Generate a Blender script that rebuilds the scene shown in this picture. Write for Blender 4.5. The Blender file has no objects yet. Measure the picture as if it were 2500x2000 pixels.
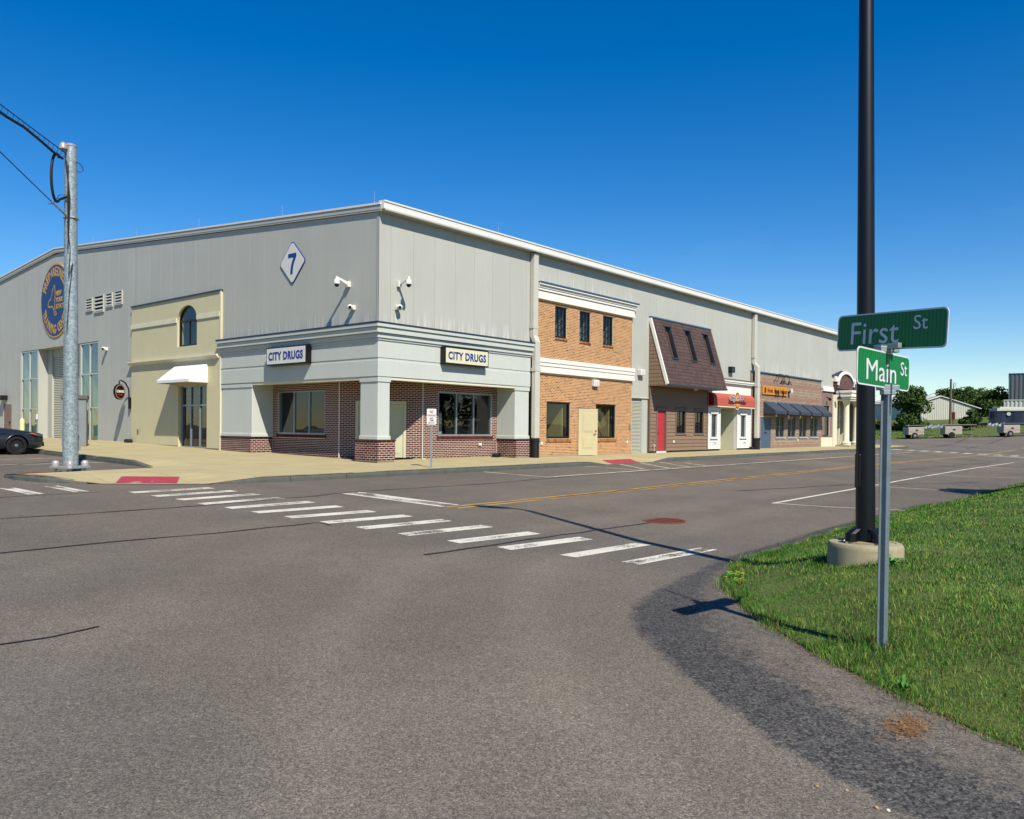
import bpy, bmesh, math, random
import numpy as np
from mathutils import Vector, Matrix
random.seed(7); RNG = np.random.default_rng(7)
R = math.radians
S = bpy.context.scene
COL = S.collection

# ------------------------------------------------------------------ camera
cam_d = bpy.data.cameras.new('camera'); cam = bpy.data.objects.new('camera', cam_d); COL.objects.link(cam)
S.camera = cam
YAW, PITCH, ROLL = R(40.163), R(-0.638), R(0.548)
_f = Vector((math.cos(YAW)*math.cos(PITCH), math.sin(YAW)*math.cos(PITCH), math.sin(PITCH)))
_r = Vector((math.sin(YAW), -math.cos(YAW), 0)); _u = _r.cross(_f)
_rr = _r*math.cos(ROLL)+_u*math.sin(ROLL); _uu = -_r*math.sin(ROLL)+_u*math.cos(ROLL)
CAM = Vector((-17.77, -20.87, 1.21))
cam.matrix_world = Matrix(((_rr.x, _uu.x, -_f.x, CAM.x), (_rr.y, _uu.y, -_f.y, CAM.y), (_rr.z, _uu.z, -_f.z, CAM.z), (0, 0, 0, 1)))
cam_d.sensor_fit = 'HORIZONTAL'; cam_d.sensor_width = 36.0
cam_d.lens = 1979.85/2500*36.0
cam_d.shift_y = 67.4/2500
cam_d.clip_start = 0.1; cam_d.clip_end = 6000
S.render.resolution_x = 1024; S.render.resolution_y = 819

# ------------------------------------------------------------------ sky, sun, exposure
SUN_AZ, SUN_EL = 66.0, 47.5            # azimuth of the light's travel from +X towards +Y, elevation
L = Vector((math.cos(R(SUN_AZ))*math.cos(R(SUN_EL)), math.sin(R(SUN_AZ))*math.cos(R(SUN_EL)), -math.sin(R(SUN_EL))))
W = bpy.data.worlds.new('World'); S.world = W; W.use_nodes = True
nt = W.node_tree; nt.nodes.clear()
out = nt.nodes.new('ShaderNodeOutputWorld'); bg = nt.nodes.new('ShaderNodeBackground')
sky = nt.nodes.new('ShaderNodeTexSky'); sky.sky_type = 'NISHITA'; sky.sun_disc = False
sky.sun_elevation = R(SUN_EL); sky.sun_rotation = math.atan2(-L.x, -L.y)
sky.altitude = 200; sky.air_density = 1.0; sky.dust_density = 0.05; sky.ozone_density = 3.0
hsv = nt.nodes.new('ShaderNodeHueSaturation'); hsv.inputs['Saturation'].default_value = 1.46; hsv.inputs['Value'].default_value = 1.0
hsv.inputs['Hue'].default_value = 0.507
# faint high cirrus
tc = nt.nodes.new('ShaderNodeTexCoord'); mp = nt.nodes.new('ShaderNodeMapping'); mp.inputs['Scale'].default_value = (1.2, 1.2, 7.0)
nz = nt.nodes.new('ShaderNodeTexNoise'); nz.inputs['Scale'].default_value = 2.3; nz.inputs['Detail'].default_value = 7; nz.inputs['Roughness'].default_value = .62
rp = nt.nodes.new('ShaderNodeValToRGB'); rp.color_ramp.elements[0].position = .56; rp.color_ramp.elements[1].position = .9
rp.color_ramp.elements[0].color = (0, 0, 0, 1); rp.color_ramp.elements[1].color = (.10, .10, .10, 1)
mx = nt.nodes.new('ShaderNodeMix'); mx.data_type = 'RGBA'; mx.inputs['B'].default_value = (6.5, 7.6, 8.6, 1)
nt.links.new(tc.outputs['Generated'], mp.inputs['Vector']); nt.links.new(mp.outputs['Vector'], nz.inputs['Vector'])
nt.links.new(nz.outputs['Fac'], rp.inputs['Fac'])
sxyz = nt.nodes.new('ShaderNodeSeparateXYZ'); lowm = nt.nodes.new('ShaderNodeMapRange'); lowm.inputs[1].default_value = .30; lowm.inputs[2].default_value = .12
cm = nt.nodes.new('ShaderNodeMath'); cm.operation = 'MULTIPLY'; nt.links.new(tc.outputs['Generated'], sxyz.inputs[0]); nt.links.new(sxyz.outputs[2], lowm.inputs[0])
nt.links.new(rp.outputs['Color'], cm.inputs[0]); nt.links.new(lowm.outputs[0], cm.inputs[1]); nt.links.new(cm.outputs[0], mx.inputs['Factor'])
nt.links.new(sky.outputs['Color'], hsv.inputs['Color']); nt.links.new(hsv.outputs['Color'], mx.inputs['A'])
nt.links.new(mx.outputs['Result'], bg.inputs['Color']); bg.inputs['Strength'].default_value = 0.098
nt.links.new(bg.outputs['Background'], out.inputs['Surface'])
sun_d = bpy.data.lights.new('sun', 'SUN'); sun_d.energy = 5.0; sun_d.angle = R(0.53); sun_d.color = (1.0, 0.925, 0.80)
sun = bpy.data.objects.new('sun', sun_d); COL.objects.link(sun)
sun.rotation_euler = L.to_track_quat('-Z', 'Y').to_euler(); sun.location = (-10, -30, 40)
vs = S.view_settings; vs.view_transform = 'Standard'; vs.look = 'None'; vs.exposure = 0.44; vs.gamma = 1.0
try: vs.use_curve_mapping = False
except Exception: pass
S.render.engine = 'CYCLES'; S.cycles.max_bounces = 8; S.cycles.diffuse_bounces = 2; S.cycles.transparent_max_bounces = 12
S.cycles.caustics_reflective = False; S.cycles.caustics_refractive = False

# ------------------------------------------------------------------ materials
def lin(h):
    h = h.lstrip('#'); o = []
    for i in (0, 2, 4):
        c = int(h[i:i+2], 16)/255; o.append(c/12.92 if c <= .04045 else ((c+.055)/1.055)**2.4)
    return tuple(o)
MATS = {}
ALB = .77                                               # reflectance scale that goes with the exposure above
def mat(name, col, rough=.7, metal=0., var=.10, vscale=3., fine=0., fscale=60., bump=0., bscale=80., tint=0., spec=.4, coat=0., streak=0., hue=None, tint2=None):
    """var: large soft variation, fine: small speckle, tint: per-piece variation, streak: vertical run marks"""
    m = bpy.data.materials.new(name); m.use_nodes = True; MATS[name] = m
    n = m.node_tree.nodes; l = m.node_tree.links; b = n['Principled BSDF']
    if isinstance(col, str): col = lin(col)
    col = tuple(c*ALB for c in col)
    b.inputs['Roughness'].default_value = rough; b.inputs['Metallic'].default_value = metal
    b.inputs['Specular IOR Level'].default_value = spec
    if coat: b.inputs['Coat Weight'].default_value = coat; b.inputs['Coat Roughness'].default_value = .05
    g = n.new('ShaderNodeNewGeometry')
    cur = None
    def noise(scale, detail=4, vec=None, rough_=.55):
        t = n.new('ShaderNodeTexNoise'); t.inputs['Scale'].default_value = scale; t.inputs['Detail'].default_value = detail; t.inputs['Roughness'].default_value = rough_
        l.new(vec or g.outputs['Position'], t.inputs['Vector']); return t.outputs['Fac']
    def ramp(fac, lo, hi, p0=.3, p1=.7):
        r = n.new('ShaderNodeMapRange'); r.inputs['From Min'].default_value = p0; r.inputs['From Max'].default_value = p1
        r.inputs['To Min'].default_value = lo; r.inputs['To Max'].default_value = hi; l.new(fac, r.inputs['Value']); return r.outputs['Result']
    def mul(a, b_):
        if a is None: return b_
        q = n.new('ShaderNodeMath'); q.operation = 'MULTIPLY'; l.new(a, q.inputs[0]); l.new(b_, q.inputs[1]); return q.outputs[0]
    base = n.new('ShaderNodeRGB'); base.outputs[0].default_value = (*col, 1); colout = base.outputs[0]
    if tint:
        at = n.new('ShaderNodeAttribute'); at.attribute_name = 'tint'; oi = n.new('ShaderNodeObjectInfo')
        ad = n.new('ShaderNodeMath'); ad.operation = 'ADD'; l.new(at.outputs['Fac'], ad.inputs[0]); l.new(oi.outputs['Random'], ad.inputs[1])
        fr = n.new('ShaderNodeMath'); fr.operation = 'FRACT'; l.new(ad.outputs[0], fr.inputs[0])
        if tint2:
            cr = n.new('ShaderNodeValToRGB'); els = cr.color_ramp.elements
            while len(els) < len(tint2): els.new(.5)
            for e, (p, c) in zip(els, tint2): e.position = p; e.color = (*[q*ALB for q in lin(c)], 1)
            l.new(fr.outputs[0], cr.inputs['Fac']); colout = cr.outputs['Color']
        f2 = n.new('ShaderNodeMath'); f2.operation = 'MULTIPLY'; f2.inputs[1].default_value = 7.31; l.new(fr.outputs[0], f2.inputs[0])
        f3 = n.new('ShaderNodeMath'); f3.operation = 'FRACT'; l.new(f2.outputs[0], f3.inputs[0])
        cur = mul(cur, ramp(f3.outputs[0], 1-tint, 1+tint, 0, 1))
    if var: cur = mul(cur, ramp(noise(vscale), 1-var, 1+var))
    if fine: cur = mul(cur, ramp(noise(fscale, 2), 1-fine, 1+fine, .25, .75))
    if streak:
        mpn = n.new('ShaderNodeMapping'); mpn.inputs['Scale'].default_value = (5, 5, .22); l.new(g.outputs['Position'], mpn.inputs['Vector'])
        cur = mul(cur, ramp(noise(1.6, 6, mpn.outputs['Vector'], .65), 1-streak, 1+streak*.6, .35, .7))
    if cur is not None:
        v = n.new('ShaderNodeVectorMath'); v.operation = 'SCALE'; l.new(colout, v.inputs[0]); l.new(cur, v.inputs['Scale']); colout = v.outputs['Vector']
    l.new(colout, b.inputs['Base Color'])
    if bump:
        bp = n.new('ShaderNodeBump'); bp.inputs['Strength'].default_value = bump; bp.inputs['Distance'].default_value = .01
        l.new(noise(bscale, 3), bp.inputs['Height']); l.new(bp.outputs['Normal'], b.inputs['Normal'])
    return m

def glass(name, tint=(.75, .8, .8), boost=0.):
    m = bpy.data.materials.new(name); m.use_nodes = True; MATS[name] = m
    n = m.node_tree.nodes; l = m.node_tree.links; n.clear()
    o = n.new('ShaderNodeOutputMaterial'); t = n.new('ShaderNodeBsdfTransparent'); t.inputs['Color'].default_value = (*tint, 1)
    gl = n.new('ShaderNodeBsdfGlossy'); gl.inputs['Roughness'].default_value = .015; gl.inputs['Color'].default_value = (.95, .97, 1, 1)
    g = n.new('ShaderNodeNewGeometry'); dt = n.new('ShaderNodeVectorMath'); dt.operation = 'DOT_PRODUCT'; l.new(g.outputs['Normal'], dt.inputs[0]); l.new(g.outputs['Incoming'], dt.inputs[1])
    def mt(op, a_, b_=None):
        q = n.new('ShaderNodeMath'); q.operation = op
        for i, s_ in enumerate((a_, b_)):
            if s_ is None: continue
            if isinstance(s_, (int, float)): q.inputs[i].default_value = s_
            else: l.new(s_, q.inputs[i])
        return q.outputs[0]
    sch = mt('POWER', mt('SUBTRACT', 1., mt('ABSOLUTE', dt.outputs['Value'])), 5.)      # Schlick reflectance of both faces of a pane
    fac = mt('ADD', mt('MULTIPLY', sch, .9), .07+boost)
    nz_ = n.new('ShaderNodeTexNoise'); nz_.inputs['Scale'].default_value = .7; l.new(g.outputs['Position'], nz_.inputs['Vector'])
    bp = n.new('ShaderNodeBump'); bp.inputs['Strength'].default_value = .03; bp.inputs['Distance'].default_value = .2; l.new(nz_.outputs['Fac'], bp.inputs['Height']); l.new(bp.outputs['Normal'], gl.inputs['Normal'])
    mx_ = n.new('ShaderNodeMixShader'); l.new(fac, mx_.inputs['Fac']); l.new(t.outputs[0], mx_.inputs[1]); l.new(gl.outputs[0], mx_.inputs[2])
    l.new(mx_.outputs[0], o.inputs['Surface']); return m

mat('panel', '#c0c1b6', .55, var=.035, vscale=.5, streak=.022, bump=.04, bscale=25, tint=.02)
mat('trim_white', '#efeeea', .5, var=.03)
mat('gutter', '#eceae2', .45, var=.03)
mat('downpipe', '#cfcdc0', .5, var=.04)
mat('stucco_blue', '#cdd3cb', .9, var=.03, vscale=1, fine=.05, bump=.35, bscale=160, streak=.025)
mat('stucco_cream', '#dcd4ac', .9, var=.035, vscale=.8, fine=.06, bump=.4, bscale=150, streak=.03)
mat('cream_light', '#e6e2c8', .85, var=.05, vscale=2, fine=.04, bump=.2, bscale=120)
mat('cornice_white', '#f4f1e6', .7, var=.03)
mat('cap_metal', '#46545e', .45, metal=.5, var=.08)
mat('blue_cap', '#4f6f8c', .4, metal=.3, var=.05)
mat('brick_red', '#7d3a31', .85, var=.06, vscale=6, fine=.12, fscale=90, tint=.12, bump=.25, bscale=120, tint2=[(0, '#381512'), (.3, '#5c221c'), (.7, '#6c2b22'), (1, '#441a16')])
mat('mortar_pink', '#e6d4c4', .95, var=.06, fine=.08, bump=.3, bscale=150)
mat('brick_tan', '#c98d5e', .85, var=.06, vscale=5, fine=.12, fscale=90, tint=.12, bump=.25, bscale=120, tint2=[(0, '#a66536'), (.3, '#b67540'), (.6, '#c4884b'), (.88, '#ab6a38'), (.95, '#8c5230'), (1, '#74452c')])
mat('mortar_tan', '#ecdab0', .95, var=.05, fine=.08)
mat('block', '#9a8470', .9, var=.06, fine=.14, fscale=70, tint=.12, bump=.35, bscale=90)
mat('block_red', '#8c5f50', .9, var=.06, fine=.12, tint=.12)
mat('mortar_grey', '#cdbfa8', .95, var=.05, fine=.08)
mat('siding_brown', '#8d7560', .75, var=.05, vscale=2, fine=.05, tint=.05, bump=.1, bscale=40)
mat('trim_brown', '#7d6a5a', .7, var=.05)
mat('siding_white', '#ecece8', .65, var=.03, tint=.02)
mat('siding_green', '#d5d6b8', .7, var=.03, tint=.02)
mat('shingle', '#554340', .95, var=.08, vscale=4, fine=.2, fscale=120, tint=.16, bump=.4, bscale=150)
mat('red_door', '#b9343f', .5, var=.04)
mat('blue_door', '#4c6378', .5, var=.05)
mat('beige_door', '#cfc49a', .5, var=.03)
mat('pale_door', '#d8d6b4', .5, var=.03)
mat('alu', '#a9b3b6', .4, metal=.6, var=.04)
mat('alu_white', '#cfd3cf', .45, metal=.2, var=.03)
mat('black_frame', '#14191e', .45, var=.1)
mat('black', '#0c0d10', .5, var=.1)
mat('black_plastic', '#15161a', .55, var=.15, fine=.1)
mat('awning_navy', '#3a4554', .8, var=.1, vscale=2, fine=.05)
mat('awning_red', '#bb5c4a', .85, var=.06, vscale=6, fine=.08, bump=.15, bscale=90)
mat('awning_red_dark', '#7e1418', .85, var=.06)
mat('awning_white', '#f6f6f2', .8, var=.02)
mat('roller', '#d6d6c4', .5, var=.03)
mat('orange', '#d9932c', .6, var=.05)
mat('maroon', '#6a1713', .6, var=.05)
mat('navy_paint', '#12378f', .5, var=.03)
mat('seal_blue', '#07407c', .5, var=.05)
mat('gold', '#d9a63a', .5, var=.04)
mat('sign_cream', '#e6e2bc', .55, var=.02)
mat('sign_white', '#e6e6de', .55, var=.02)
mat('black_sign', '#0b0c10', .4, var=.05)
mat('sign_black_face', '#0d0a0b', .4, var=.05)
mat('pink_ring', '#c98a7c', .5)
mat('red_text', '#c8241c', .5)
mat('white_plastic', '#eceae2', .45, var=.02)
mat('white_reflective', '#e4e6ea', .4, var=.03)
mat('dark_lens', '#15110f', .12, var=0)
mat('galv', '#9fadb0', .5, metal=.35, var=.05, vscale=3, fine=.0, bump=.05, bscale=40)
mat('galv_post', '#77868c', .6, metal=.35, var=.10, vscale=6, fine=.12, fscale=60)
mat('galv_light', '#aab4b6', .5, metal=.5, var=.08, vscale=8)
mat('alu_cover', '#bdb2b0', .4, metal=.3, var=.05)
mat('pole_black', '#0a0b10', .42, var=.1, vscale=3, fine=.05, fscale=40)
mat('concrete', '#a89e80', .9, var=.1, vscale=2.5, fine=.10, fscale=60, bump=.3, bscale=90, streak=.12)
mat('granite', '#5c5f57', .9, var=.16, vscale=4, fine=.28, fscale=55, tint=.08, bump=.6, bscale=45)
mat('tactile', '#a83c4a', .75, var=.06, vscale=5, fine=.05)
mat('paint_white', '#dcd9c8', .8, var=.06, vscale=3, fine=.12, fscale=35)
mat('paint_yellow', '#bd9650', .8, var=.10, vscale=3, fine=.18, fscale=35)
mat('seal_tar', '#2b2724', .6, var=.12)
mat('iron_rust', '#7a3d2c', .85, var=.15, vscale=12, fine=.2)
mat('cable', '#101218', .6)
mat('rust_wire', '#8a4a22', .8)
mat('car_paint', '#272b35', .32, var=.04, coat=.7, metal=.35)
mat('car_black', '#0f1013', .6)
mat('tyre', '#101114', .8, var=.1)
mat('chrome', '#b8bcc0', .25, metal=.9)
mat('amber', '#b8411a', .2, coat=.5)
mat('headlight', '#5d6670', .1, coat=.8, metal=.3)
mat('bollard_yellow', '#e6e0a8', .6, var=.05)
mat('cabinet_grey', '#8f9698', .5, metal=.3, var=.08, vscale=3, streak=.05)
mat('cabinet_dark', '#63605e', .55, var=.1)
mat('brown_metal', '#8a7062', .6, var=.06)
mat('sign_green', '#0f8040', .5, var=.0)
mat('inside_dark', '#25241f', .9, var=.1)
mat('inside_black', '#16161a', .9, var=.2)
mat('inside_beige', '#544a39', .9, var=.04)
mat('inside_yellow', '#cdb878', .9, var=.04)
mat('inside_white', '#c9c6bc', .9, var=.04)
mat('lumber', '#c6a468', .8, var=.1)
mat('plastic_white', '#dcdcd4', .5)
mat('trailer_white', '#ada798', .5, var=.06)
mat('container_navy', '#27364a', .6, var=.1)
mat('container_white', '#c8ccbe', .6, var=.06)
mat('dark_grey_metal', '#5a6068', .6, var=.06)
mat('shed_metal', '#c8cabc', .5, var=.05, streak=.05)
mat('shed_roof', '#d8d6d0', .5, var=.05)
mat('wood_pole', '#6f6456', .9, var=.1)
mat('bark', '#3c3128', .95, var=.2)
mat('rust_red', '#6e2b22', .8, var=.1)
mat('leaf', '#4f6b2c', .8, var=.12, vscale=.6, tint=.45, spec=.2, tint2=[(0, '#2c4419'), (.5, '#415c25'), (1, '#5a7233')])
mat('leaf_dry', '#6f6a3a', .85, var=.2, vscale=.8, tint=.4, spec=.2, tint2=[(0, '#4d5a2a'), (.5, '#75703f'), (1, '#8d7a4c')])
mat('grass_blade', '#4f7a2a', .7, var=.20, vscale=.8, tint=.30, spec=.25, tint2=[(0, '#2c561a'), (.35, '#447a24'), (.72, '#5f9230'), (.92, '#8d9a48'), (1, '#a99a5c')])
mat('lawn_ground', '#566428', .95, var=.35, vscale=2, fine=.35, fscale=45, bump=.8, bscale=45)
mat('weed_leaf', '#4b8a2a', .6, var=.15, tint=.3, spec=.3)
mat('flower_yellow', '#e0c020', .6)
mat('flower_red', '#b83048', .6)
mat('straw', '#94704a', .9, var=.2, tint=.4)
mat('stone_tan', '#a88f6c', .9, var=.2)
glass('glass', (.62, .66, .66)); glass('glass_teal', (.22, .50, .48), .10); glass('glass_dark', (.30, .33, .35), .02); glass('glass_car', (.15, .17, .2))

# concrete pavement with broom finish and scored joints
def pavement_mat():
    m = mat('pavement', '#b8ab80', .92, var=.09, vscale=.8, fine=.07, fscale=50, bump=.25, bscale=70)
    n = m.node_tree.nodes; l = m.node_tree.links; b = n['Principled BSDF']
    src = b.inputs['Base Color'].links[0].from_socket
    g = n.new('ShaderNodeNewGeometry'); mp_ = n.new('ShaderNodeMapping'); mp_.inputs['Scale'].default_value = (.5, 9, 1); mp_.inputs['Rotation'].default_value = (0, 0, R(50))
    l.new(g.outputs['Position'], mp_.inputs['Vector'])
    t = n.new('ShaderNodeTexNoise'); t.inputs['Scale'].default_value = 1.7; t.inputs['Detail'].default_value = 5; l.new(mp_.outputs['Vector'], t.inputs['Vector'])
    r_ = n.new('ShaderNodeMapRange'); r_.inputs['From Min'].default_value = .3; r_.inputs['From Max'].default_value = .7; r_.inputs['To Min'].default_value = .9; r_.inputs['To Max'].default_value = 1.07; l.new(t.outputs['Fac'], r_.inputs['Value'])
    sp = n.new('ShaderNodeSeparateXYZ'); l.new(g.outputs['Position'], sp.inputs[0])
    last = r_.outputs['Result']
    for ax in (0, 1):
        a_ = n.new('ShaderNodeMath'); a_.operation = 'PINGPONG'; a_.inputs[1].default_value = .775; l.new(sp.outputs[ax], a_.inputs[0])
        c_ = n.new('ShaderNodeMath'); c_.operation = 'LESS_THAN'; c_.inputs[1].default_value = .014; l.new(a_.outputs[0], c_.inputs[0])
        s_ = n.new('ShaderNodeMath'); s_.operation = 'MULTIPLY_ADD'; s_.inputs[1].default_value = -.30; s_.inputs[2].default_value = 1; l.new(c_.outputs[0], s_.inputs[0])
        q = n.new('ShaderNodeMath'); q.operation = 'MULTIPLY'; l.new(last, q.inputs[0]); l.new(s_.outputs[0], q.inputs[1]); last = q.outputs[0]
    v = n.new('ShaderNodeVectorMath'); v.operation = 'SCALE'; l.new(src, v.inputs[0]); l.new(last, v.inputs['Scale']); l.new(v.outputs['Vector'], b.inputs['Base Color'])
pavement_mat()
def splash_marks():
    m = MATS['panel']; n = m.node_tree.nodes; l = m.node_tree.links; b = n['Principled BSDF']; src = b.inputs['Base Color'].links[0].from_socket
    g = n.new('ShaderNodeNewGeometry'); sp = n.new('ShaderNodeSeparateXYZ'); l.new(g.outputs['Position'], sp.inputs[0])
    def mt(op, a_, b_):
        q = n.new('ShaderNodeMath'); q.operation = op
        for i, s_ in enumerate((a_, b_)):
            if isinstance(s_, (int, float)): q.inputs[i].default_value = s_
            else: l.new(s_, q.inputs[i])
        return q.outputs[0]
    def band(s_, lo, hi, soft):
        r1 = n.new('ShaderNodeMapRange'); r1.inputs[1].default_value = lo; r1.inputs[2].default_value = lo+.01; l.new(s_, r1.inputs[0])
        r2 = n.new('ShaderNodeMapRange'); r2.inputs[1].default_value = hi; r2.inputs[2].default_value = hi-soft; l.new(s_, r2.inputs[0]); return mt('MULTIPLY', r1.outputs[0], r2.outputs[0])
    mp_ = n.new('ShaderNodeMapping'); mp_.inputs['Rotation'].default_value = (R(24), R(14), 0); mp_.inputs['Scale'].default_value = (9, 9, .55); l.new(g.outputs['Position'], mp_.inputs['Vector'])
    t = n.new('ShaderNodeTexNoise'); t.inputs['Scale'].default_value = 1.; t.inputs['Detail'].default_value = 4; l.new(mp_.outputs['Vector'], t.inputs['Vector'])
    tot = None
    for xr, yr, zr, so in (((-.5, 8.3), (-.5, 9.9), (4.6, 5.35), .6), ((8.3, 16.1), (-1, 1), (7.1, 7.85), .6), ((29.6, 42), (-1, 1), (4.7, 5.9), 1.0)):
        q = mt('MULTIPLY', mt('MULTIPLY', band(sp.outputs[0], *xr, .01), band(sp.outputs[1], *yr, .01)), band(sp.outputs[2], *zr, so)); tot = q if tot is None else mt('ADD', tot, q)
    r3 = n.new('ShaderNodeMapRange'); r3.inputs[1].default_value = .47; r3.inputs[2].default_value = .66; r3.inputs[4].default_value = .42; l.new(t.outputs['Fac'], r3.inputs[0])
    mx_ = n.new('ShaderNodeMix'); mx_.data_type = 'RGBA'; mx_.inputs['B'].default_value = (.78, .74, .66, 1); l.new(mt('MULTIPLY', tot, r3.outputs[0]), mx_.inputs['Factor']); l.new(src, mx_.inputs['A']); l.new(mx_.outputs['Result'], b.inputs['Base Color'])
splash_marks()

def asphalt_mat():
    m = bpy.data.materials.new('asphalt'); m.use_nodes = True; MATS['asphalt'] = m
    n = m.node_tree.nodes; l = m.node_tree.links; b = n['Principled BSDF']; b.inputs['Roughness'].default_value = .92; b.inputs['Specular IOR Level'].default_value = .25
    g = n.new('ShaderNodeNewGeometry'); P = g.outputs['Position']
    def noise(s, d=3, r=.55, vec=None):
        t = n.new('ShaderNodeTexNoise'); t.inputs['Scale'].default_value = s; t.inputs['Detail'].default_value = d; t.inputs['Roughness'].default_value = r; l.new(vec or P, t.inputs['Vector']); return t.outputs['Fac']
    def mr(f_, a0, a1, b0, b1):
        r_ = n.new('ShaderNodeMapRange'); r_.inputs[1].default_value = a0; r_.inputs[2].default_value = a1; r_.inputs[3].default_value = b0; r_.inputs[4].default_value = b1; l.new(f_, r_.inputs[0]); return r_.outputs[0]
    def math_(op, a_, c_):
        q = n.new('ShaderNodeMath'); q.operation = op
        for i, s in enumerate((a_, c_)):
            if isinstance(s, (int, float)): q.inputs[i].default_value = s
            else: l.new(s, q.inputs[i])
        return q.outputs[0]
    v1 = n.new('ShaderNodeTexVoronoi'); v1.inputs['Scale'].default_value = 165; l.new(P, v1.inputs['Vector'])
    v2 = n.new('ShaderNodeTexVoronoi'); v2.inputs['Scale'].default_value = 82; l.new(P, v2.inputs['Vector'])
    sc = n.new('ShaderNodeSeparateColor'); l.new(v1.outputs['Color'], sc.inputs[0]); sc2 = n.new('ShaderNodeSeparateColor'); l.new(v2.outputs['Color'], sc2.inputs[0])
    agg = mr(sc.outputs[0], 0, 1, .55, 1.5); agg2 = mr(sc2.outputs[1], 0, 1, .68, 1.34)
    chips = mr(sc2.outputs[2], .94, 1, 1, 1.45)
    big = mr(noise(.35, 5), .3, .7, .87, 1.10); mid = mr(noise(2.2, 4), .3, .7, .95, 1.05)
    at = n.new('ShaderNodeAttribute'); at.attribute_name = 'wear'
    brk = mr(noise(9, 7, .75), .3, .7, -.24, .24); w = math_('ADD', at.outputs['Fac'], brk); w = mr(w, .34, .70, 0, 1)
    w = math_('MULTIPLY', w, mr(at.outputs['Fac'], .02, .2, 0, 1))
    k = math_('MULTIPLY', math_('MULTIPLY', agg, agg2), math_('MULTIPLY', big, mid)); k = math_('MULTIPLY', k, chips)
    v3 = n.new('ShaderNodeTexVoronoi'); v3.inputs['Scale'].default_value = 62; l.new(P, v3.inputs['Vector']); sc3 = n.new('ShaderNodeSeparateColor'); l.new(v3.outputs['Color'], sc3.inputs[0])
    crs = mr(sc3.outputs[0], 0, 1, .35, 1.75); cx_ = n.new('ShaderNodeMix'); cx_.data_type = 'FLOAT'; l.new(w, cx_.inputs[0]); cx_.inputs[2].default_value = 1.; l.new(crs, cx_.inputs[3]); k = math_('MULTIPLY', k, cx_.outputs[0])
    tr_ = n.new('ShaderNodeAttribute'); tr_.attribute_name = 'track'; k = math_('MULTIPLY', k, mr(tr_.outputs['Fac'], 0, 1, 1, 1.15))
    c1 = n.new('ShaderNodeRGB'); c1.outputs[0].default_value = (.158, .133, .103, 1)
    c2 = n.new('ShaderNodeRGB'); c2.outputs[0].default_value = (.060, .057, .054, 1)
    c3 = n.new('ShaderNodeRGB'); c3.outputs[0].default_value = (.126, .112, .094, 1)
    mxa = n.new('ShaderNodeMix'); mxa.data_type = 'RGBA'; l.new(mr(noise(.16, 3), .40, .62, 0, 1), mxa.inputs['Factor']); l.new(c1.outputs[0], mxa.inputs['A']); l.new(c3.outputs[0], mxa.inputs['B'])
    mxb = n.new('ShaderNodeMix'); mxb.data_type = 'RGBA'; l.new(w, mxb.inputs['Factor']); l.new(mxa.outputs['Result'], mxb.inputs['A']); l.new(c2.outputs[0], mxb.inputs['B'])
    v = n.new('ShaderNodeVectorMath'); v.operation = 'SCALE'; l.new(mxb.outputs['Result'], v.inputs[0]); l.new(k, v.inputs['Scale']); l.new(v.outputs['Vector'], b.inputs['Base Color'])
    bp = n.new('ShaderNodeBump'); bp.inputs['Strength'].default_value = .8; bp.inputs['Distance'].default_value = .006
    l.new(math_('ADD', sc.outputs[0], math_('MULTIPLY', sc2.outputs[1], 1.2)), bp.inputs['Height']); l.new(bp.outputs['Normal'], b.inputs['Normal'])
asphalt_mat()

def worn_paint():                                        # tyre-worn paint: asphalt shows through in specks
    for nm in ('paint_white', 'paint_yellow'):
        m = MATS[nm]; n = m.node_tree.nodes; l = m.node_tree.links; o = n['Material Output']; b = n['Principled BSDF']
        t = n.new('ShaderNodeBsdfTransparent'); mx_ = n.new('ShaderNodeMixShader')
        g = n.new('ShaderNodeNewGeometry'); a1 = n.new('ShaderNodeTexNoise'); a1.inputs['Scale'].default_value = 42; a1.inputs['Detail'].default_value = 3; l.new(g.outputs['Position'], a1.inputs['Vector'])
        a2 = n.new('ShaderNodeTexNoise'); a2.inputs['Scale'].default_value = 1.6; a2.inputs['Detail'].default_value = 3; l.new(g.outputs['Position'], a2.inputs['Vector'])
        ad = n.new('ShaderNodeMath'); ad.operation = 'MULTIPLY_ADD'; ad.inputs[1].default_value = .9; l.new(a2.outputs['Fac'], ad.inputs[0]); l.new(a1.outputs['Fac'], ad.inputs[2])
        at = n.new('ShaderNodeAttribute'); at.attribute_name = 'wear'; ad2 = n.new('ShaderNodeMath'); ad2.operation = 'MULTIPLY_ADD'; ad2.inputs[1].default_value = .26; l.new(at.outputs['Fac'], ad2.inputs[0]); l.new(ad.outputs[0], ad2.inputs[2])
        r_ = n.new('ShaderNodeMapRange'); r_.inputs[1].default_value = 1.13; r_.inputs[2].default_value = 1.2; l.new(ad2.outputs[0], r_.inputs[0])
        l.new(r_.outputs[0], mx_.inputs['Fac']); l.new(b.outputs[0], mx_.inputs[1]); l.new(t.outputs[0], mx_.inputs[2]); l.new(mx_.outputs[0], o.inputs['Surface'])
worn_paint()

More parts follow.
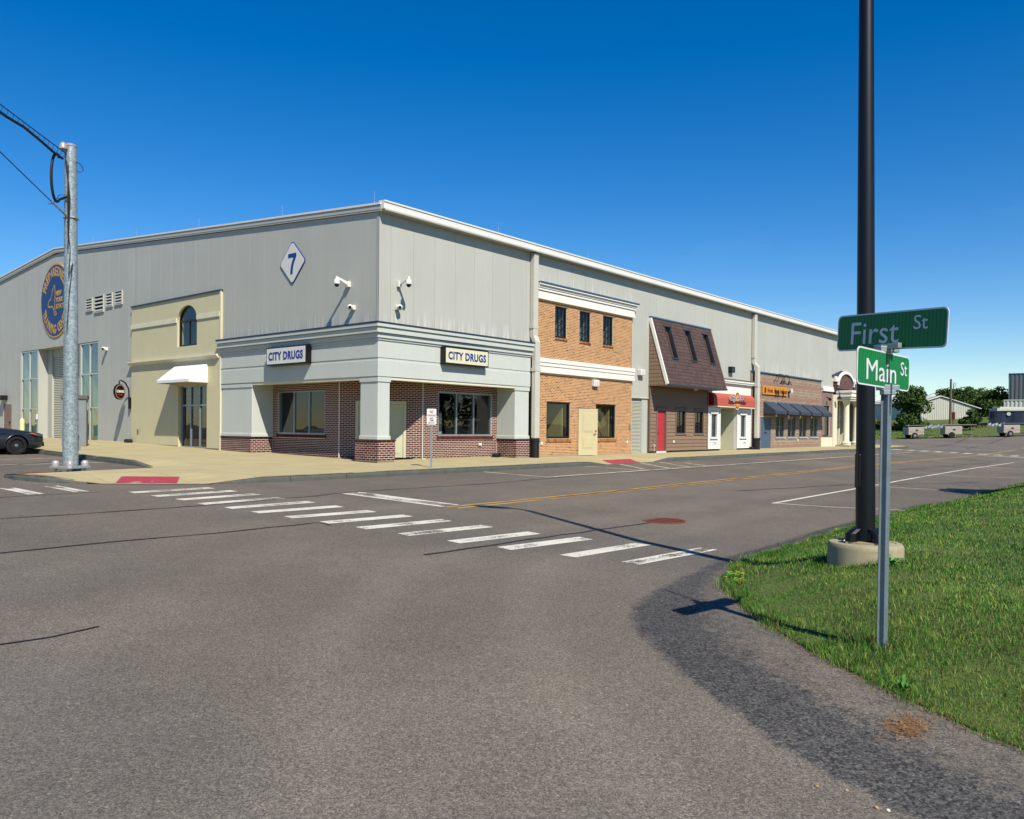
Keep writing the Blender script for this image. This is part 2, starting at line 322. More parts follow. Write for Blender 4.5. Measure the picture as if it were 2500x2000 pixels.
def galv_spangle():
    m = MATS['galv']; n = m.node_tree.nodes; l = m.node_tree.links; b = n['Principled BSDF']
    g = n.new('ShaderNodeNewGeometry'); v = n.new('ShaderNodeTexVoronoi'); v.inputs['Scale'].default_value = 26; l.new(g.outputs['Position'], v.inputs['Vector'])
    s = n.new('ShaderNodeSeparateColor'); l.new(v.outputs['Color'], s.inputs[0])
    r_ = n.new('ShaderNodeMapRange'); r_.inputs[3].default_value = .72; r_.inputs[4].default_value = 1.30; l.new(s.outputs[0], r_.inputs[0])
    src = b.inputs['Base Color'].links[0].from_socket; q = n.new('ShaderNodeVectorMath'); q.operation = 'SCALE'; l.new(src, q.inputs[0]); l.new(r_.outputs[0], q.inputs['Scale']); l.new(q.outputs['Vector'], b.inputs['Base Color'])
    r2 = n.new('ShaderNodeMapRange'); r2.inputs[3].default_value = .32; r2.inputs[4].default_value = .62; l.new(s.outputs[1], r2.inputs[0]); l.new(r2.outputs[0], b.inputs['Roughness'])
galv_spangle()

def green_sheeting():                                    # reflective sheeting has a fine vertical prism pattern
    m = MATS['sign_green']; n = m.node_tree.nodes; l = m.node_tree.links; b = n['Principled BSDF']
    tcn = n.new('ShaderNodeTexCoord'); s = n.new('ShaderNodeSeparateXYZ'); l.new(tcn.outputs['Object'], s.inputs[0])
    q = n.new('ShaderNodeMath'); q.operation = 'SINE'; q2 = n.new('ShaderNodeMath'); q2.operation = 'MULTIPLY'; q2.inputs[1].default_value = 2*math.pi/.034; l.new(s.outputs[0], q2.inputs[0]); l.new(q2.outputs[0], q.inputs[0])
    r_ = n.new('ShaderNodeMapRange'); r_.inputs[1].default_value = -1; r_.inputs[3].default_value = .72; r_.inputs[4].default_value = 1.15; l.new(q.outputs[0], r_.inputs[0])
    src = b.inputs['Base Color'].links[0].from_socket if b.inputs['Base Color'].links else None
    v = n.new('ShaderNodeVectorMath'); v.operation = 'SCALE'; v.inputs[0].default_value = tuple(c*ALB for c in lin('#0f8040'))
    if src: l.new(src, v.inputs[0])
    l.new(r_.outputs[0], v.inputs['Scale']); l.new(v.outputs['Vector'], b.inputs['Base Color'])
green_sheeting()
# ------------------------------------------------------------------ helpers
class A_:                                                # street side: u runs along +X, d goes into the building (+Y)
    @staticmethod
    def p(u, d, z): return (u, d, z)
class B_:                                                # side street: u runs along +Y, d goes into the building (+X)
    @staticmethod
    def p(u, d, z): return (d, u, z)
def line_plane(p0, p1):
    """plane along a line p0->p1 in plan; depth to the left of travel"""
    p0 = Vector(p0); p1 = Vector(p1); t = (p1-p0).normalized(); nrm = Vector((-t.y, t.x))
    class C_:
        @staticmethod
        def p(u, d, z): q = p0+t*u+nrm*d; return (q.x, q.y, z)
    C_.length = (p1-p0).length
    return C_

class MB:
    def __init__(s): s.v = []; s.f = []; s.t = []
    def add(s, vs, fs, t=0.):
        o = len(s.v); s.v += [tuple(q) for q in vs]; s.f += [[i+o for i in f] for f in fs]; s.t += [t]*len(fs); return s
    def box(s, x0, x1, y0, y1, z0, z1, t=0.): return s.pbox(A_, x0, x1, y0, y1, z0, z1, t)
    def pbox(s, pl, u0, u1, d0, d1, z0, z1, t=0.):
        p = pl.p
        return s.add([p(u0, d0, z0), p(u1, d0, z0), p(u1, d1, z0), p(u0, d1, z0), p(u0, d0, z1), p(u1, d0, z1), p(u1, d1, z1), p(u0, d1, z1)],
                     [(0, 3, 2, 1), (4, 5, 6, 7), (0, 1, 5, 4), (1, 2, 6, 5), (2, 3, 7, 6), (3, 0, 4, 7)], t)
    def piece(s, pl, u0, u1, d0, d1, z0, z1, t=0., ch=.003):   # front-facing piece with softened edge, open at the back
        p = pl.p
        return s.add([p(u0, d1, z0), p(u1, d1, z0), p(u1, d1, z1), p(u0, d1, z1), p(u0+ch, d0, z0+ch), p(u1-ch, d0, z0+ch), p(u1-ch, d0, z1-ch), p(u0+ch, d0, z1-ch)],
                     [(4, 5, 6, 7), (0, 1, 5, 4), (1, 2, 6, 5), (2, 3, 7, 6), (3, 0, 4, 7)], t)
    def prism(s, pts, vec, t=0.):
        n = len(pts); a = [Vector(q) for q in pts]; b = [q+Vector(vec) for q in a]
        return s.add([*a, *b], [list(range(n))[::-1], list(range(n, 2*n))]+[(i, (i+1) % n, n+(i+1) % n, n+i) for i in range(n)], t)
    def quad(s, *pts, t=0.): return s.add(pts, [tuple(range(len(pts)))], t)
    def tube(s, pts, r, n=10, t=0., cap=True):
        pts = [Vector(q) for q in pts]; rs = r if isinstance(r, (list, tuple)) else [r]*len(pts)
        vs = []; prev = None
        for i, q in enumerate(pts):
            d = (pts[min(i+1, len(pts)-1)]-pts[max(i-1, 0)]).normalized()
            if prev is None:
                a = Vector((0, 0, 1)) if abs(d.z) < .9 else Vector((1, 0, 0)); e1 = d.cross(a).normalized()
            else:
                e1 = (prev-d*prev.dot(d)).normalized()
            prev = e1; e2 = d.cross(e1)
            vs += [q+(e1*math.cos(2*math.pi*k/n)+e2*math.sin(2*math.pi*k/n))*rs[i] for k in range(n)]
        fs = [(i*n+k, i*n+(k+1) % n, (i+1)*n+(k+1) % n, (i+1)*n+k) for i in range(len(pts)-1) for k in range(n)]
        if cap: fs += [list(range(n))[::-1], list(range((len(pts)-1)*n, len(pts)*n))]
        return s.add(vs, fs, t)
    def lathe(s, c, prof, n=24, axis=(0, 0, 1), t=0.):
        ax = Vector(axis).normalized(); a = Vector((1, 0, 0)) if abs(ax.x) < .9 else Vector((0, 1, 0)); e1 = ax.cross(a).normalized(); e2 = ax.cross(e1); c = Vector(c)
        vs = [c+ax*h+(e1*math.cos(2*math.pi*k/n)+e2*math.sin(2*math.pi*k/n))*r for r, h in prof for k in range(n)]
        m = len(prof)
        fs = [(i*n+k, i*n+(k+1) % n, (i+1)*n+(k+1) % n, (i+1)*n+k) for i in range(m-1) for k in range(n)]
        fs += [list(range(n))[::-1], list(range((m-1)*n, m*n))]
        return s.add(vs, fs, t)
    def build(s, name, m, parent=None, smooth=False, bevel=0., label=None, kind=None, recalc=True, keep=False):
        if not s.v: return None
        v = np.array(s.v, float); lo = v.min(0); hi = v.max(0); o = np.array([(lo[0]+hi[0])/2, (lo[1]+hi[1])/2, lo[2]])
        if keep: o = np.zeros(3)
        me = bpy.data.meshes.new(name); me.from_pydata([tuple(q) for q in (v-o)], [], s.f)
        if any(s.t): me.attributes.new('tint', 'FLOAT', 'FACE').data.foreach_set('value', s.t)
        if recalc:
            bm = bmesh.new(); bm.from_mesh(me); bmesh.ops.recalc_face_normals(bm, faces=bm.faces); bm.to_mesh(me); bm.free()
        me.materials.append(MATS[m])
        if smooth:
            me.polygons.foreach_set('use_smooth', [True]*len(me.polygons)); me.set_sharp_from_angle(angle=R(38))
        ob = bpy.data.objects.new(name, me); COL.objects.link(ob); ob.location = o
        if bevel:
            b = ob.modifiers.new('bevel', 'BEVEL'); b.width = bevel; b.segments = 2; b.limit_method = 'ANGLE'; b.angle_limit = R(40)
        if parent is not None: attach(ob, parent)
        if label: ob['label'] = label
        if kind: ob['kind'] = kind
        return ob
def world_of(o):
    m = Matrix.LocRotScale(o.location, o.rotation_euler, o.scale)
    return world_of(o.parent) @ o.matrix_parent_inverse @ m if o.parent else m
def attach(ob, parent):
    inv = world_of(parent).inverted(); ob.parent = parent; ob.matrix_parent_inverse = inv
def thing(name, label, cat, loc=(0, 0, 0), group=None, kind=None):
    e = bpy.data.objects.new(name, None); COL.objects.link(e); e.location = loc; e.empty_display_size = .2
    e['label'] = label; e['category'] = cat
    if group: e['group'] = group
    if kind: e['kind'] = kind
    return e
def tag(o, label, cat, group=None, kind=None):
    o['label'] = label; o['category'] = cat
    if group: o['group'] = group
    if kind: o['kind'] = kind
    return o
def bx(name, m, parent, *a, bevel=0., pl=A_, label=None): return MB().pbox(pl, *a).build(name, m, parent, bevel=bevel, label=label)

def holed(mb, pl, u0, u1, z0, z1, d0, d1, holes):
    us = sorted({u0, u1, *[h for q in holes for h in q[:2]]}); us = [u for u in us if u0 <= u <= u1]
    for a, b in zip(us, us[1:]):
        zs = [z0]; c = (a+b)/2
        spans = sorted([(h[2], h[3]) for h in holes if h[0] < c < h[1]])
        z = z0
        for s, e in spans:
            if s > z: mb.pbox(pl, a, b, d0, d1, z, s)
            z = max(z, e)
        if z < z1: mb.pbox(pl, a, b, d0, d1, z, z1)
    return mb

BRICK_MESH = {}
def bricks(parent, pl, u0, u1, z0, z1, d, holes, m, bl=.2032, ch=.0677, j=.0125, proud=.004, single=0, name='brick', off=0., courses=None, tilt=0.0):
    """running-bond pieces; the first `single` become objects of their own, the rest one joined part"""
    allp = []
    n = int(round((z1-z0)/ch)); chh = (z1-z0)/n
    for i in range(n):
        a, b = z0+i*chh+j/2, z0+(i+1)*chh-j/2
        u = u0-bl*((.5 if i % 2 else 0)+off)
        while u < u1-.02:
            s, e = max(u, u0)+j/2, min(u+bl, u1)-j/2; u += bl
            segs = [(s, e)]
            for h in holes:
                if h[2] < (a+b)/2 < h[3]:
                    segs = [q for (s_, e_) in segs for q in ((s_, min(e_, h[0])), (max(s_, h[1]), e_)) if q[1]-q[0] > .02]
            for s_, e_ in segs:
                if e_-s_ > .02: allp.append((s_, e_, a, b, i))
    objs = 0; mb = MB()
    for s_, e_, a, b, i in allp:
        dd = d-proud*random.uniform(.55, 1.25)
        if objs < single:
            key = (name, pl.__name__, pl is A_, pl is B_, round(e_-s_, 3), round(b-a, 4), id(pl))
            if key not in BRICK_MESH:
                t = MB().piece(pl, -(e_-s_)/2, (e_-s_)/2, -.012, .02, 0, b-a)
                o0 = Vector(pl.p(0, 0, 0)); me = bpy.data.meshes.new(name)
                me.from_pydata([tuple(Vector(q)-Vector((o0.x, o0.y, 0))) for q in t.v], [], t.f); me.materials.append(MATS[m]); BRICK_MESH[key] = me
            ob = bpy.data.objects.new(name, BRICK_MESH[key]); COL.objects.link(ob); ob.location = pl.p((s_+e_)/2, dd+.012, a); attach(ob, parent); objs += 1
        else:
            mb.piece(pl, s_, e_, dd, d+.02, a, b, random.random()+.001)
    if mb.v: mb.build(name+'work', m, parent, kind='stuff', recalc=False)
    return objs

def window(parent, pl, u0, u1, z0, z1, d, fm='alu', fw=.06, nu=1, nz=1, mw=.05, g='glass', fd=.08, name='window', gd=None):
    """frame, bars and one pane object for each light"""
    fr = MB(); fr.pbox(pl, u0, u1, d, d+fd, z0, z0+fw).pbox(pl, u0, u1, d, d+fd, z1-fw, z1).pbox(pl, u0, u0+fw, d, d+fd, z0+fw, z1-fw).pbox(pl, u1-fw, u1, d, d+fd, z0+fw, z1-fw)
    w = fr.build(name, fm, parent)
    iu0, iu1, iz0, iz1 = u0+fw, u1-fw, z0+fw, z1-fw
    us = [iu0+(iu1-iu0)*k/nu for k in range(nu+1)] if isinstance(nu, int) else [iu0, *nu, iu1]
    zs = [iz0+(iz1-iz0)*k/nz for k in range(nz+1)] if isinstance(nz, int) else [iz0, *nz, iz1]
    for u in us[1:-1]: MB().pbox(pl, u-mw/2, u+mw/2, d+.012, d+fd-.012, iz0, iz1).build('mullion', fm, w)
    for z in zs[1:-1]:
        for a, b in zip(us, us[1:]): MB().pbox(pl, a+(mw/2 if a != us[0] else 0), b-(mw/2 if b != us[-1] else 0), d+.014, d+fd-.014, z-mw/2, z+mw/2).build('transom', fm, w)
    gd = d+fd*.55 if gd is None else gd
    for a, b in zip(us, us[1:]):
        for c, e in zip(zs, zs[1:]): MB().quad(pl.p(a, gd, c), pl.p(b, gd, c), pl.p(b, gd, e), pl.p(a, gd, e)).build('pane', g, w)
    return w

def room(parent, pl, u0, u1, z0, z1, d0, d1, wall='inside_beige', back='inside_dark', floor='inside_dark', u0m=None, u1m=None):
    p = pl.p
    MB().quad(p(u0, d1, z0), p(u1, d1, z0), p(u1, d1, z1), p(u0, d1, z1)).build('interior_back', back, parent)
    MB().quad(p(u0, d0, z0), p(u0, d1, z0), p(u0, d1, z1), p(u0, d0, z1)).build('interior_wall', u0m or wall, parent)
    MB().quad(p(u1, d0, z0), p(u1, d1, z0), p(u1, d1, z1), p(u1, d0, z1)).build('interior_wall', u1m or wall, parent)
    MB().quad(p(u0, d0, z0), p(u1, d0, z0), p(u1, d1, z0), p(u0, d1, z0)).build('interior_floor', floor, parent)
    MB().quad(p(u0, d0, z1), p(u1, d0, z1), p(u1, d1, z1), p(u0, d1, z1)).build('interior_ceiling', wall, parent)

def text(body, size, m, name='lettering', parent=None, pos=(0, 0, 0), ex=(1, 0, 0), up=(0, 0, 1), extrude=.004, bold=0., width=None, shear=0., align='CENTER', spacing=1., height=None):
    """raised flat lettering: ex is the reading direction, up the letters' upright; width/height fit the block"""
    cu = bpy.data.curves.new(name, 'FONT'); cu.body = body; cu.size = size; cu.extrude = extrude; cu.offset = bold; cu.shear = shear; cu.align_x = align; cu.align_y = 'CENTER'; cu.space_character = spacing; cu.resolution_u = 3
    ob = bpy.data.objects.new(name, cu); COL.objects.link(ob); bpy.context.view_layer.update()
    me = bpy.data.meshes.new_from_object(ob.evaluated_get(bpy.context.evaluated_depsgraph_get())); bpy.data.objects.remove(ob)
    v = np.empty(len(me.vertices)*3); me.vertices.foreach_get('co', v); v = v.reshape(-1, 3)
    lo, hi = v.min(0), v.max(0)
    if align == 'CENTER': v[:, 0] -= (lo[0]+hi[0])/2
    v[:, 1] -= (lo[1]+hi[1])/2
    if width: v[:, 0] *= width/(hi[0]-lo[0])
    if height: v[:, 1] *= height/(hi[1]-lo[1])
    me.vertices.foreach_set('co', v.ravel()); me.update(); me.materials.clear(); me.materials.append(MATS[m]); me.name = name
    o = bpy.data.objects.new(name, me); COL.objects.link(o)
    ex = Vector(ex).normalized(); up = Vector(up).normalized(); n = ex.cross(up)
    o.matrix_world = Matrix(((ex.x, up.x, n.x, pos[0]), (ex.y, up.y, n.y, pos[1]), (ex.z, up.z, n.z, pos[2]), (0, 0, 0, 1)))
    o.location = pos; o.rotation_euler = Matrix(((ex.x, up.x, n.x), (ex.y, up.y, n.y), (ex.z, up.z, n.z))).to_euler()
    if parent is not None: attach(o, parent)
    return o

# ------------------------------------------------------------------ ground
def ss(t): t = min(max(t, 0.), 1.); return t*t*(3-2*t)
def ag(x, y):                                            # height of the asphalt: falls towards the drain side, rises to the far lot
    if y < -14: a = -.22-.034*10.8
    elif y < -3.2: a = -.22+.034*(y+3.2)
    else: a = -.22+.02*(min(y, 20)+3.2)
    s = (x+17.77)*.645-(y+20.87)*.764; t = (x+17.77)*.764+(y+20.87)*.645
    return a+.0018*max(0, min(x, 60))+(.0035*(min(x, 200)-60) if x > 60 else 0)+.056*min(max(s-46, 0), 40)*ss((t-50)/45)
def seg_d(p, a, b):
    ax, ay = a; bx_, by = b; dx, dy = bx_-ax, by-ay; q = dx*dx+dy*dy
    t = 0 if q == 0 else min(max(((p[0]-ax)*dx+(p[1]-ay)*dy)/q, 0), 1)
    return math.hypot(p[0]-ax-t*dx, p[1]-ay-t*dy)
def poly_d(p, pts): return min(seg_d(p, a, b) for a, b in zip(pts, pts[1:]))
VERGE_EDGE = [(-13.6, -23.5), (-12.9, -21.2), (-12.39, -20.15), (-12.24, -19.87), (-11.87, -19.38), (-11.38, -18.77), (-10.7, -18.05), (-9.96, -17.4), (-9.14, -16.84), (-8.5, -16.5), (-7.52, -16.24), (-6.13, -16.17), (-3.54, -16.08), (0.03, -15.98), (3.78, -16.0), (8.83, -16.08), (15.9, -16.2), (45, -16.4), (56, -17.0)]
def patch_w(x, y):                                       # coarse dark apron along the lawn, darkest along its outer edge
    if not (-16.5 < x < 4 and -24 < y < -14): return 0.
    d = poly_d((x, y), VERGE_EDGE); wid = .34+.92*ss((-8.0-x)/3.6)
    if d > wid+.25: return 0.
    q = d/wid
    return (.40+.36*ss((q-.25)/.45))*(1-ss((q-.97)/(.16/wid)))
def track_w(x, y):                                       # tyre-polished arcs round the corner
    if not (-24 < x < 6 and -24 < y < -6): return 0.
    d = poly_d((x, y), VERGE_EDGE); return max(math.exp(-((d-c)/w)**2)*a for c, w, a in ((2.3, .28, .9), (3.9, .3, 1.), (5.9, .4, .6), (7.6, .4, .6)))
def grid(name, xs, ys, zf, m, wear=None, kind='structure'):
    xs = np.array(xs); ys = np.array(ys); nx, ny = len(xs), len(ys)
    v = [(x, y, zf(x, y)) for y in ys for x in xs]
    f = [(j*nx+i, j*nx+i+1, (j+1)*nx+i+1, (j+1)*nx+i) for j in range(ny-1) for i in range(nx-1)]
    me = bpy.data.meshes.new(name); me.from_pydata(v, [], f); me.materials.append(MATS[m])
    if wear:
        me.attributes.new('wear', 'FLOAT', 'POINT').data.foreach_set('value', [wear(q[0], q[1]) for q in v]); me.attributes.new('track', 'FLOAT', 'POINT').data.foreach_set('value', [track_w(q[0], q[1]) for q in v])
    ob = bpy.data.objects.new(name, me); COL.objects.link(ob); ob['kind'] = kind; return ob
def rng(*segs):
    o = []
    for a, b, s in segs: o += list(np.arange(a, b-1e-6, s))
    return o+[segs[-1][1]]
xs = rng((-900, -100, 200), (-100, -24, 19), (-24, -16, 1), (-16, -7, .15), (-7, 2, .35), (2, 6, .6), (6, 60, 2), (60, 160, 5), (160, 1000, 210))
ys = rng((-900, -100, 200), (-100, -24, 15), (-24, -22, .4), (-22, -15.4, .15), (-15.4, -14, .28), (-14, -3.2, .45), (-3.2, 21, 1.1), (21, 60, 4), (60, 160, 10), (160, 1000, 210))
road = grid('road', xs, ys, ag, 'asphalt', patch_w); tag(road, 'grey weathered asphalt of the street junction', 'road', kind='structure')

def ribbon(name, m, path, w, parent, lift=.004, off=0., wearf=None, step=.5):
    """flat strip laid along the asphalt"""
    pts = []
    for (a, b) in zip(path, path[1:]):
        k = max(1, int(math.hypot(b[0]-a[0], b[1]-a[1])/step)); pts += [(a[0]+(b[0]-a[0])*i/k, a[1]+(b[1]-a[1])*i/k) for i in range(k)]
    pts.append(path[-1]); v = []; n = len(pts); wr = []
    for i, p in enumerate(pts):
        a, b = pts[max(i-1, 0)], pts[min(i+1, n-1)]; t = Vector((b[0]-a[0], b[1]-a[1])).normalized(); nn = (-t.y, t.x)
        ww = w(i/(n-1)) if callable(w) else w
        for s in (-1, -.33, .33, 1):
            x, y = p[0]+nn[0]*(off+s*ww/2), p[1]+nn[1]*(off+s*ww/2); v.append((x, y, ag(x, y)+lift)); wr.append(1. if abs(s) < .5 else 0.)
    f = [(4*i+k, 4*i+k+1, 4*i+k+5, 4*i+k+4) for i in range(n-1) for k in range(3)]
    mb = MB(); mb.v = v; mb.f = f; mb.t = [0.]*len(f); ob = mb.build(name, m, parent, recalc=False)
    if wearf: ob.data.attributes.new('wear', 'FLOAT', 'POINT').data.foreach_set('value', [q*wearf for q in wr])
    return ob
# zebra bars over the main street: left end, right end (centre lines measured on the ground)
BARS = [((-9.84, -3.65), (-7.97, -3.58)), ((-9.77, -4.5), (-7.88, -4.37)), ((-9.66, -5.31), (-7.81, -5.18)), ((-9.66, -6.15), (-7.79, -6.07)), ((-9.56, -6.96), (-7.69, -6.98)), ((-9.5, -7.77), (-7.66, -7.87)), ((-9.39, -8.64), (-7.61, -8.8)), ((-9.27, -9.52), (-7.48, -9.67)), ((-9.18, -10.38), (-7.32, -10.52)), ((-9.08, -11.3), (-7.26, -11.46)), ((-8.95, -12.28), (-7.19, -12.45)), ((-8.77, -13.14), (-6.95, -13.33)), ((-8.55, -14.13), (-6.75, -14.27)), ((-8.45, -15.1), (-6.48, -15.26))]
for i, (a, b) in enumerate(BARS): ribbon('crosswalk_bar', 'paint_white', [a, b], .30, road, wearf=.55 if i < 12 else (.2 if i == 12 else 1.))
for x in (-10.58, -11.46, -12.34, -13.2): ribbon('crosswalk_bar', 'paint_white', [(x, -1.35), (x, -3.0)], .29, road, wearf=1.)
ribbon('stop_line', 'paint_white', [(-5.9, -6.03), (-5.72, -9.04)], .58, road, wearf=1.05)
ribbon('centre_line', 'paint_yellow', [(-5.97, -9.16), (0, -9.14), (10, -9.08), (20, -8.9), (32, -9.1), (44, -9.4), (72, -8.5)], .11, road, wearf=.5)
ribbon('centre_line', 'paint_yellow', [(-5.9, -9.42), (0, -9.38), (10, -9.33), (20, -9.15), (32, -9.35), (44, -9.65), (72, -8.75)], .11, road, wearf=.7)
ribbon('parking_line', 'paint_white', [(2.0, -5.55), (44, -5.55)], .10, road, wearf=.4)
for a, b in [((1.72, -3.25), (2.06, -5.5)), ((7.47, -3.2), (7.9, -5.5)), ((20.4, -3.2), (21.2, -5.5)), ((27.2, -3.2), (27.9, -5.5)), ((34, -3.2), (34.7, -5.5))]: ribbon('parking_tick', 'paint_white', [a, b], .09, road, wearf=.5)
for x in (8.3, 9.9, 11.45, 12.85): ribbon('hatch_line', 'paint_white', [(x+1.6 if x < 12 else x+1.1, -3.2 if x < 12 else -3.9), (x, -5.48)], .09, road, wearf=.4)
ribbon('parking_line', 'paint_white', [(1.3, -13.06), (8.2, -12.95), (16, -12.8), (25, -12.75), (36, -12.95)], .10, road, wearf=.2)
for a, b in [((1.4, -13.1), (2.2, -15.95)), ((9.65, -12.98), (10.1, -15.95)), ((18.2, -12.8), (19.2, -15.7)), ((28.1, -12.8), (29.2, -15.5))]: ribbon('parking_tick', 'paint_white', [a, b], .075, road, wearf=.2)
for i in range(10): ribbon('crosswalk_bar', 'paint_white', [(47.2, -3.5-.96*i), (49.0, -3.5-.96*i)], .42, road, wearf=.8)
ribbon('stop_line', 'paint_white', [(44.8, -9.9), (45.8, -12.4)], .4, road, wearf=.3)
ribbon('parking_line', 'paint_white', [(-9.9, 6.2), (-6.2, 6.2)], .09, road, wearf=.5); ribbon('parking_line', 'paint_white', [(-9.9, 9.0), (-6.2, 9.0)], .09, road, wearf=.5)
# tar-sealed cracks
def wob(path, amp=.03, step=.4):
    o = []
    for a, b in zip(path, path[1:]):
        k = max(1, int(math.hypot(b[0]-a[0], b[1]-a[1])/step))
        for i in range(k): o.append((a[0]+(b[0]-a[0])*i/k+random.uniform(-amp, amp), a[1]+(b[1]-a[1])*i/k+random.uniform(-amp, amp)))
    return o+[path[-1]]
for pth, w in [([(-19, -6.15), (-13.1, -6.26), (-10.9, -6.38), (-9.7, -6.4), (-7.8, -6.17), (-7, -6.2), (-6.4, -6.0), (-5.4, -5.95), (-1.1, -6.1), (3.8, -5.72), (9.4, -5.8), (40, -5.9)], .05),
               ([(-19, -9.3), (-14.1, -9.4), (-12.2, -9.38), (-11.2, -9.53), (-10.3, -9.48), (-9.4, -9.46), (-9.35, -9.64), (-9.37, -9.85)], .055),
               ([(-10.05, -12.8), (-9.2, -12.81), (-8.4, -12.83), (-6.54, -12.93), (-4.4, -13.0)], .06),
               ([(-14, -3.4), (-12.2, -3.3), (-11.3, -3.24), (-10.3, -3.27)], .04), ([(-2.4, -9.28), (2.5, -9.26), (9, -9.22), (15, -9.1)], .035),
               ([(-15.6, -13.55), (-15.1, -13.6), (-14.67, -13.53)], .03), ([(3.4, -11.1), (9, -12.3), (15, -15.0)], .05), ([(57.5, -3.2), (61.3, -3.1), (68.5, -2.4), (82.6, -.8), (91.9, .1)], .12), ([(59.7, -5.9), (73.3, -4.6), (79.1, -4.5), (87.8, -4.0), (94.4, -3.6)], .12), ([(20, -11), (34, -12.2)], .05)]:
    ribbon('crack_seal', 'seal_tar', wob(pth), lambda t, w=w: w*random.uniform(.55, 1.15), road, lift=.008, step=.25)

# pavement sheet
KERB_MAIN = [(52.5, -3.1), (12.9, -3.1)], [(9.2, -3.1), (-5.4, -3.1), (-6.66, -3.0), (-7.5, -2.75)]
RAMP = [((-9.35, -1.6), (-7.9, -2.5)), ((9.5, -3.1), (12.6, -3.1)), ((-10.2, 2.3), (-6.1, 3.0))]
def off_at(x, y): return max(.012, .15*min(1., min(max(0, seg_d((x, y), a, b)-.25) for a, b in RAMP)/1.35))
def sw(x, y): return ag(x, y)+off_at(x, y)
OUT = [(.6, 60), (-6.1, 60), (-6.1, 20), (-6.1, 10), (-6.1, 5), (-6.1, 3.0), (-7.5, 2.85), (-9.18, 2.5), (-10.1, 2.25), (-10.45, 1.9), (-10.6, 1.5), (-10.62, .6), (-10.4, -.3), (-9.95, -1.0), (-9.3, -1.62), (-8.3, -2.3), (-7.57, -2.74), (-6.66, -3.0), (-5.4, -3.1), (9.2, -3.1), (12.9, -3.1), (52.5, -3.1), (54.3, -2.8), (55.2, -2.1), (55.5, -1.0), (55.5, 30), (50, 30), (50, 1.6), (.6, 1.6)]
def filled(name, outline, zf, m, cuts_x, cuts_y, kind='structure'):
    bm = bmesh.new(); vs_ = [bm.verts.new((x, y, 0)) for x, y in outline]; bm.faces.new(vs_)
    for x in cuts_x: bmesh.ops.bisect_plane(bm, geom=bm.verts[:]+bm.edges[:]+bm.faces[:], plane_co=(x, 0, 0), plane_no=(1, 0, 0))
    for y in cuts_y: bmesh.ops.bisect_plane(bm, geom=bm.verts[:]+bm.edges[:]+bm.faces[:], plane_co=(0, y, 0), plane_no=(0, 1, 0))
    bmesh.ops.triangulate(bm, faces=bm.faces[:])
    for v in bm.verts: v.co.z = zf(v.co.x, v.co.y)
    bmesh.ops.recalc_face_normals(bm, faces=bm.faces[:])
    if sum(f.normal.z for f in bm.faces) < 0: bmesh.ops.reverse_faces(bm, faces=bm.faces[:])
    me = bpy.data.meshes.new(name); bm.to_mesh(me); bm.free(); me.materials.append(MATS[m]); ob = bpy.data.objects.new(name, me); COL.objects.link(ob); ob['kind'] = kind; return ob
pave = filled('pavement', OUT, sw, 'pavement', [*np.arange(-10.4, -5, .45), *np.arange(-5, 8, 2.5), *np.arange(8, 15, .5), *np.arange(15, 56, 4)], [*np.arange(-3, 4.5, .4), 6, 10, 15, 20, 30, 45])
tag(pave, 'pale yellow concrete pavement round the building corner', 'pavement', kind='structure')
def kerb(path, name='kerb_stone'):
    ln = [0.]
    for a, b in zip(path, path[1:]): ln.append(ln[-1]+math.hypot(b[0]-a[0], b[1]-a[1]))
    def at(s):
        for i in range(len(path)-1):
            if s <= ln[i+1]+1e-9:
                t = (s-ln[i])/(ln[i+1]-ln[i]); a, b = path[i], path[i+1]
                return (a[0]+(b[0]-a[0])*t, a[1]+(b[1]-a[1])*t), Vector((b[0]-a[0], b[1]-a[1])).normalized()
        return path[-1], Vector((path[-1][0]-path[-2][0], path[-1][1]-path[-2][1])).normalized()
    s = 0.
    while s < ln[-1]-.05:
        e = min(s+random.uniform(1.5, 2.3), ln[-1]); e = ln[-1] if ln[-1]-e < .4 else e
        k = max(2, int((e-s)/.22)); v = []; jit = random.uniform(-.006, .006)
        for i in range(k+1):
            q = s+.006+(e-s-.012)*i/k; (x, y), t = at(q); nn = Vector((t.y, -t.x))   # towards the pavement (right of travel)
            rough = random.uniform(-.012, .012)
            fx, fy = x-nn.x*(.02+rough), y-nn.y*(.02+rough); kx, ky = x+nn.x*.16, y+nn.y*.16; tx, ty = x+nn.x*(.01+random.uniform(-.005, .008)), y+nn.y*.01
            zt = sw(x+nn.x*.1, y+nn.y*.1)+.006+jit; zb = ag(x, y)-.1
            v += [(fx, fy, zb), ((fx+tx)/2-nn.x*random.uniform(0, .012), (fy+ty)/2-nn.y*random.uniform(0, .012), (ag(x, y)+zt)/2), (tx, ty, zt-random.uniform(0, .008)), (kx, ky, zt), (kx, ky, zb)]
        f = [(5*i+j_, 5*i+j_+1, 5*i+j_+6, 5*i+j_+5) for i in range(k) for j_ in range(4)]+[(0, 1, 2, 3, 4), tuple(5*k+j_ for j_ in (4, 3, 2, 1, 0))]
        mb = MB(); mb.v = v; mb.f = f; mb.t = [0.]*len(f); mb.build(name, 'granite', pave); s = e
kerb(KERB_MAIN[0]); kerb(KERB_MAIN[1])
kerb([(-9.75, -1.2), (-9.95, -1.0), (-10.4, -.3), (-10.62, .6), (-10.6, 1.5), (-10.45, 1.9), (-10.1, 2.25)])
kerb([(-6.1, 3.4), (-6.1, 22)]); kerb([(55.5, -1.0), (55.2, -2.1), (54.3, -2.8), (52.5, -3.1)])
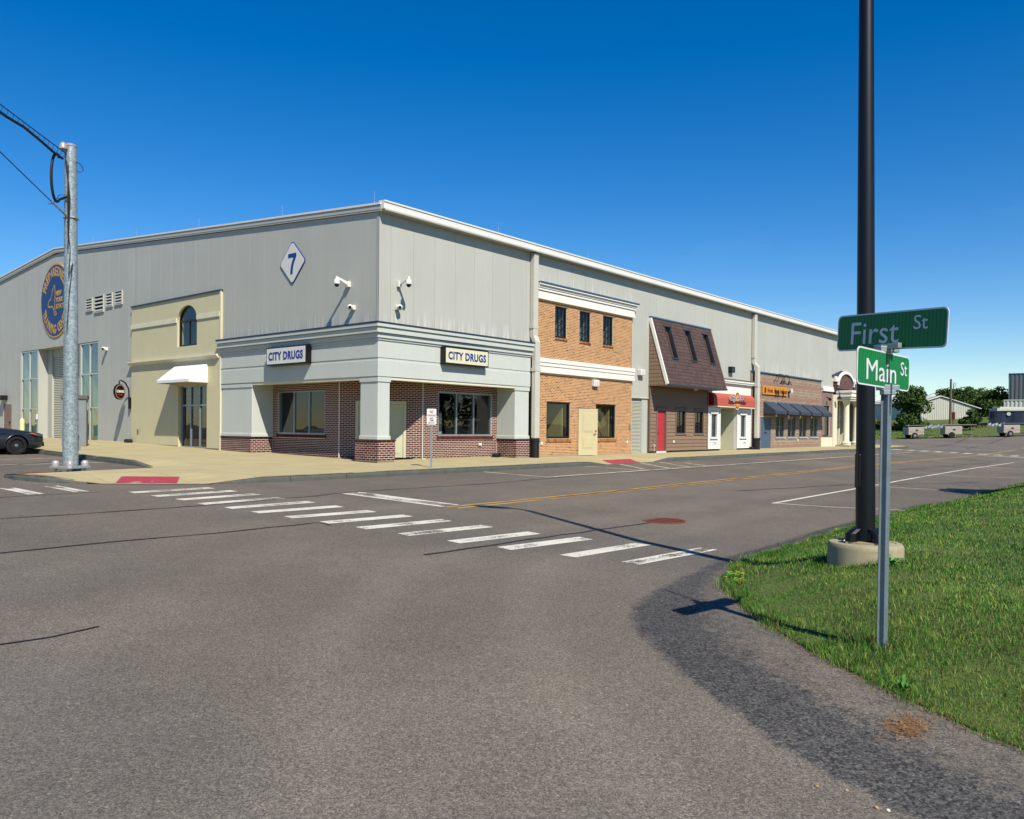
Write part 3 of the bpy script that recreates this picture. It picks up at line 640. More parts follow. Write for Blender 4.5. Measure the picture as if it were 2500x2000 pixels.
# red detectable-warning pads
def pad(pts, lab):
    bm = bmesh.new(); fc = bm.faces.new([bm.verts.new((x, y, 0)) for x, y in pts]); bmesh.ops.subdivide_edges(bm, edges=bm.edges[:], cuts=5, use_grid_fill=True)
    for v in bm.verts: v.co.z = sw(v.co.x, v.co.y)+.008
    me = bpy.data.meshes.new('tactile_pad'); bm.to_mesh(me); bm.free(); me.materials.append(MATS['tactile']); ob = bpy.data.objects.new('tactile_pad', me); COL.objects.link(ob); attach(ob, pave); ob['label'] = lab
    a, b, c, d = [Vector(q) for q in pts]; mb = MB(); nu, nv = 22, 10
    for i in range(nu):
        for j_ in range(nv):
            q = (a*(1-(i+.5)/nu)+b*((i+.5)/nu))*(1-(j_+.5)/nv)+(d*(1-(i+.5)/nu)+c*((i+.5)/nu))*((j_+.5)/nv); z = sw(q.x, q.y)+.008
            mb.add([(q.x-.014, q.y, z), (q.x, q.y-.014, z), (q.x+.014, q.y, z), (q.x, q.y+.014, z), (q.x, q.y, z+.006)], [(0, 1, 4), (1, 2, 4), (2, 3, 4), (3, 0, 4)])
    mb.build('dome_field', 'tactile', ob, kind='stuff')
pad([(-9.22, -1.45), (-8.12, -2.25), (-7.62, -1.42), (-8.72, -.68)], 'red studded pad at the corner ramp')
pad([(9.65, -3.02), (11.8, -3.02), (12.5, -2.05), (10.35, -2.05)], 'red studded pad at the mid-block ramp')

# lawn verge
LAWN = VERGE_EDGE+[(62, -30), (40, -60), (-10, -60), (-14, -30)]
def vz(x, y):
    d = poly_d((x, y), VERGE_EDGE); return ag(x, y)+.01+.38*ss(d/1.7)+.35*ss((d-2)/14)
lawn = filled('lawn', LAWN, vz, 'lawn_ground', [*np.arange(-13.4, -4, .3), *np.arange(-4, 16, 1), *np.arange(16, 60, 5)], [*np.arange(-23, -16, .3), -25, -28, -32, -40])
tag(lawn, 'mown green lawn on a low bank beside the junction', 'lawn', kind='structure')
def inside(x, y, poly=LAWN):
    c = False; n = len(poly)
    for i in range(n):
        x1, y1 = poly[i]; x2, y2 = poly[(i+1) % n]
        if (y1 > y) != (y2 > y) and x < (x2-x1)*(y-y1)/(y2-y1)+x1: c = not c
    return c
# ------------------------------------------------------------------ the big metal hall
HL = 52.0; HW = 54.0; EAVE = 8.42; RIDGE = 10.55
hall = thing('metal_hall', 'long grey metal-panelled hall with white gutter and low gable', 'building', (26, 27, 0))
def roofz(y): return EAVE+(RIDGE-EAVE)*(1-abs(y-27)/27)
# lower limit of the metal skin above each shopfront
ZA = [(0.08, 8.25, 4.6), (8.25, 16.0, 7.15), (16.0, 17.6, 2.78), (17.6, 24.0, 3.3), (24.0, 29.65, 4.1), (29.65, 41.75, 4.8), (41.75, HL, 4.2)]
ZB = [(0.08, 9.8, 4.6), (9.8, 17.8, 6.7), (17.8, 21.6, -.3), (21.6, 32.1, 5.42), (32.1, HW, -.3)]
def zlow(t, q):
    for a, b, z in t:
        if a <= q < b: return z
    return t[-1][2]
wl = MB()
for a, b, z in ZA: wl.box(max(a, .11), b, .115, .3, z, EAVE)
for a, b, z in ZB:
    k = max(1, int((b-a)/3))
    for i in range(k):
        y0, y1 = a+(b-a)*i/k, a+(b-a)*(i+1)/k
        for s, e in ([(y0, y1)] if not (y0 < 27 < y1) else [(y0, 27), (27, y1)]):
            zs, ze = roofz(s)-.05, roofz(e)-.05; s = max(s, .31)
            wl.add([(.115, s, z), (.3, s, z), (.3, e, z), (.115, e, z), (.115, s, zs), (.3, s, zs), (.3, e, ze), (.115, e, ze)], [(0, 3, 2, 1), (4, 5, 6, 7), (0, 1, 5, 4), (1, 2, 6, 5), (2, 3, 7, 6), (3, 0, 4, 7)])
wl.box(HL-.2, HL, .3, HW, -.3, EAVE).box(.3, HL-.2, HW-.2, HW, -.3, EAVE); wl.build('wall', 'panel', hall)
def cuts(t, start, pitch, end):
    c = {start, end}; q = start+pitch*.5
    while q < end: c.add(round(q, 3)); q += pitch
    for a, b, _ in t: c.add(a); c.add(b)
    c = sorted(x for x in c if start <= x <= end)
    o = [c[0]]
    for x in c[1:]:
        if x-o[-1] > .05: o.append(x)
    return o
ca = cuts(ZA, .08, 1.04, HL)
for a, b in zip(ca, ca[1:]):
    z = zlow(ZA, (a+b)/2); MB().piece(A_, a+.0015, b-.0015, .08, .115, z, EAVE-.01, ch=.003).build('panel', 'panel', hall)
cb = cuts(ZB, .08, 1.04, HW)
for a, b in zip(cb, cb[1:]):
    z = zlow(ZB, (a+b)/2); g = .0015; c = .003
    p = [(.115, a+g, z), (.115, b-g, z), (.115, b-g, roofz(b)-.03), (.115, a+g, roofz(a)-.03), (.08, a+g+c, z+c), (.08, b-g-c, z+c), (.08, b-g-c, roofz(b)-.04), (.08, a+g+c, roofz(a)-.04)]
    MB().add(p, [(4, 5, 6, 7), (0, 1, 5, 4), (1, 2, 6, 5), (2, 3, 7, 6), (3, 0, 4, 7)]).build('panel', 'panel', hall)
MB().box(.06, .078, .06, .16, 4.72, EAVE-.02).box(.06, .16, .058, .0785, 4.72, EAVE-.02).build('corner_trim', 'panel', hall)
# roof and eaves
rf = MB()
for s, e in ((-.1, 27), (27, 54.1)):
    z0, z1 = (roofz(0)+.20, RIDGE+.24) if s < 1 else (RIDGE+.24, roofz(0)+.2)
    rf.add([(.0, s, z0), (HL+.1, s, z0), (HL+.1, e, z1), (.0, e, z1), (.0, s, z0-.1), (HL+.1, s, z0-.1), (HL+.1, e, z1-.1), (.0, e, z1-.1)], [(0, 1, 2, 3), (7, 6, 5, 4), (0, 4, 5, 1), (1, 5, 6, 2), (2, 6, 7, 3), (3, 7, 4, 0)])
roof = rf.build('roof', 'gutter', hall)
g = MB(); prof = [(-.25, 8.44), (-.25, 8.505), (-.235, 8.51), (-.235, 8.66), (-.265, 8.67), (-.265, 8.72), (-.1, 8.73), (.02, 8.73), (.02, 8.44)]
g.prism([(.0, y, z) for y, z in prof], (HL+.1, 0, 0)).build('gutter', 'gutter', hall)
MB().box(0.05, HL, -.245, .08, 8.40, 8.435).build('soffit', 'panel', hall)
# gable trim on the side street: two stacked bands following the slope
for (dz0, dz1, x0, m_) in ((.02, .16, -.015, 'panel'), (.17, .24, -.04, 'gutter'), (-.03, .01, .0, 'gutter')):
    mb = MB()
    for s, e in ((-.1, 27), (27, 54.1)):
        zs, ze = (roofz(0), RIDGE+.03) if s < 1 else (RIDGE+.03, roofz(0))
        mb.add([(x0, s, zs+dz0), (.1, s, zs+dz0), (.1, e, ze+dz0), (x0, e, ze+dz0), (x0, s, zs+dz1), (.1, s, zs+dz1), (.1, e, ze+dz1), (x0, e, ze+dz1)], [(0, 3, 2, 1), (4, 5, 6, 7), (0, 1, 5, 4), (1, 2, 6, 5), (2, 3, 7, 6), (3, 0, 4, 7)])
    mb.build('gable_trim', m_, hall)
rod = None
spots = [(.25+.05, y, roofz(y)+.24) for y in (.6, 6.0, 12.2, 18.0, 22.8, 26.4, 31.5)]+[(x, .15, 8.73) for x in (6.2, 12.3, 17.2, 22.0, 26.6, 31.6, 36.8, 43.0)]
for x, y, z in spots:
    if rod is None:
        rod = MB().tube([(0, 0, 0), (0, 0, .07)], .012, 6).tube([(0, 0, .08), (0, 0, .52)], [.006, .004], 6).build('lightning_rod', 'galv_light', keep=True); ob = rod
    else: ob = bpy.data.objects.new('lightning_rod', rod.data); COL.objects.link(ob)
    ob.location = (x, y, z); attach(ob, hall)
# downspouts
def downspout(x0, x1, zjog, y1, zboot):
    mb = MB(); w = x1-x0; t = .012
    top = [(x0, -.02, 8.25), (x1, -.02, 8.25)]
    path = [(-.16, 8.36, .0), (-.14, 8.15, .0), (-.14, zjog+.25, .0), (y1, zjog, 0), (y1, zboot, 0)]
    vs = []
    for y, z, _ in path: vs += [(x0, y-.0, z), (x1, y-.0, z), (x1, y+.2, z), (x0, y+.2, z)]
    f = [(4*i+k, 4*i+(k+1) % 4, 4*i+4+(k+1) % 4, 4*i+4+k) for i in range(len(path)-1) for k in range(4)]+[(0, 1, 2, 3)]
    d = mb.add(vs, f).build('downspout', 'downpipe', hall, bevel=.015)
    for z in (zjog+.55, zjog-1.2): MB().box(x0-.03, x1+.03, (-.15 if z > zjog else y1-.01), (.06 if z > zjog else y1+.21), z, z+.13).build('pipe_strap', 'downpipe', d)
    MB().tube([((x0+x1)/2, y1+.1, -.1), ((x0+x1)/2, y1+.1, zboot+.02)], w*.56, 14).tube([((x0+x1)/2, y1+.1, zboot-.1), ((x0+x1)/2, y1+.1, zboot+.03)], w*.62, 14).build('pipe_boot', 'black_plastic', d, smooth=True)
downspout(8.1, 8.4, 4.75, -.26, .78); downspout(29.75, 30.1, 5.1, -.36, .72)
# roll-up service door beside the brick shop
MB().box(17.14, 17.58, .12, .3, -.2, 2.76).box(15.9, 17.14, .27, .33, -.2, 2.9).box(15.9, 17.14, .12, .27, 2.70, 2.76).build('door_recess', 'panel', hall)
ro = MB()
for i in range(40): ro.piece(A_, 15.92, 17.04, .17, .25, .02+i*.068, .02+(i+1)*.068-.004, ch=.016)
ro.build('roll_up_door', 'roller', hall, recalc=False); bx('door_guide', 'alu_white', hall, 17.04, 17.13, .125, .25, 0, 2.70)
bx('lintel_trim', 'downpipe', hall, 15.95, 17.6, .06, .12, 2.74, 2.80)
# big glazed bay with roll-up door on the side street
bay = MB(); bay.pbox(B_, 29.5, 29.62, .1, .75, -.1, 5.42).pbox(B_, 23.8, 23.92, .1, .75, -.1, 5.42).pbox(B_, 23.92, 29.5, .68, .78, 5.0, 5.42).pbox(B_, 21.55, 32.15, .105, .8, 5.42, 5.5); bay.build('door_recess', 'panel', hall)
bx('jamb_panel', 'panel', hall, 28.9, 29.5, .6, .72, .2, 5.42, pl=B_); bx('jamb_panel', 'panel', hall, 23.92, 24.4, .6, .72, .2, 5.42, pl=B_)
rb = MB()
for i in range(54): rb.piece(B_, 24.4, 28.9, .70, .76, .05+i*.098, .05+(i+1)*.098-.005, ch=.018)
rb.build('roll_up_door', 'roller', hall, recalc=False)
for u0, u1 in ((21.62, 23.8), (29.62, 32.08)): window(hall, B_, u0, u1, .28, 5.4, .1, 'alu_white', .07, 2, [2.05, 3.78], .07, 'glass_teal', fd=.12)
room(hall, B_, 21.6, 23.8, .2, 5.4, .3, 5, 'inside_white', 'inside_beige', 'inside_dark'); room(hall, B_, 29.62, 32.1, .2, 5.4, .3, 5, 'inside_white', 'inside_beige')
bx('base_trim', 'trim_white', hall, 17.85, 21.55, .03, .12, .02, .30, pl=B_); bx('base_trim', 'black', hall, 17.85, 21.55, .0, .12, .0, .2, pl=B_)
for y0, y1, z0, z1 in ((22.25, 23.03, 6.98, 7.66), (20.94, 22.02, 6.83, 7.70), (19.96, 20.68, 7.0, 7.70), (18.9, 19.69, 7.02, 7.72)):
    fr = MB().pbox(B_, y0, y1, .02, .1, z0, z0+.05).pbox(B_, y0, y1, .02, .1, z1-.05, z1).pbox(B_, y0, y0+.06, .02, .1, z0+.05, z1-.05).pbox(B_, y1-.06, y1, .02, .1, z0+.05, z1-.05).build('wall_louvre', 'panel', hall)
    MB().quad((.075, y0+.05, z0+.04), (.075, y1-.05, z0+.04), (.075, y1-.05, z1-.04), (.075, y0+.05, z1-.04)).build('louvre_shade_sheet', 'inside_black', fr)  # black sheet stands in for the shaded depth behind the slats
    n = 4
    for i in range(n):
        z = z0+.07+(z1-z0-.12)*i/n; MB().add([(.022, y0+.06, z), (.022, y1-.06, z), (.073, y1-.06, z+.09), (.073, y0+.06, z+.09), (.022, y0+.06, z+.025), (.022, y1-.06, z+.025), (.073, y1-.06, z+.115), (.073, y0+.06, z+.115)], [(0, 1, 2, 3), (4, 5, 6, 7), (0, 1, 5, 4), (1, 2, 6, 5), (2, 3, 7, 6), (3, 0, 4, 7)]).build('slat', 'panel', fr)
sd = bx('service_door', 'brown_metal', hall, 33.55, 34.75, .05, .1, .2, 2.35, pl=B_); bx('door_frame', 'panel', sd, 34.75, 34.87, .03, .1, .2, 2.42, pl=B_); bx('handle', 'black', sd, 33.7, 33.78, .0, .05, 1.2, 1.32, pl=B_)

# ------------------------------------------------------------------ corner drugstore front
drug = thing('drugstore_front', 'pale blue stucco corner shopfront with recessed red brick and brick-based columns', 'shopfront', (0, 0, 0))
def ell(mb, e, z0, z1, xa=8.1, yb=9.82, dep=.9):          # L-shaped course projecting by e from the two street faces
    return mb.prism([(-e, -e, z0), (xa, -e, z0), (xa, dep, z0), (dep, dep, z0), (dep, yb, z0), (-e, yb, z0)], (0, 0, z1-z0))
MB_ = MB(); ell(MB_, 0, 2.9, 3.452); ell(MB_, 0, 3.528, 4.11); MB_.build('fascia', 'stucco_blue', drug, bevel=.012)
ell(MB(), -.018, 3.44, 3.54, 8.08, 9.8).build('fascia_groove', 'stucco_blue', drug)
for e, z0, z1 in ((.035, 4.11, 4.175), (.075, 4.182, 4.34), (.15, 4.35, 4.53), (.20, 4.54, 4.655)): ell(MB(), e, z0, z1, 8.1+e*.3, 9.82+e*.5, .6).build('cornice_course', 'stucco_blue', drug, bevel=.01)
ell(MB(), .215, 4.658, 4.71, 8.15, 9.9, .3).build('cornice_cap', 'cap_metal', drug)
MB().box(.3, 8.0, .9, 3.4, 2.905, 2.97).box(.3, 3.4, 3.4, 9.7, 2.905, 2.97).build('soffit', 'cream_light', drug)
MB().box(.585, 7.15, .03, .3, 2.80, 2.898).box(.03, .3, .975, 7.57, 2.80, 2.898).build('beam_edge', 'cream_light', drug, bevel=.01)
def column(x0, x1, y0, y1, bx0, bx1, by0, by1, nm):
    MB().box(x0, x1, y0, y1, .88, 2.74).build(nm, 'stucco_blue', drug, bevel=.012)
    MB().box(x0-.03, x1+.03, y0-.03, y1+.03, 2.72, 2.895).build(nm+'_capital', 'stucco_blue', drug, bevel=.012)
    MB().box(x0-.035, x1+.035, y0-.035, y1+.035, .765, .905).build(nm+'_base', 'stucco_blue', drug, bevel=.02)
    MB().box(bx0+.01, bx1-.01, by0+.01, by1-.01, .06, .74).build('brick_core', 'mortar_pink', drug)
    MB().box(bx0-.02, bx1+.02, by0-.02, by1+.02, .735, .768).build('ledge', 'brick_red', drug)
    MB().box(bx0+.03, bx1-.03, by0+.03, by1-.03, -.4, .062).build('plinth', 'concrete', drug)
column(.05, .57, .05, .96, 0, .8, 0, 1.2, 'column'); column(7.18, 8.06, .05, 1.1, 7.2, 8.1, 0, 1.0, 'pilaster'); column(.05, 1.1, 7.6, 9.8, 0, 1.0, 7.64, 9.92, 'pilaster')
def brick_ring(u0, u1, v0, v1, faces, **k):
    n = 0
    for fc in faces:
        if fc == 'a': n += bricks(drug, A_, u0, u1, .065, .737, v0+.01, [], 'brick_red', **k)
        if fc == 'b': n += bricks(drug, B_, v0, v1, .065, .737, u0+.01, [], 'brick_red', **k)
        if fc == 'B':                                   # face looking back to -y, seen from the recess side (u1 side)
            n += bricks(drug, line_plane((u1, v1), (u1, v0)), 0, v1-v0, .065, .737, .01, [], 'brick_red', **k)
        if fc == 'A':
            n += bricks(drug, A_, u0, u1, .065, .737, v0+.01, [], 'brick_red', **k)
    return n
left = 300
for q in ((0, .8, 0, 1.2, 'ab'), (0, 1.0, 7.64, 9.92, 'a'), (7.2, 8.1, 0, 1.0, 'ab'), (0, 1.0, 7.64, 9.92, 'b')):
    for fc in q[4]: left -= brick_ring(*q[:4], fc, single=left, ch=.0747)
# recessed walls with windows and the canted double door
WA = (3.82, 6.86, .89, 2.57); WB = (4.19, 7.26, .89, 2.59)
cant = line_plane((1.0, 3.33), (3.01, 1.0)); CL = cant.length; DH = (.60, 2.47, -.1, 2.15)
holed(MB(), A_, 3.0, 7.3, -.3, 2.92, 1.01, 1.2, [WA]).build('recess_wall', 'mortar_pink', drug); holed(MB(), B_, 3.33, 7.7, -.3, 2.92, 1.01, 1.2, [WB]).build('recess_wall', 'mortar_pink', drug)
holed(MB(), cant, -.0, CL, -.3, 2.92, .01, .18, [DH]).build('recess_wall', 'mortar_pink', drug)
bricks(drug, A_, 3.02, 7.2, .06, 2.91, 1.01, [(WA[0], WA[1], WA[2]-.13, WA[3])], 'brick_red'); bricks(drug, B_, 3.34, 7.64, .06, 2.91, 1.01, [(WB[0], WB[1], WB[2]-.13, WB[3])], 'brick_red')
bricks(drug, cant, .01, CL-.01, .06, 2.91, .01, [DH], 'brick_red')
for pl, u in ((A_, 3.012), (B_, 3.335)): bx('caulk_joint', 'cornice_white', drug, u-.012, u+.012, .985, 1.02, .05, 2.9, pl=pl)
MB().box(3.2, 7.2, .97, 1.1, -.3, .062).pbox(B_, 3.4, 7.64, .97, 1.1, -.3, .062).pbox(cant, 0, .6, -.04, .1, -.3, .062).pbox(cant, 2.47, CL, -.04, .1, -.3, .062).build('plinth', 'concrete', drug)
for pl, w in ((A_, WA), (B_, WB)):
    mb = MB(); u = w[0]-.08
    while u < w[1]+.02: mb.piece(pl, u+.005, u+.062, .965, 1.02, w[2]-.125, w[2]-.005, random.random()); u += .0677
    mb.build('sill_bricks', 'brick_red', drug, kind='stuff', recalc=False)
    window(drug, pl, w[0], w[1], w[2], w[3], 1.03, 'alu', .06, 3, 1, .06, 'glass', fd=.1)
# canted door: frame and two leaves
fr = MB().pbox(cant, .60, .70, -.015, .12, 0, 2.15).pbox(cant, 2.37, 2.47, -.015, .12, 0, 2.15).pbox(cant, .70, 2.37, -.015, .12, 2.05, 2.15).build('door_frame', 'pale_door', drug)
for a, b in ((.705, 1.53), (1.54, 2.365)):
    lf = MB().pbox(cant, a, b, .03, .075, .06, 2.045).build('door', 'pale_door', drug)
    for z0, z1 in ((.22, .85), (1.0, 1.9)):
        MB().pbox(cant, a+.13, b-.13, .018, .031, z0, z1).build('door_panel', 'pale_door', lf, bevel=.01)
    for z in (.35, 1.1, 1.85): MB().pbox(cant, (a-.012 if a < 1 else b-.01), (a+.01 if a < 1 else b+.012), .012, .032, z, z+.11).build('hinge', 'alu', lf)
    MB().pbox(cant, (b-.1 if a < 1 else a+.07), (b-.07 if a < 1 else a+.1), -.03, .03, .95, 1.15).build('handle', 'alu', lf)
# shop interior
mbf = MB().quad((1.2, 1.2, .08), (8, 1.2, .08), (8, 9.6, .08), (1.2, 9.6, .08)).build('interior_floor', 'inside_dark', drug)
MB().quad((7.9, 1.2, .08), (7.9, 9.6, .08), (7.9, 9.6, 2.95), (7.9, 1.2, 2.95)).build('interior_wall', 'inside_beige', drug); MB().quad((1.2, 9.5, .08), (8, 9.5, .08), (8, 9.5, 2.95), (1.2, 9.5, 2.95)).build('interior_wall', 'inside_beige', drug)
MB().quad((1.2, 1.2, 2.95), (8, 1.2, 2.95), (8, 9.6, 2.95), (1.2, 9.6, 2.95)).build('interior_ceiling', 'inside_dark', drug)
MB().box(3.9, 4.5, 3.2, 3.3, .08, 2.6).box(3.6, 7.6, 4.6, 4.7, .08, 2.9).build('interior_partition', 'inside_black', drug); MB().box(3.2, 3.3, 4.4, 9.0, .08, 2.9).build('interior_partition', 'inside_black', drug)
MB().box(4.0, 4.04, 1.55, 1.56, 1.3, 1.75).build('poster', 'plastic_white', drug); MB().box(4.3, 4.5, 1.5, 1.51, 1.35, 1.75).box(4.3, 4.5, 1.5, 1.51, .95, 1.28).build('poster', 'sign_white', drug)
ct = MB().box(2.0, 2.7, 4.6, 6.9, 1.02, 1.08).box(2.1, 2.6, 4.7, 6.8, .08, 1.02).build('counter', 'inside_white', drug)
MB().box(6.2, 6.9, 1.7, 2.1, 1.5, 1.56).box(6.45, 6.6, 1.8, 1.95, .08, 1.5).build('display_stand', 'inside_white', drug)

# ------------------------------------------------------------------ tan brick shop
bs = thing('brick_shopfront', 'two-storey tan brick shopfront with white cornice bands and dark windows', 'shopfront', (12.2, 0, 0))
X0, X1 = 8.46, 15.9
up = [(9.73, 10.57), (11.52, 12.36), (13.36, 14.2)]; UZ = (5.07, 6.42); lo = [(9.2, 10.9, .78, 2.35), (12.86, 14.52, .78, 2.35)]; dr = (11.46, 12.38, -.3, 2.13)
H = [(a, b, *UZ) for a, b in up]+lo+[dr]
holed(MB(), A_, X0, X1, -.3, 7.2, .008, .3, H).build('wall', 'mortar_tan', bs)
HB = [(a, b, UZ[0]-.0, UZ[1]) for a, b in up]+[(a-.0, b+.0, c-.14, d) for a, b, c, d in lo]+[dr, (X0-1, X1+1, 3.5, 4.16), (X0-1, X1+1, 6.55, 7.3)]
bricks(bs, A_, X0, X1, .08, 6.6, .008, HB, 'brick_tan', ch=.0677)
rc = line_plane((X0, .3), (X0, 0)); 
MB().box(X0, X1, -.012, .1, -.3, .078).build('plinth', 'concrete', bs)
for i, (z0, z1, e) in enumerate(((6.57, 6.66, .10), (6.665, 6.92, .075), (6.93, 7.02, .12), (7.03, 7.13, .15), (7.135, 7.21, .22))): MB().box(X0-.02, X1+e, -e, .2, z0, z1).build('cornice_course', 'cornice_white', bs, bevel=.008)
MB().box(X0-.02, X1+.25, -.25, .2, 7.213, 7.27).build('cornice_cap', 'blue_cap', bs)
for z0, z1, e in ((3.53, 3.63, .10), (3.635, 3.80, .075), (3.81, 3.95, .10), (3.96, 4.14, .125)): MB().box(X0-.01, X1+.1, -e, .1, z0, z1).build('band_course', 'cornice_white', bs, bevel=.008)
def rowlock(parent, u0, u1, z0, z1, m, d=-.04, pl=A_):
    mb = MB(); u = u0
    while u < u1-.03: mb.piece(pl, u+.004, min(u+.064, u1), d, .03, z0, z1, random.random()); u += .0677
    mb.build('sill_bricks', m, parent, kind='stuff', recalc=False); MB().pbox(pl, u0, u1, d+.012, .03, z0+.006, z1-.006).build('sill_mortar', 'mortar_tan', parent)
for a, b in up:
    window(bs, A_, a, b, UZ[0]+.02, UZ[1], .05, 'black_frame', .07, 3, 4, .03, 'glass', fd=.07); rowlock(bs, a-.03, b+.03, UZ[0]-.07, UZ[0]+.01, 'brick_tan')
    MB().box(a-.12, b+.12, -.006, .1, UZ[1], UZ[1]+.012).build('lintel', 'brown_metal', bs)
for a, b, c, d in lo:
    window(bs, A_, a, b, c, d, .06, 'black_frame', .085, 1, 1, .05, 'glass', fd=.1); rowlock(bs, a-.05, b+.05, c-.135, c-.01, 'brick_tan'); MB().box(a-.2, b+.2, -.006, .1, d, d+.012).build('lintel', 'brown_metal', bs)
MB().box(dr[0], dr[0]+.05, .02, .14, 0, 2.13).box(dr[1]-.05, dr[1], .02, .14, 0, 2.13).box(dr[0]+.05, dr[1]-.05, .02, .14, 2.06, 2.13).build('door_frame', 'cornice_white', bs)
MB().box(dr[0]-.12, dr[1]+.06, -.006, .1, 2.13, 2.145).build('lintel', 'brown_metal', bs)
dp = line_plane((11.47, -.015), (11.47+.95*math.cos(R(28)), -.015-.95*math.sin(R(28))))
od = MB().pbox(dp, 0, .95, -.022, .022, .035, 2.10).build('open_door', 'beige_door', bs, label='beige panelled door standing open outwards')
for z0, z1 in ((.32, .86), (1.06, 1.92)):
    MB().pbox(dp, .2, .75, -.030, -.021, z0, z1).build('door_panel', 'beige_door', od, bevel=.012); MB().pbox(dp, .25, .70, -.040, -.029, z0+.05, z1-.05).build('door_panel', 'beige_door', od, bevel=.012)
MB().tube([dp.p(.86, -.02, 1.0), dp.p(.86, -.06, 1.0), dp.p(.80, -.07, .97), dp.p(.72, -.065, .98)], .012, 8).tube([dp.p(.86, -.02, 1.12), dp.p(.86, -.05, 1.12)], .03, 10).build('handle', 'dark_lens', od, smooth=True)
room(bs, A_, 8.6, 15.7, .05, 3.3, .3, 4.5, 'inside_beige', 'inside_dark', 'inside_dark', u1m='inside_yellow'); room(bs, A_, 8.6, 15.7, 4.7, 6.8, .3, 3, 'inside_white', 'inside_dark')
for x in (10.55, 14.2): MB().box(x, x+.06, .2, 1.0, .3, 2.35).build('interior_return', 'inside_yellow', bs)
for a, b in up: MB().box(b-.02, b+.02, .15, .7, 4.9, 6.5).build('interior_return', 'inside_white', bs)
for k in (0, .14): tag(MB().prism([(12.95+k, .34, 2.1), (13.03+k, .34, 2.1), (14.02+k, .34, .8), (13.94+k, .34, .8)], (0, .05, 0)).build('lumber_board', 'lumber'), 'pale board leaning inside the brick shop window, '+('left of two' if k == 0 else 'right of two'), 'board', 'boards leaning inside the window')

# ------------------------------------------------------------------ brown mansard shop
br = thing('brown_shopfront', 'brown clapboard shopfront under an overhanging shingled mansard', 'shopfront', (20.8, 0, 0))
X0, X1 = 17.6, 23.86
dr = (18.34, 19.2, -.3, 2.16); wn = [(20.3, 21.3, 1.02, 2.2), (22.34, 23.33, 1.02, 2.2)]
holed(MB(), A_, X0, X1, -.3, 3.4, .02, .25, [dr]+wn).build('wall', 'trim_brown', br)
def boards(parent, pl, u0, u1, z0, z1, d, holes, m, h=.185, lap=.026):
    z = z0; out_ = []
    while z < z1-.02:
        e = min(z+h, z1); segs = [(u0, u1)]
        for q in holes:
            if q[2]-.02 < (z+e)/2 < q[3]+.02: segs = [w for (a, b) in segs for w in ((a, min(b, q[0])), (max(a, q[1]), b)) if w[1]-w[0] > .03]
        for a, b in segs:
            p = pl.p; g = .002
            mb = MB().add([p(a+g, d-lap-.006, z), p(b-g, d-lap-.006, z), p(b-g, d-.006, e), p(a+g, d-.006, e), p(a+g, d+.01, z), p(b-g, d+.01, z), p(b-g, d+.01, e), p(a+g, d+.01, e)], [(0, 1, 2, 3), (0, 4, 5, 1), (1, 5, 6, 2), (0, 3, 7, 4), (3, 2, 6, 7)])
            mb.build('siding_board', m, parent, recalc=False)
        z = e
ex = lambda q, k: (q[0]-k, q[1]+k, q[2]-k, q[3]+k)
boards(br, A_, X0+.02, X1-.02, .12, 3.38, .02, [ex(dr, .1)]+[ex(w, .09) for w in wn], 'siding_brown', .19)
for u0, u1, z0, z1 in [(X0-.02, X0+.06, .1, 3.4), (X1-.06, X1+.02, .1, 3.4), (dr[0]-.1, dr[0], .1, 2.16), (dr[1], dr[1]+.1, .1, 2.16), (dr[0]-.1, dr[1]+.1, 2.16, 2.27)]: bx('trim_board', 'trim_brown', br, u0, u1, -.022, .03, z0, z1)
bx('door_head', 'trim_brown', br, dr[0]-.14, dr[1]+.14, -.06, .03, 2.272, 2.31)
for w in wn:
    u0, u1, z0, z1 = w
    for q in [(u0-.09, u0, z0, z1), (u1, u1+.09, z0, z1), (u0-.09, u1+.09, z1, z1+.09), (u0-.09, u1+.09, z0-.09, z0)]: bx('window_trim', 'trim_brown', br, q[0], q[1], -.022, .03, q[2], q[3])
    bx('window_head', 'trim_brown', br, u0-.12, u1+.12, -.06, .03, z1+.092, z1+.13)
    window(br, A_, u0, u1, z0, z1, .05, 'black_frame', .06, 2, 2, .02, 'glass', fd=.06)
rd = bx('red_door', 'red_door', br, dr[0]+.02, dr[1]-.02, .06, .1, .1, 2.14, label='red six-panel door')
for a, b in ((.14, .38), (.48, .72)):
    for z0, z1 in ((.3, .85), (1.0, 1.6), (1.72, 1.98)): MB().piece(A_, dr[0]+a, dr[0]+b, .05, .07, z0, z1, ch=.02).build('door_panel', 'red_door', rd)
MB().tube([(dr[0]+.1, .06, 1.03), (dr[0]+.1, .0, 1.03), (dr[0]+.2, -.005, 1.03)], .014, 8).tube([(dr[0]+.1, .06, 1.15), (dr[0]+.1, .03, 1.15)], .03, 8).build('handle', 'black', rd, smooth=True)
bx('door_step', 'cornice_white', br, dr[0]-.05, dr[1]+.05, -.02, .2, -.3, .1)
bx('base_strip', 'black', br, X0, dr[0]-.1, -.002, .1, -.3, .11); bx('base_strip', 'black', br, dr[1]+.1, X1, -.002, .1, -.3, .11)
room(br, A_, 19.4, 23.7, .1, 3.0, .25, 2.5, 'inside_dark', 'inside_black', 'inside_dark')
MB().box(20.55, 20.62, .3, .36, 1.0, 2.2).box(22.6, 22.66, .3, .36, 1.0, 2.2).build('curtain_rail', 'inside_yellow', br)
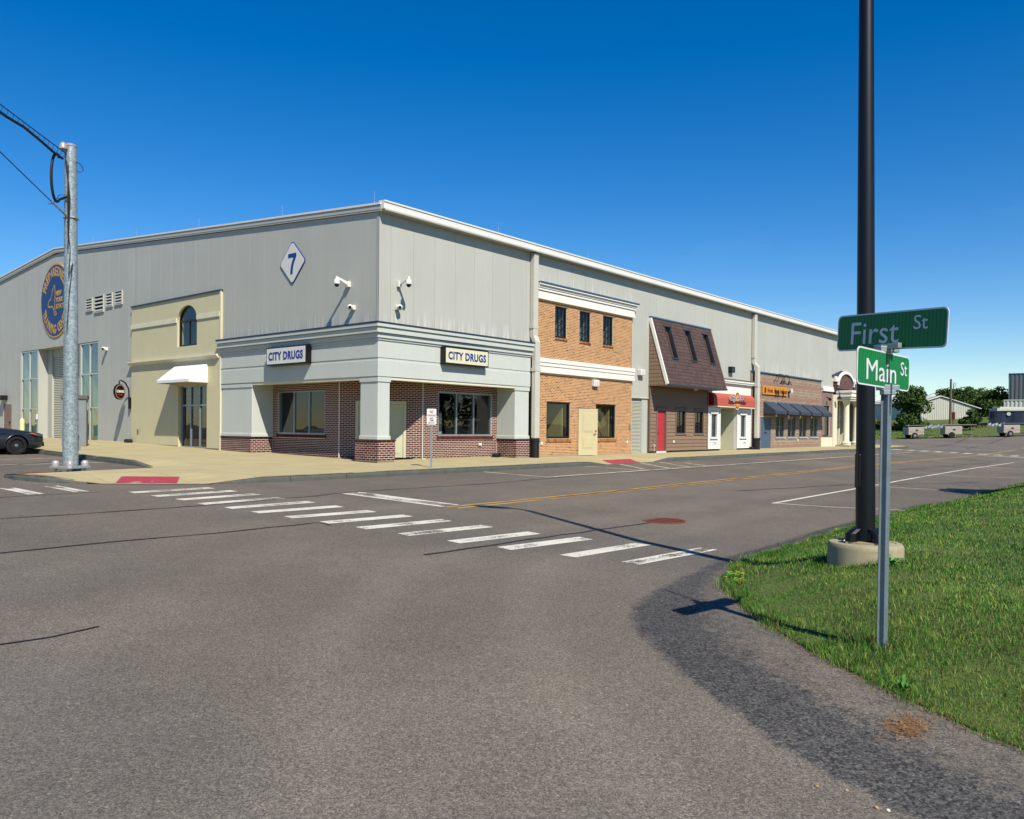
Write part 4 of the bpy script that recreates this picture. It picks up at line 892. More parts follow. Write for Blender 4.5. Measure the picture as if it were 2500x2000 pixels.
# mansard: shingled slope with three openings
MT, MBt, MO = 6.80, 3.44, 1.02; ML, MR = 17.6, 24.05
sl = math.hypot(MT-MBt, MO); tz = (MT-MBt)/sl; ty = MO/sl
class SL:                                                 # u along X, z is the distance down the slope from the top, d is inward normal
    @staticmethod
    def p(u, d, s): return (u, -s*ty+d*tz, MT-s*tz+ -d*ty)
def s_of(z): return (MT-z)/tz
ops = [(18.70, 19.33, s_of(6.44), s_of(4.78)), (20.80, 21.43, s_of(6.44), s_of(4.78)), (22.86, 23.50, s_of(6.44), s_of(4.78))]
holed(MB(), SL, ML, MR, 0, sl, .0, .1, ops).build('mansard_deck', 'trim_brown', br)
cnt = 0; rest = MB(); rows = 19; rh = sl/rows
for i in range(rows-1, -1, -1):
    s0 = i*rh; u = ML-.15*(i % 2)-random.uniform(0, .1)
    while u < MR:
        w = .305; a, b = max(u, ML)+.004, min(u+w, MR)-.004; u += w
        segs = [(a, b)]
        for q in ops:
            if q[2]-.01 < s0+rh/2 < q[3]+.01: segs = [t for (c, d) in segs for t in ((c, min(d, q[0])), (max(c, q[1]), d)) if t[1]-t[0] > .03]
        for a_, b_ in segs:
            th = random.uniform(.009, .016); P = SL.p; s1 = s0+rh+.008
            vs = [P(a_, -.004, s0), P(b_, -.004, s0), P(b_, -th-.006, s1), P(a_, -th-.006, s1), P(a_, .002, s0), P(b_, .002, s0), P(b_, .0, s1), P(a_, .0, s1)]
            fs = [(0, 1, 2, 3), (3, 2, 6, 7), (0, 3, 7, 4), (1, 5, 6, 2)]
            if cnt < 300: MB().add(vs, fs).build('shingle', 'shingle', br, recalc=False); cnt += 1
            else: rest.add(vs, fs, random.random())
if rest.v: rest.build('shingle_field', 'shingle', br, kind='stuff', recalc=False)
for q in ops:
    u0, u1, s0, s1 = q; P = SL.p
    fr = MB().pbox(SL, u0, u0+.035, -.035, .1, s0, s1).pbox(SL, u1-.035, u1, -.035, .1, s0, s1).pbox(SL, u0, u1, -.05, .1, s1-.05, s1+.02).pbox(SL, u0-.06, u1+.06, -.05, .1, s0-.06, s0).build('opening_frame', 'cap_metal', br)
    # cheek walls of the niche
    za, zb = MT-s0*tz, MT-s1*tz
    for u in (u0-.02, u1): MB().add([(u, -s0*ty, za), (u+.02, -s0*ty, za), (u+.02, -s1*ty, zb), (u, -s1*ty, zb), (u, .05, za), (u+.02, .05, za), (u+.02, .05, zb), (u, .05, zb)], [(0, 1, 2, 3), (4, 5, 6, 7), (0, 4, 5, 1), (1, 5, 6, 2), (2, 6, 7, 3), (3, 7, 4, 0)]).build('niche_cheek', 'siding_brown', br)
boards(br, A_, ML+.05, MR-.05, 3.5, 6.7, .07, [], 'siding_brown', .19)
# gable ends of the mansard, clad in boards
for x, m_, sgn in ((ML, 'siding_brown', -1), (MR, 'siding_brown', 1)):
    z = MBt
    while z < MT-.1:
        e = min(z+.19, MT); y0, y1 = -(MT-z)/(MT-MBt)*MO, -(MT-e)/(MT-MBt)*MO; xo = x+sgn*.0
        MB().add([(xo-.016, .06, z), (xo-.016, y0+.01, z), (xo-.004, y1+.01, e), (xo-.004, .06, e), (xo+.02, .06, z), (xo+.02, y0+.01, z), (xo+.02, y1+.01, e), (xo+.02, .06, e)], [(0, 1, 2, 3), (4, 5, 6, 7), (0, 4, 5, 1), (1, 5, 6, 2), (2, 6, 7, 3), (3, 7, 4, 0)]).build('siding_board', m_, br, recalc=False); z = e
    MB().pbox(SL, x-.04, x+.05, -.03, .12, -.02, sl+.02).build('barge_board', 'cornice_white' if x == ML else 'trim_brown', br)
MB().box(ML-.04, MR+.05, -MO+.0, .05, MBt-.05, MBt-.01).build('soffit', 'siding_brown', br); MB().box(ML-.05, MR+.06, -MO-.045, -MO+.0, MBt-.05, MBt+.03).build('eave_trim', 'cap_metal', br)
MB().box(ML-.05, MR+.06, -.05, .08, MT-.01, MT+.06).build('ridge_flashing', 'blue_cap', br)
for k in (0, .22): MB().lathe((21.3+k, -.55, 3.28), [(.01, 0), (.05, 0), (.035, .1), (.01, .1)], 10).build('soffit_light', 'cream_light', br, smooth=True)
bx('fixture_plate', 'cream_light', br, 21.15, 21.65, -.6, -.5, 3.36, 3.39)

# ------------------------------------------------------------------ white clapboard pizza shop
wh = thing('white_shopfront', 'white clapboard shopfront with bracketed parapet and recessed entry', 'shopfront', (26.8, 0, 0))
X0, X1 = 23.92, 29.62
w1 = (24.32, 25.0, .80, 2.12); w2 = (28.17, 28.85, .80, 2.12)
MB().box(X0, X1, .02, .25, 2.5, 4.12).build('parapet', 'cornice_white', wh)
MB().box(X0, X1+.12, -.16, .05, 4.02, 4.14).box(X0, X1+.1, -.12, .05, 3.93, 4.018).build('parapet_cornice', 'cornice_white', wh); MB().box(X0, X1+.14, -.19, .06, 4.143, 4.19).build('parapet_cap', 'trim_brown', wh)
n = 26
for i in range(n):
    x = X0+.1+(X1-X0-.2)*i/(n-1); MB().add([(x-.035, -.12, 3.925), (x+.035, -.12, 3.925), (x+.035, .02, 3.925), (x-.035, .02, 3.925), (x-.03, -.04, 3.83), (x+.03, -.04, 3.83), (x+.03, .02, 3.81), (x-.03, .02, 3.81)], [(0, 1, 2, 3), (4, 5, 6, 7), (0, 1, 5, 4), (1, 2, 6, 5), (3, 0, 4, 7)]).build('bracket', 'cornice_white', wh, recalc=False)
for a, b, w in ((X0, 25.46, w1), (27.66, X1, w2)):
    holed(MB(), A_, a, b, -.3, 2.52, .02, .2, [w]).build('wall', 'siding_white', wh); boards(wh, A_, a+.02, b-.02, .14, 2.5, .02, [ex(w, .08)], 'siding_white', .125, .020)
    for q in [(w[0]-.08, w[0], w[2]-.08, w[3]+.08), (w[1], w[1]+.08, w[2]-.08, w[3]+.08)]: bx('window_trim', 'siding_white', wh, q[0], q[1], -.025, .03, q[2], q[3])
    bx('window_sill', 'siding_white', wh, w[0]-.12, w[1]+.12, -.07, .03, w[2]-.09, w[2]-.0); bx('window_head', 'siding_white', wh, w[0]-.12, w[1]+.12, -.06, .03, w[3], w[3]+.13)
    window(wh, A_, *w, .05, 'alu', .045, 2, 1, .03, 'glass', fd=.06); room(wh, A_, a+.1, b-.1, .5, 2.4, .2, 1.0, 'inside_beige', 'inside_dark', u1m='inside_yellow')
    bx('corner_board', 'siding_white', wh, a-.0, a+.07, -.026, .03, .14, 2.5); bx('corner_board', 'siding_white', wh, b-.07, b, -.026, .03, .14, 2.5)
    MB().tube([((a+b)/2, .02, .5), ((a+b)/2, -.07, .48), ((a+b)/2+.04, -.08, .42)], .018, 7).build('hose_tap', 'black', wh)
MB().box(25.46, 27.66, 1.2, 1.4, -.3, 2.6).box(27.66, 27.72, .2, 1.4, -.3, 2.6).box(25.4, 25.46, .2, 1.4, -.3, 2.6).box(25.4, 27.7, .2, 1.4, 2.5, 2.6).build('entry_wall', 'siding_green', wh)
boards(wh, A_, 26.15, 27.64, .12, 2.5, 1.2, [], 'siding_green', .125, .020); boards(wh, line_plane((25.46, .25), (25.46, 1.2)), 0, .95, .12, 2.5, 0, [], 'siding_white', .125, .020)
ed = bx('entry_door', 'siding_white', wh, 25.5, 26.12, 1.14, 1.19, .08, 2.1); window(ed, A_, 25.62, 26.0, .9, 1.95, 1.1, 'alu', .03, 1, 1, .03, 'glass_dark', fd=.03); bx('handle', 'black', ed, 26.03, 26.08, 1.08, 1.14, .98, 1.1)
bx('base_strip', 'black', wh, X0, 25.4, .0, .1, -.3, .13); bx('base_strip', 'black', wh, 27.7, X1, .0, .1, -.3, .13)
bx('entry_slab', 'concrete', wh, 25.4, 27.7, .05, 1.25, -.3, .1)

# ------------------------------------------------------------------ block restaurant
stn = thing('block_shopfront', 'tan split-face block shopfront with red brick courses and blue doors', 'shopfront', (35.7, 0, 0))
X0, X1 = 29.66, 41.76
wins = [(33.5, 35.03), (35.54, 37.04), (37.58, 39.07), (39.66, 41.2)]; dr = (31.12, 32.74, -.3, 2.06)
H = [(a, b, .74, 2.2) for a, b in wins]+[dr]
holed(MB(), A_, X0, X1, -.3, 4.82, .012, .3, H).build('wall', 'mortar_grey', stn)
HBk = [(a, b, .66, 2.2) for a, b in wins]+[dr]
z = .1
for z0, z1, kind_ in ((.1, .3, 'r'), (.3, .7, 'b'), (.7, .9, 'r'), (.9, 2.3, 'b'), (2.3, 2.44, 'r'), (2.44, 2.84, 'b'), (2.84, 2.98, 'r'), (2.98, 3.18, 'b'), (3.18, 3.46, 'r'), (3.46, 4.06, 'b'), (4.06, 4.34, 'r'), (4.34, 4.82, 'b')):
    if kind_ == 'b': bricks(stn, A_, X0, X1, z0, z1, .012, HBk, 'block', bl=.406, ch=.2, j=.014, name='block_course')
    else: bricks(stn, A_, X0, X1, z0, z1, .012, HBk, 'block_red', bl=.203, ch=.068, j=.012, name='brick_course')
bricks(stn, line_plane((X0, .3), (X0, 0)), 0, .3, .1, 4.82, 0, [], 'block', bl=.406, ch=.2, j=.014, name='block_course')
MB().box(X0-.03, X1+.03, -.07, .3, 4.82, 4.89).build('parapet_cap', 'blue_cap', stn); MB().box(X0, X1, -.015, .1, -.3, .1).build('plinth', 'concrete', stn)
for a, b in wins:
    window(stn, A_, a, b, .76, 2.2, .06, 'alu', .06, 2, 1, .06, 'glass_dark', fd=.08); bx('window_sill', 'alu_white', stn, a-.04, b+.04, -.05, .06, .7, .757)
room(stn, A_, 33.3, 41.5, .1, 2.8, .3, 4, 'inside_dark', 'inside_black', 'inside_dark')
for i, (a, b) in enumerate(wins):
    for k in range(3): MB().box(a+.25+.42*k, a+.33+.42*k, .5, .56, 1.0+.2*((i+k) % 3), 1.25+.25*((i+k) % 3)).build('window_ornament', 'plastic_white', stn)
for a, b in ((dr[0]+.04, (dr[0]+dr[1])/2-.006), ((dr[0]+dr[1])/2+.006, dr[1]-.04)):
    lf = bx('door', 'blue_door', stn, a, b, .05, .1, .12, 2.02)
    for c, d in ((a+.1, (a+b)/2-.04), ((a+b)/2+.04, b-.1)):
        for z0, z1 in ((.3, .85), (.98, 1.55), (1.66, 1.9)): MB().piece(A_, c, d, .038, .052, z0, z1, ch=.02).build('door_panel', 'blue_door', lf)
    hx = b-.09 if a < 31.5 else a+.09; MB().tube([(hx, .05, 1.08), (hx, .0, 1.08)], .035, 10).build('handle', 'black', lf)
MB().box(dr[0], dr[0]+.04, .03, .12, .1, 2.06).box(dr[1]-.04, dr[1], .03, .12, .1, 2.06).box(dr[0]+.04, dr[1]-.04, .03, .12, 2.02, 2.06).build('door_frame', 'blue_door', stn)

# ------------------------------------------------------------------ bank with portico
bk = thing('bank_front', 'red brick bank front with cream columns and arched parapet', 'shopfront', (47, 0, 0))
wb = (42.2, 43.72, .82, 3.1)
holed(MB(), A_, 41.78, 44.2, .75, 4.12, .012, .3, [wb]).build('wall', 'mortar_pink', bk); bricks(bk, A_, 41.78, 44.15, .76, 4.12, .012, [wb], 'brick_red', name='brick')
MB().box(41.78, 44.2, -.03, .3, -.3, .74).build('base_panel', 'cream_light', bk); MB().box(42.0, 44.2, -.1, .3, 4.13, 4.33).build('cornice_course', 'cornice_white', bk, bevel=.01); MB().box(41.9, 44.2, -.06, .3, 4.335, 4.5).build('parapet_cap', 'cornice_white', bk)
window(bk, A_, *wb, .12, 'black_frame', .08, 1, 1, .03, 'glass_teal', fd=.08); room(bk, A_, 41.9, 44.0, .5, 3.5, .3, 2, 'inside_white', 'inside_white')
MB().box(44.15, 45.0, -.08, .35, -.3, 3.95).build('pilaster', 'cream_light', bk, bevel=.01)
# raised brick parapet with arched white moulding
cx, rr = 47.0, 2.3; arc = [(cx+1.75*math.cos(R(a)), 4.68+.98*math.sin(R(a))) for a in range(0, 181, 10)]
pts = [(x, .0, z) for x, z in arc]+[(cx-1.75, 0, 4.3), (cx+1.75, 0, 4.3)]
MB().prism(pts, (0, .3, 0)).build('parapet_wall', 'mortar_pink', bk)
mb = MB(); zc = 4.32; i = 0
while zc < 5.62:
    hw = 1.72*math.sqrt(max(0, 1-((zc+.06-4.68)/.98)**2)) if zc > 4.66 else 1.72; u = cx-hw+(.1 if i % 2 else 0)
    while u < cx+hw-.05: mb.piece(A_, u+.006, min(u+.195, cx+hw), -.008, .01, zc+.005, zc+.062, random.random()); u += .203
    zc += .0677; i += 1
mb.build('brickwork', 'brick_red', bk, kind='stuff', recalc=False)
ar = MB(); o_ = [(cx+1.95*math.cos(R(a)), 4.72+1.12*math.sin(R(a))) for a in range(0, 181, 10)]; i_ = [(cx+1.72*math.cos(R(a)), 4.68+.95*math.sin(R(a))) for a in range(0, 181, 10)]
vs_ = [(x, -.12, z) for x, z in o_]+[(x, -.12, z) for x, z in i_]+[(x, .3, z) for x, z in o_]+[(x, .05, z) for x, z in i_]; k = len(o_)
ar.add(vs_, [q for j in range(k-1) for q in ((j, j+1, k+j+1, k+j), (j, 2*k+j, 2*k+j+1, j+1), (k+j, k+j+1, 3*k+j+1, 3*k+j))]).build('arch_moulding', 'cornice_white', bk, recalc=False)
MB().prism([(44.15, 0, 5.42), (46.1, 0, 5.85), (46.5, 0, 5.85), (46.5, 0, 5.3), (44.15, 0, 5.3)], (0, .9, 0)).build('roof_slope', 'awning_navy', bk)
for s in (-1, 1):
    x = cx+s*2.5; MB().box(min(x, cx+s*1.75), max(x, cx+s*1.75), -.02, .3, 4.3, 4.95).build('parapet_pier', 'brick_red', bk); MB().box(min(x, cx+s*1.7)-.08, max(x, cx+s*1.7)+.08, -.12, .32, 4.95, 5.1).build('pier_cap', 'cornice_white', bk, bevel=.01)
    MB().box(min(x, cx+s*1.95), max(x, cx+s*1.95), -.06, .3, 5.15, 5.35).build('pier_cap', 'cornice_white', bk, bevel=.01)
# projecting entablature and columns
for z0, z1, e in ((3.5, 3.62, .02), (3.63, 3.78, .08), (3.79, 4.08, .14), (4.09, 4.28, .2)): MB().box(45.0-e, 50.6+e, -1.02-e, .0, z0, z1).build('entablature', 'cornice_white' if z1 > 3.9 else 'cream_light', bk, bevel=.02)
MB().prism([(44.8, -1.2, 4.285), (44.8, 0, 4.5), (44.8, 0, 4.285)], (6.0, 0, 0)).build('portico_roof', 'awning_navy', bk)
for x in (45.4, 47.6, 50.2):
    MB().lathe((x, -.62, .16), [(.36, 0), (.36, .1), (.33, .1), (.36, .16), (.33, .24), (.25, .27), (.225, .32), (.195, 3.05), (.24, 3.08), (.24, 3.14), (.30, 3.24), (.34, 3.34)], 22).build('column', 'cream_light', bk, smooth=True)
MB().box(44.6, 51, -1.1, .6, -.3, .16).build('portico_slab', 'concrete', bk)
MB().box(45.0, 51.9, 1.2, 1.4, -.3, 3.6).box(45.0, 45.2, .35, 1.2, -.3, 3.6).build('entry_wall', 'cream_light', bk); MB().box(50.9, 52, -.05, .35, -.3, 4.4).build('pilaster', 'cream_light', bk)
for x in (46.2, 48.3): window(bk, A_, x, x+1.2, .2, 3.1, 1.1, 'cream_light', .08, 1, 2, .06, 'glass_dark', fd=.1)
for x in (45.85, 47.75, 49.6): bx('entry_pier', 'cream_light', bk, x, x+.3, .7, 1.15, -.2, 3.5)
text('Seidel N', .22, 'black_sign', 'lettering', bk, (46.3, -1.175, 3.94), (1, 0, 0), (0, 0, 1), .006, .006, align='LEFT')

# ------------------------------------------------------------------ cream pub front on the side street
cr = thing('cream_shopfront', 'cream stucco shopfront with an arched upper window on the side street', 'shopfront', (0, 13.8, 0))
Y0, Y1 = 9.84, 17.8; aw_ = (11.77, 13.45); dr = (10.93, 13.33, -.3, 2.92); spz = 5.72
holed(MB(), B_, Y0, Y1, -.3, spz, .0, .3, [dr, (aw_[0], aw_[1], 4.63, spz+1)]).build('wall', 'stucco_cream', cr)
# wall above the spring line with the arched head cut out
rad = (aw_[1]-aw_[0])/2; ac = (aw_[0]+aw_[1])/2; rise = .68
arcp = [(ac+rad*math.cos(R(a)), spz+rise*math.sin(R(a))) for a in range(180, -1, -10)]
mb = MB(); mb.pbox(B_, Y0, aw_[0], 0, .3, spz, 6.74).pbox(B_, aw_[1], Y1, 0, .3, spz, 6.74)
for (a0, b0), (a1, b1) in zip(arcp, arcp[1:]): mb.add([(0, a0, b0), (0, a1, b1), (0, a1, 6.74), (0, a0, 6.74), (.3, a0, b0), (.3, a1, b1), (.3, a1, 6.74), (.3, a0, 6.74)], [(0, 1, 2, 3), (4, 5, 6, 7), (0, 4, 5, 1), (3, 2, 6, 7)])
mb.build('wall_head', 'stucco_cream', cr, recalc=False)
MB().pbox(B_, Y0-.03, Y1+.02, -.05, .32, 6.74, 6.8).build('parapet_cap', 'cap_metal', cr); MB().pbox(B_, Y0-.03, Y0+.07, -.03, .0, .15, 6.74).build('edge_trim', 'cream_light', cr)
for a, b in ((Y0+.07, aw_[0]-.02), (aw_[1]+.02, Y1)): MB().pbox(B_, a, b, -.045, .0, 5.70, 5.9).build('band_course', 'cream_light', cr, bevel=.006)
MB().prism([(-.02, Y0+.1, 3.98), (-.10, Y0+.1, 4.04), (-.16, Y0+.1, 4.1), (-.16, Y0+.1, 4.15), (0, Y0+.1, 4.17), (0, Y0+.1, 3.98)], (0, Y1-Y0+.05, 0)).build('moulding', 'cream_light', cr)
window(cr, B_, aw_[0], aw_[1], 4.63, spz+.06, .1, 'black_frame', .08, 2, 1, .05, 'glass', fd=.08)
fan = [( .14, ac+(rad-.0)*math.cos(R(a)), spz+.06+(rise-.06)*math.sin(R(a))) for a in range(0, 181, 12)]
MB().quad(*fan).build('fanlight', 'glass', cr, recalc=False)
mb = MB()
fo = [(ac+rad*math.cos(R(a)), spz+rise*math.sin(R(a))) for a in range(0, 181, 10)]; fi = [(ac+(rad-.08)*math.cos(R(a)), spz+(rise-.08)*math.sin(R(a))) for a in range(0, 181, 10)]
for j in range(len(fo)-1): mb.add([(.1, *fo[j]), (.1, *fo[j+1]), (.1, *fi[j+1]), (.1, *fi[j]), (.18, *fo[j]), (.18, *fo[j+1]), (.18, *fi[j+1]), (.18, *fi[j])], [(0, 1, 2, 3), (3, 2, 6, 7)])
mb.build('arch_frame', 'black_frame', cr, recalc=False)
room(cr, B_, 11.4, 13.8, 4.4, 6.6, .3, 1.8, 'inside_white', 'inside_dark', u1m='inside_beige')
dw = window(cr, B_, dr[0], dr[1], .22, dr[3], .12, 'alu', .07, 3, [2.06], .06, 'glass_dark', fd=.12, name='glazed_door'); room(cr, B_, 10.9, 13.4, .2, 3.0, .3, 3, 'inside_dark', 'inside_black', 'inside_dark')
bl = MB()
for i in range(34): bl.add([(.32, 11.0, .35+i*.075), (.36, 11.0, .38+i*.075), (.36, 13.25, .38+i*.075), (.32, 13.25, .35+i*.075)], [(0, 1, 2, 3)])
bl.build('blind', 'cabinet_dark', dw, recalc=False)
bl = MB()
for i in range(26): bl.add([(.30, 11.8, 4.68+i*.06), (.33, 11.8, 4.70+i*.06), (.33, 12.62, 4.70+i*.06), (.30, 12.62, 4.68+i*.06)], [(0, 1, 2, 3)])
bl.build('blind', 'cabinet_grey', cr, recalc=False)
for k in range(3): MB().pbox(B_, 11.2+k*.78, 11.55+k*.78, .26, .27, 2.5, 2.78).build('poster', 'red_text', dw)
bx('door_sill', 'concrete', cr, dr[0]-.05, dr[1]+.05, .0, .3, -.3, .22, pl=B_)
bx('base_strip', 'black', cr, Y0+.1, dr[0]-.02, -.012, .1, -.3, .24, pl=B_); bx('base_strip', 'black', cr, dr[1]+.02, Y1, -.012, .1, -.3, .27, pl=B_); bx('base_strip', 'brown_metal', cr, dr[1]+.02, Y1, -.02, -.0125, .27, .30, pl=B_)
bx('outlet_cover', 'brown_metal', cr, 17.02, 17.16, -.03, .01, .80, .98, pl=B_)
# ------------------------------------------------------------------ signs on the walls
def drug_sign(pl, u0, u1, z0, z1, lab, flip):
    t = thing('shop_sign', lab, 'sign', pl.p((u0+u1)/2, 0, z0), 'light-box signs on the drugstore')
    MB().pbox(pl, u0, u1, -.24, -.005, z0, z1).build('sign_box', 'black_sign', t, bevel=.008)
    MB().pbox(pl, u0+.05, u1-.05, -.250, -.238, z0+.05, z1-.05).build('sign_face', 'sign_cream' if not flip else 'sign_white', t)
    ex_ = (1, 0, 0) if pl is A_ else (0, -1, 0)
    text('CITY DRUGS', .4, 'navy_paint', 'lettering', t, pl.p((u0+u1)/2, -.256, (z0+z1)/2), ex_, (0, 0, 1), .004, .012, width=(u1-u0)*.86, height=(z1-z0)*.46, spacing=1.08)
drug_sign(A_, 2.90, 5.25, 3.50, 4.13, 'black light box reading CITY DRUGS on the sunlit street side', False)
drug_sign(B_, 3.66, 6.18, 3.48, 4.16, 'black light box reading CITY DRUGS on the shaded side-street face', True)
# number 7 diamond
t = thing('number_diamond', 'white diamond plate with blue number 7 high on the grey wall', 'sign', (.08, 4.95, 6.5))
def rdiamond(cy, cz, hw, hh, r, x):
    P = [(0, hh), (hw, 0), (0, -hh), (-hw, 0)]; o = []
    for i in range(4):
        a, b, c = Vector(P[i-1]), Vector(P[i]), Vector(P[(i+1) % 4]); u = (a-b).normalized(); w = (c-b).normalized()
        for k in (1, .6, .3): o.append(b+u*r*k+w*r*(1-k)*.0 if k == 1 else b+(u*r*k+w*r*(1-k))*.75)
        o.append(b+w*r)
    return [(x, cy+p[0], cz+p[1]) for p in o]
MB().prism(rdiamond(4.95, 7.29, .82, .82, .1, .045), (.03, 0, 0)).build('plate', 'navy_paint', t); MB().prism(rdiamond(4.95, 7.29, .775, .775, .09, .036), (.02, 0, 0)).build('plate_face', 'sign_white', t)
sev = [(-.24, .36), (.26, .36), (.26, .22), (.12, .0), (.05, -.2), (.03, -.40), (-.10, -.40), (-.08, -.18), (-.01, .02), (.10, .22), (-.24, .22)]
MB().prism([(.026, 4.95-x, 7.27+z) for x, z in sev], (.012, 0, 0)).build('numeral', 'navy_paint', t)
# round training-centre emblem
t = thing('round_emblem', 'large round blue and gold emblem with state outline above the bay door', 'sign', (.08, 26.95, 5.9)); EC = (26.95, 7.96); ER = 2.03
MB().lathe((.035, *EC), [(ER, 0), (ER, .05)], 64, (1, 0, 0)).build('disc_rim', 'gold', t, smooth=True); MB().lathe((.026, *EC), [(ER*.955, 0), (ER*.955, .02)], 64, (1, 0, 0)).build('disc', 'seal_blue', t, smooth=True)
def arc_text(s, rad, a0, a1, inward):
    for i, ch in enumerate(s):
        if ch == ' ': continue
        a = a0+(a1-a0)*i/(len(s)-1); sx, sz = math.sin(R(a)), math.cos(R(a))           # angle clockwise from top as read (reading goes towards -y)
        pos = (.022, EC[0]-rad*sx, EC[1]+rad*sz); upv = (0, -sx, sz) if not inward else (0, sx, -sz); exv = (0, -sz, -sx) if not inward else (0, sz, sx)
        text(ch, .5, 'gold', 'lettering', t, pos, exv, upv, .003, .012, height=.50, width=.29 if ch not in 'I' else .09)
arc_text('PREPAREDNESS', ER*.78, -64, 64, False); arc_text('TRAINING CENTER', ER*.78, -114, -246, True)
ny = [(-1.02, -.33), (-.98, -.05), (-.78, .08), (-.55, .12), (-.52, .32), (-.40, .38), (-.42, .52), (-.20, .86), (.02, .95), (.06, .30), (.02, -.15), (.04, -.62), (.20, -.78), (.42, -.74), (.46, -.68), (.20, -.92), (-.02, -.86), (-.12, -.62), (-.30, -.36), (-1.02, -.33)]
mb = MB()
for (a, b), (c, d) in zip(ny, ny[1:]):
    p, q = Vector((a, b)), Vector((c, d)); n_ = (q-p).normalized(); w_ = Vector((-n_.y, n_.x))*.045; p = p-n_*.02; q = q+n_*.02
    mb.add([(.021, EC[0]-v.x*.88+.05, EC[1]+v.y*.88) for v in (p+w_, q+w_, q-w_, p-w_)], [(0, 1, 2, 3)])
mb.build('state_outline', 'gold', t, recalc=False)
for i, w_ in enumerate(('NEW', 'YORK', 'STATE')): text(w_, .36, 'gold', 'lettering', t, (.021, EC[0]-.12, EC[1]+.36-.36*i), (0, -1, 0), (0, 0, 1), .003, .012, align='LEFT', height=.27, width=.30*len(w_)*.8)
# hanging round pub sign, facing the main street
t = thing('hanging_sign', 'round black hanging pub sign on a curved bracket beside the cream front', 'sign', (-.1, 17.95, 2.0)); gc = (-.50, 17.95, 2.74)
MB().lathe(gc, [(.34, -.05), (.37, -.04), (.37, .04), (.34, .05)], 36, (.55, -1, 0)).build('disc', 'sign_black_face', t, smooth=True)
gn = Vector((.55, -1, 0)).normalized(); gx = Vector((1, .55, 0)).normalized(); G = Vector(gc)
MB().lathe(G+gn*.05, [(.30, 0), (.335, 0), (.335, .008), (.30, .008)], 36, gn).build('ring', 'pink_ring', t, smooth=True); MB().lathe(G+gn*.052, [(.01, 0), (.305, 0), (.305, .01), (.01, .01)], 36, gn).build('disc_face', 'sign_black_face', t)
text('GUINNESS', .2, 'sign_white', 'lettering', t, G+gn*.068+Vector((0, 0, .02)), gx, (0, 0, 1), .003, .008, width=.54, height=.13); text('Draught', .1, 'red_text', 'lettering', t, G+gn*.068-Vector((0, 0, .14)), gx, (0, 0, 1), .003, .004, width=.28, height=.08)
MB().tube([(-.50, 17.95, 3.09), (-.50, 17.95, 3.26), (-.40, 17.95, 3.28), (-.22, 17.95, 3.18), (-.06, 17.95, 2.9), (-.04, 17.95, 2.5), (-.04, 17.95, 2.0)], .035, 8).build('bracket', 'black', t, smooth=True); MB().box(-.06, .08, 17.9, 18.0, 1.95, 2.5).build('wall_plate', 'black', t)
# orange restaurant board
t = thing('restaurant_board', 'orange signboard with dark red lettering on the block wall', 'sign', (33.2, 0, 3.5))
MB().box(31.2, 35.2, -.07, .0, 3.5, 4.03).build('board', 'orange', t)
MB().prism([(31.45, -.075, 3.58), (31.72, -.075, 3.58), (31.72, -.075, 3.86), (31.58, -.075, 3.98), (31.45, -.075, 3.86)], (0, .006, 0)).build('emblem', 'maroon', t)
for w_, x_, wd in (('Hornet', 32.35, .85), ('House', 33.4, .85), ('Restaurant', 34.55, 1.15)): text(w_, .3, 'maroon', 'lettering', t, (x_, -.078, 3.77), (1, 0, 0), (0, 0, 1), .003, .004, width=wd, height=.30, shear=.15)

# ------------------------------------------------------------------ awnings
t = thing('awning', 'white hipped awning over the glazed door of the cream front', 'awning', (-.4, 12.2, 2.98))
yl, yr, d_, zt, zb, zv = 13.6, 10.87, -.84, 3.80, 3.12, 3.0
MB().add([(0, yl, zt), (0, yr, zt), (d_, yr, zb), (d_, yl, zb), (d_, yr, zv), (d_, yl, zv), (0, yr, zv), (0, yl, zv)], [(0, 1, 2, 3), (3, 2, 4, 5), (1, 6, 4, 2), (0, 3, 5, 7)]).build('canopy', 'awning_white', t, recalc=False)
MB().tube([(0, yl, zv), (d_, yl, zv), (d_, yr, zv), (0, yr, zv)], .018, 6).build('frame', 'alu_white', t)
t = thing('awning', 'red barrel awning with a pizza emblem over the white shop entry', 'awning', (26.7, -.2, 2.55))
xa, xb = 23.98, 29.45; prof = [(.02, 3.32)]+[(-.32*math.sin(R(a)), 2.95+.37*math.cos(R(a))) for a in range(10, 91, 10)]+[(-.33, 2.58)]
vs_ = [(xa, y, z) for y, z in prof]+[(xb, y, z) for y, z in prof]; k = len(prof)
MB().add(vs_, [(i, i+1, k+i+1, k+i) for i in range(k-1)]).build('canopy', 'awning_red', t, smooth=True, recalc=False)
for x, m_ in ((xa, 'awning_red_dark'), (xb, 'awning_red')): MB().quad(*[(x, y, z) for y, z in prof], (x, .02, 2.58)).build('awning_end', m_, t, recalc=False)
MB().box(xa, xb, -.325, .0, 2.52, 2.575).build('frame', 'cream_light', t)
def ell_(cx, cz, rx, rz, y, n=28): return [(cx+rx*math.cos(2*math.pi*i/n), y, cz+rz*math.sin(2*math.pi*i/n)) for i in range(n)]
for rx, rz, y, m_ in ((.42, .52, -.345, 'sign_white'), (.37, .47, -.351, 'maroon'), (.31, .40, -.357, 'orange')): MB().prism(ell_(26.95, 2.93, rx, rz, y), (0, .012, 0)).build('emblem', m_, t)
MB().prism([(25.75, -.362, 2.76), (28.05, -.362, 2.76), (28.15, -.362, 2.84), (27.9, -.362, 2.9), (25.85, -.362, 2.9)], (0, .012, 0)).build('emblem', 'maroon', t)
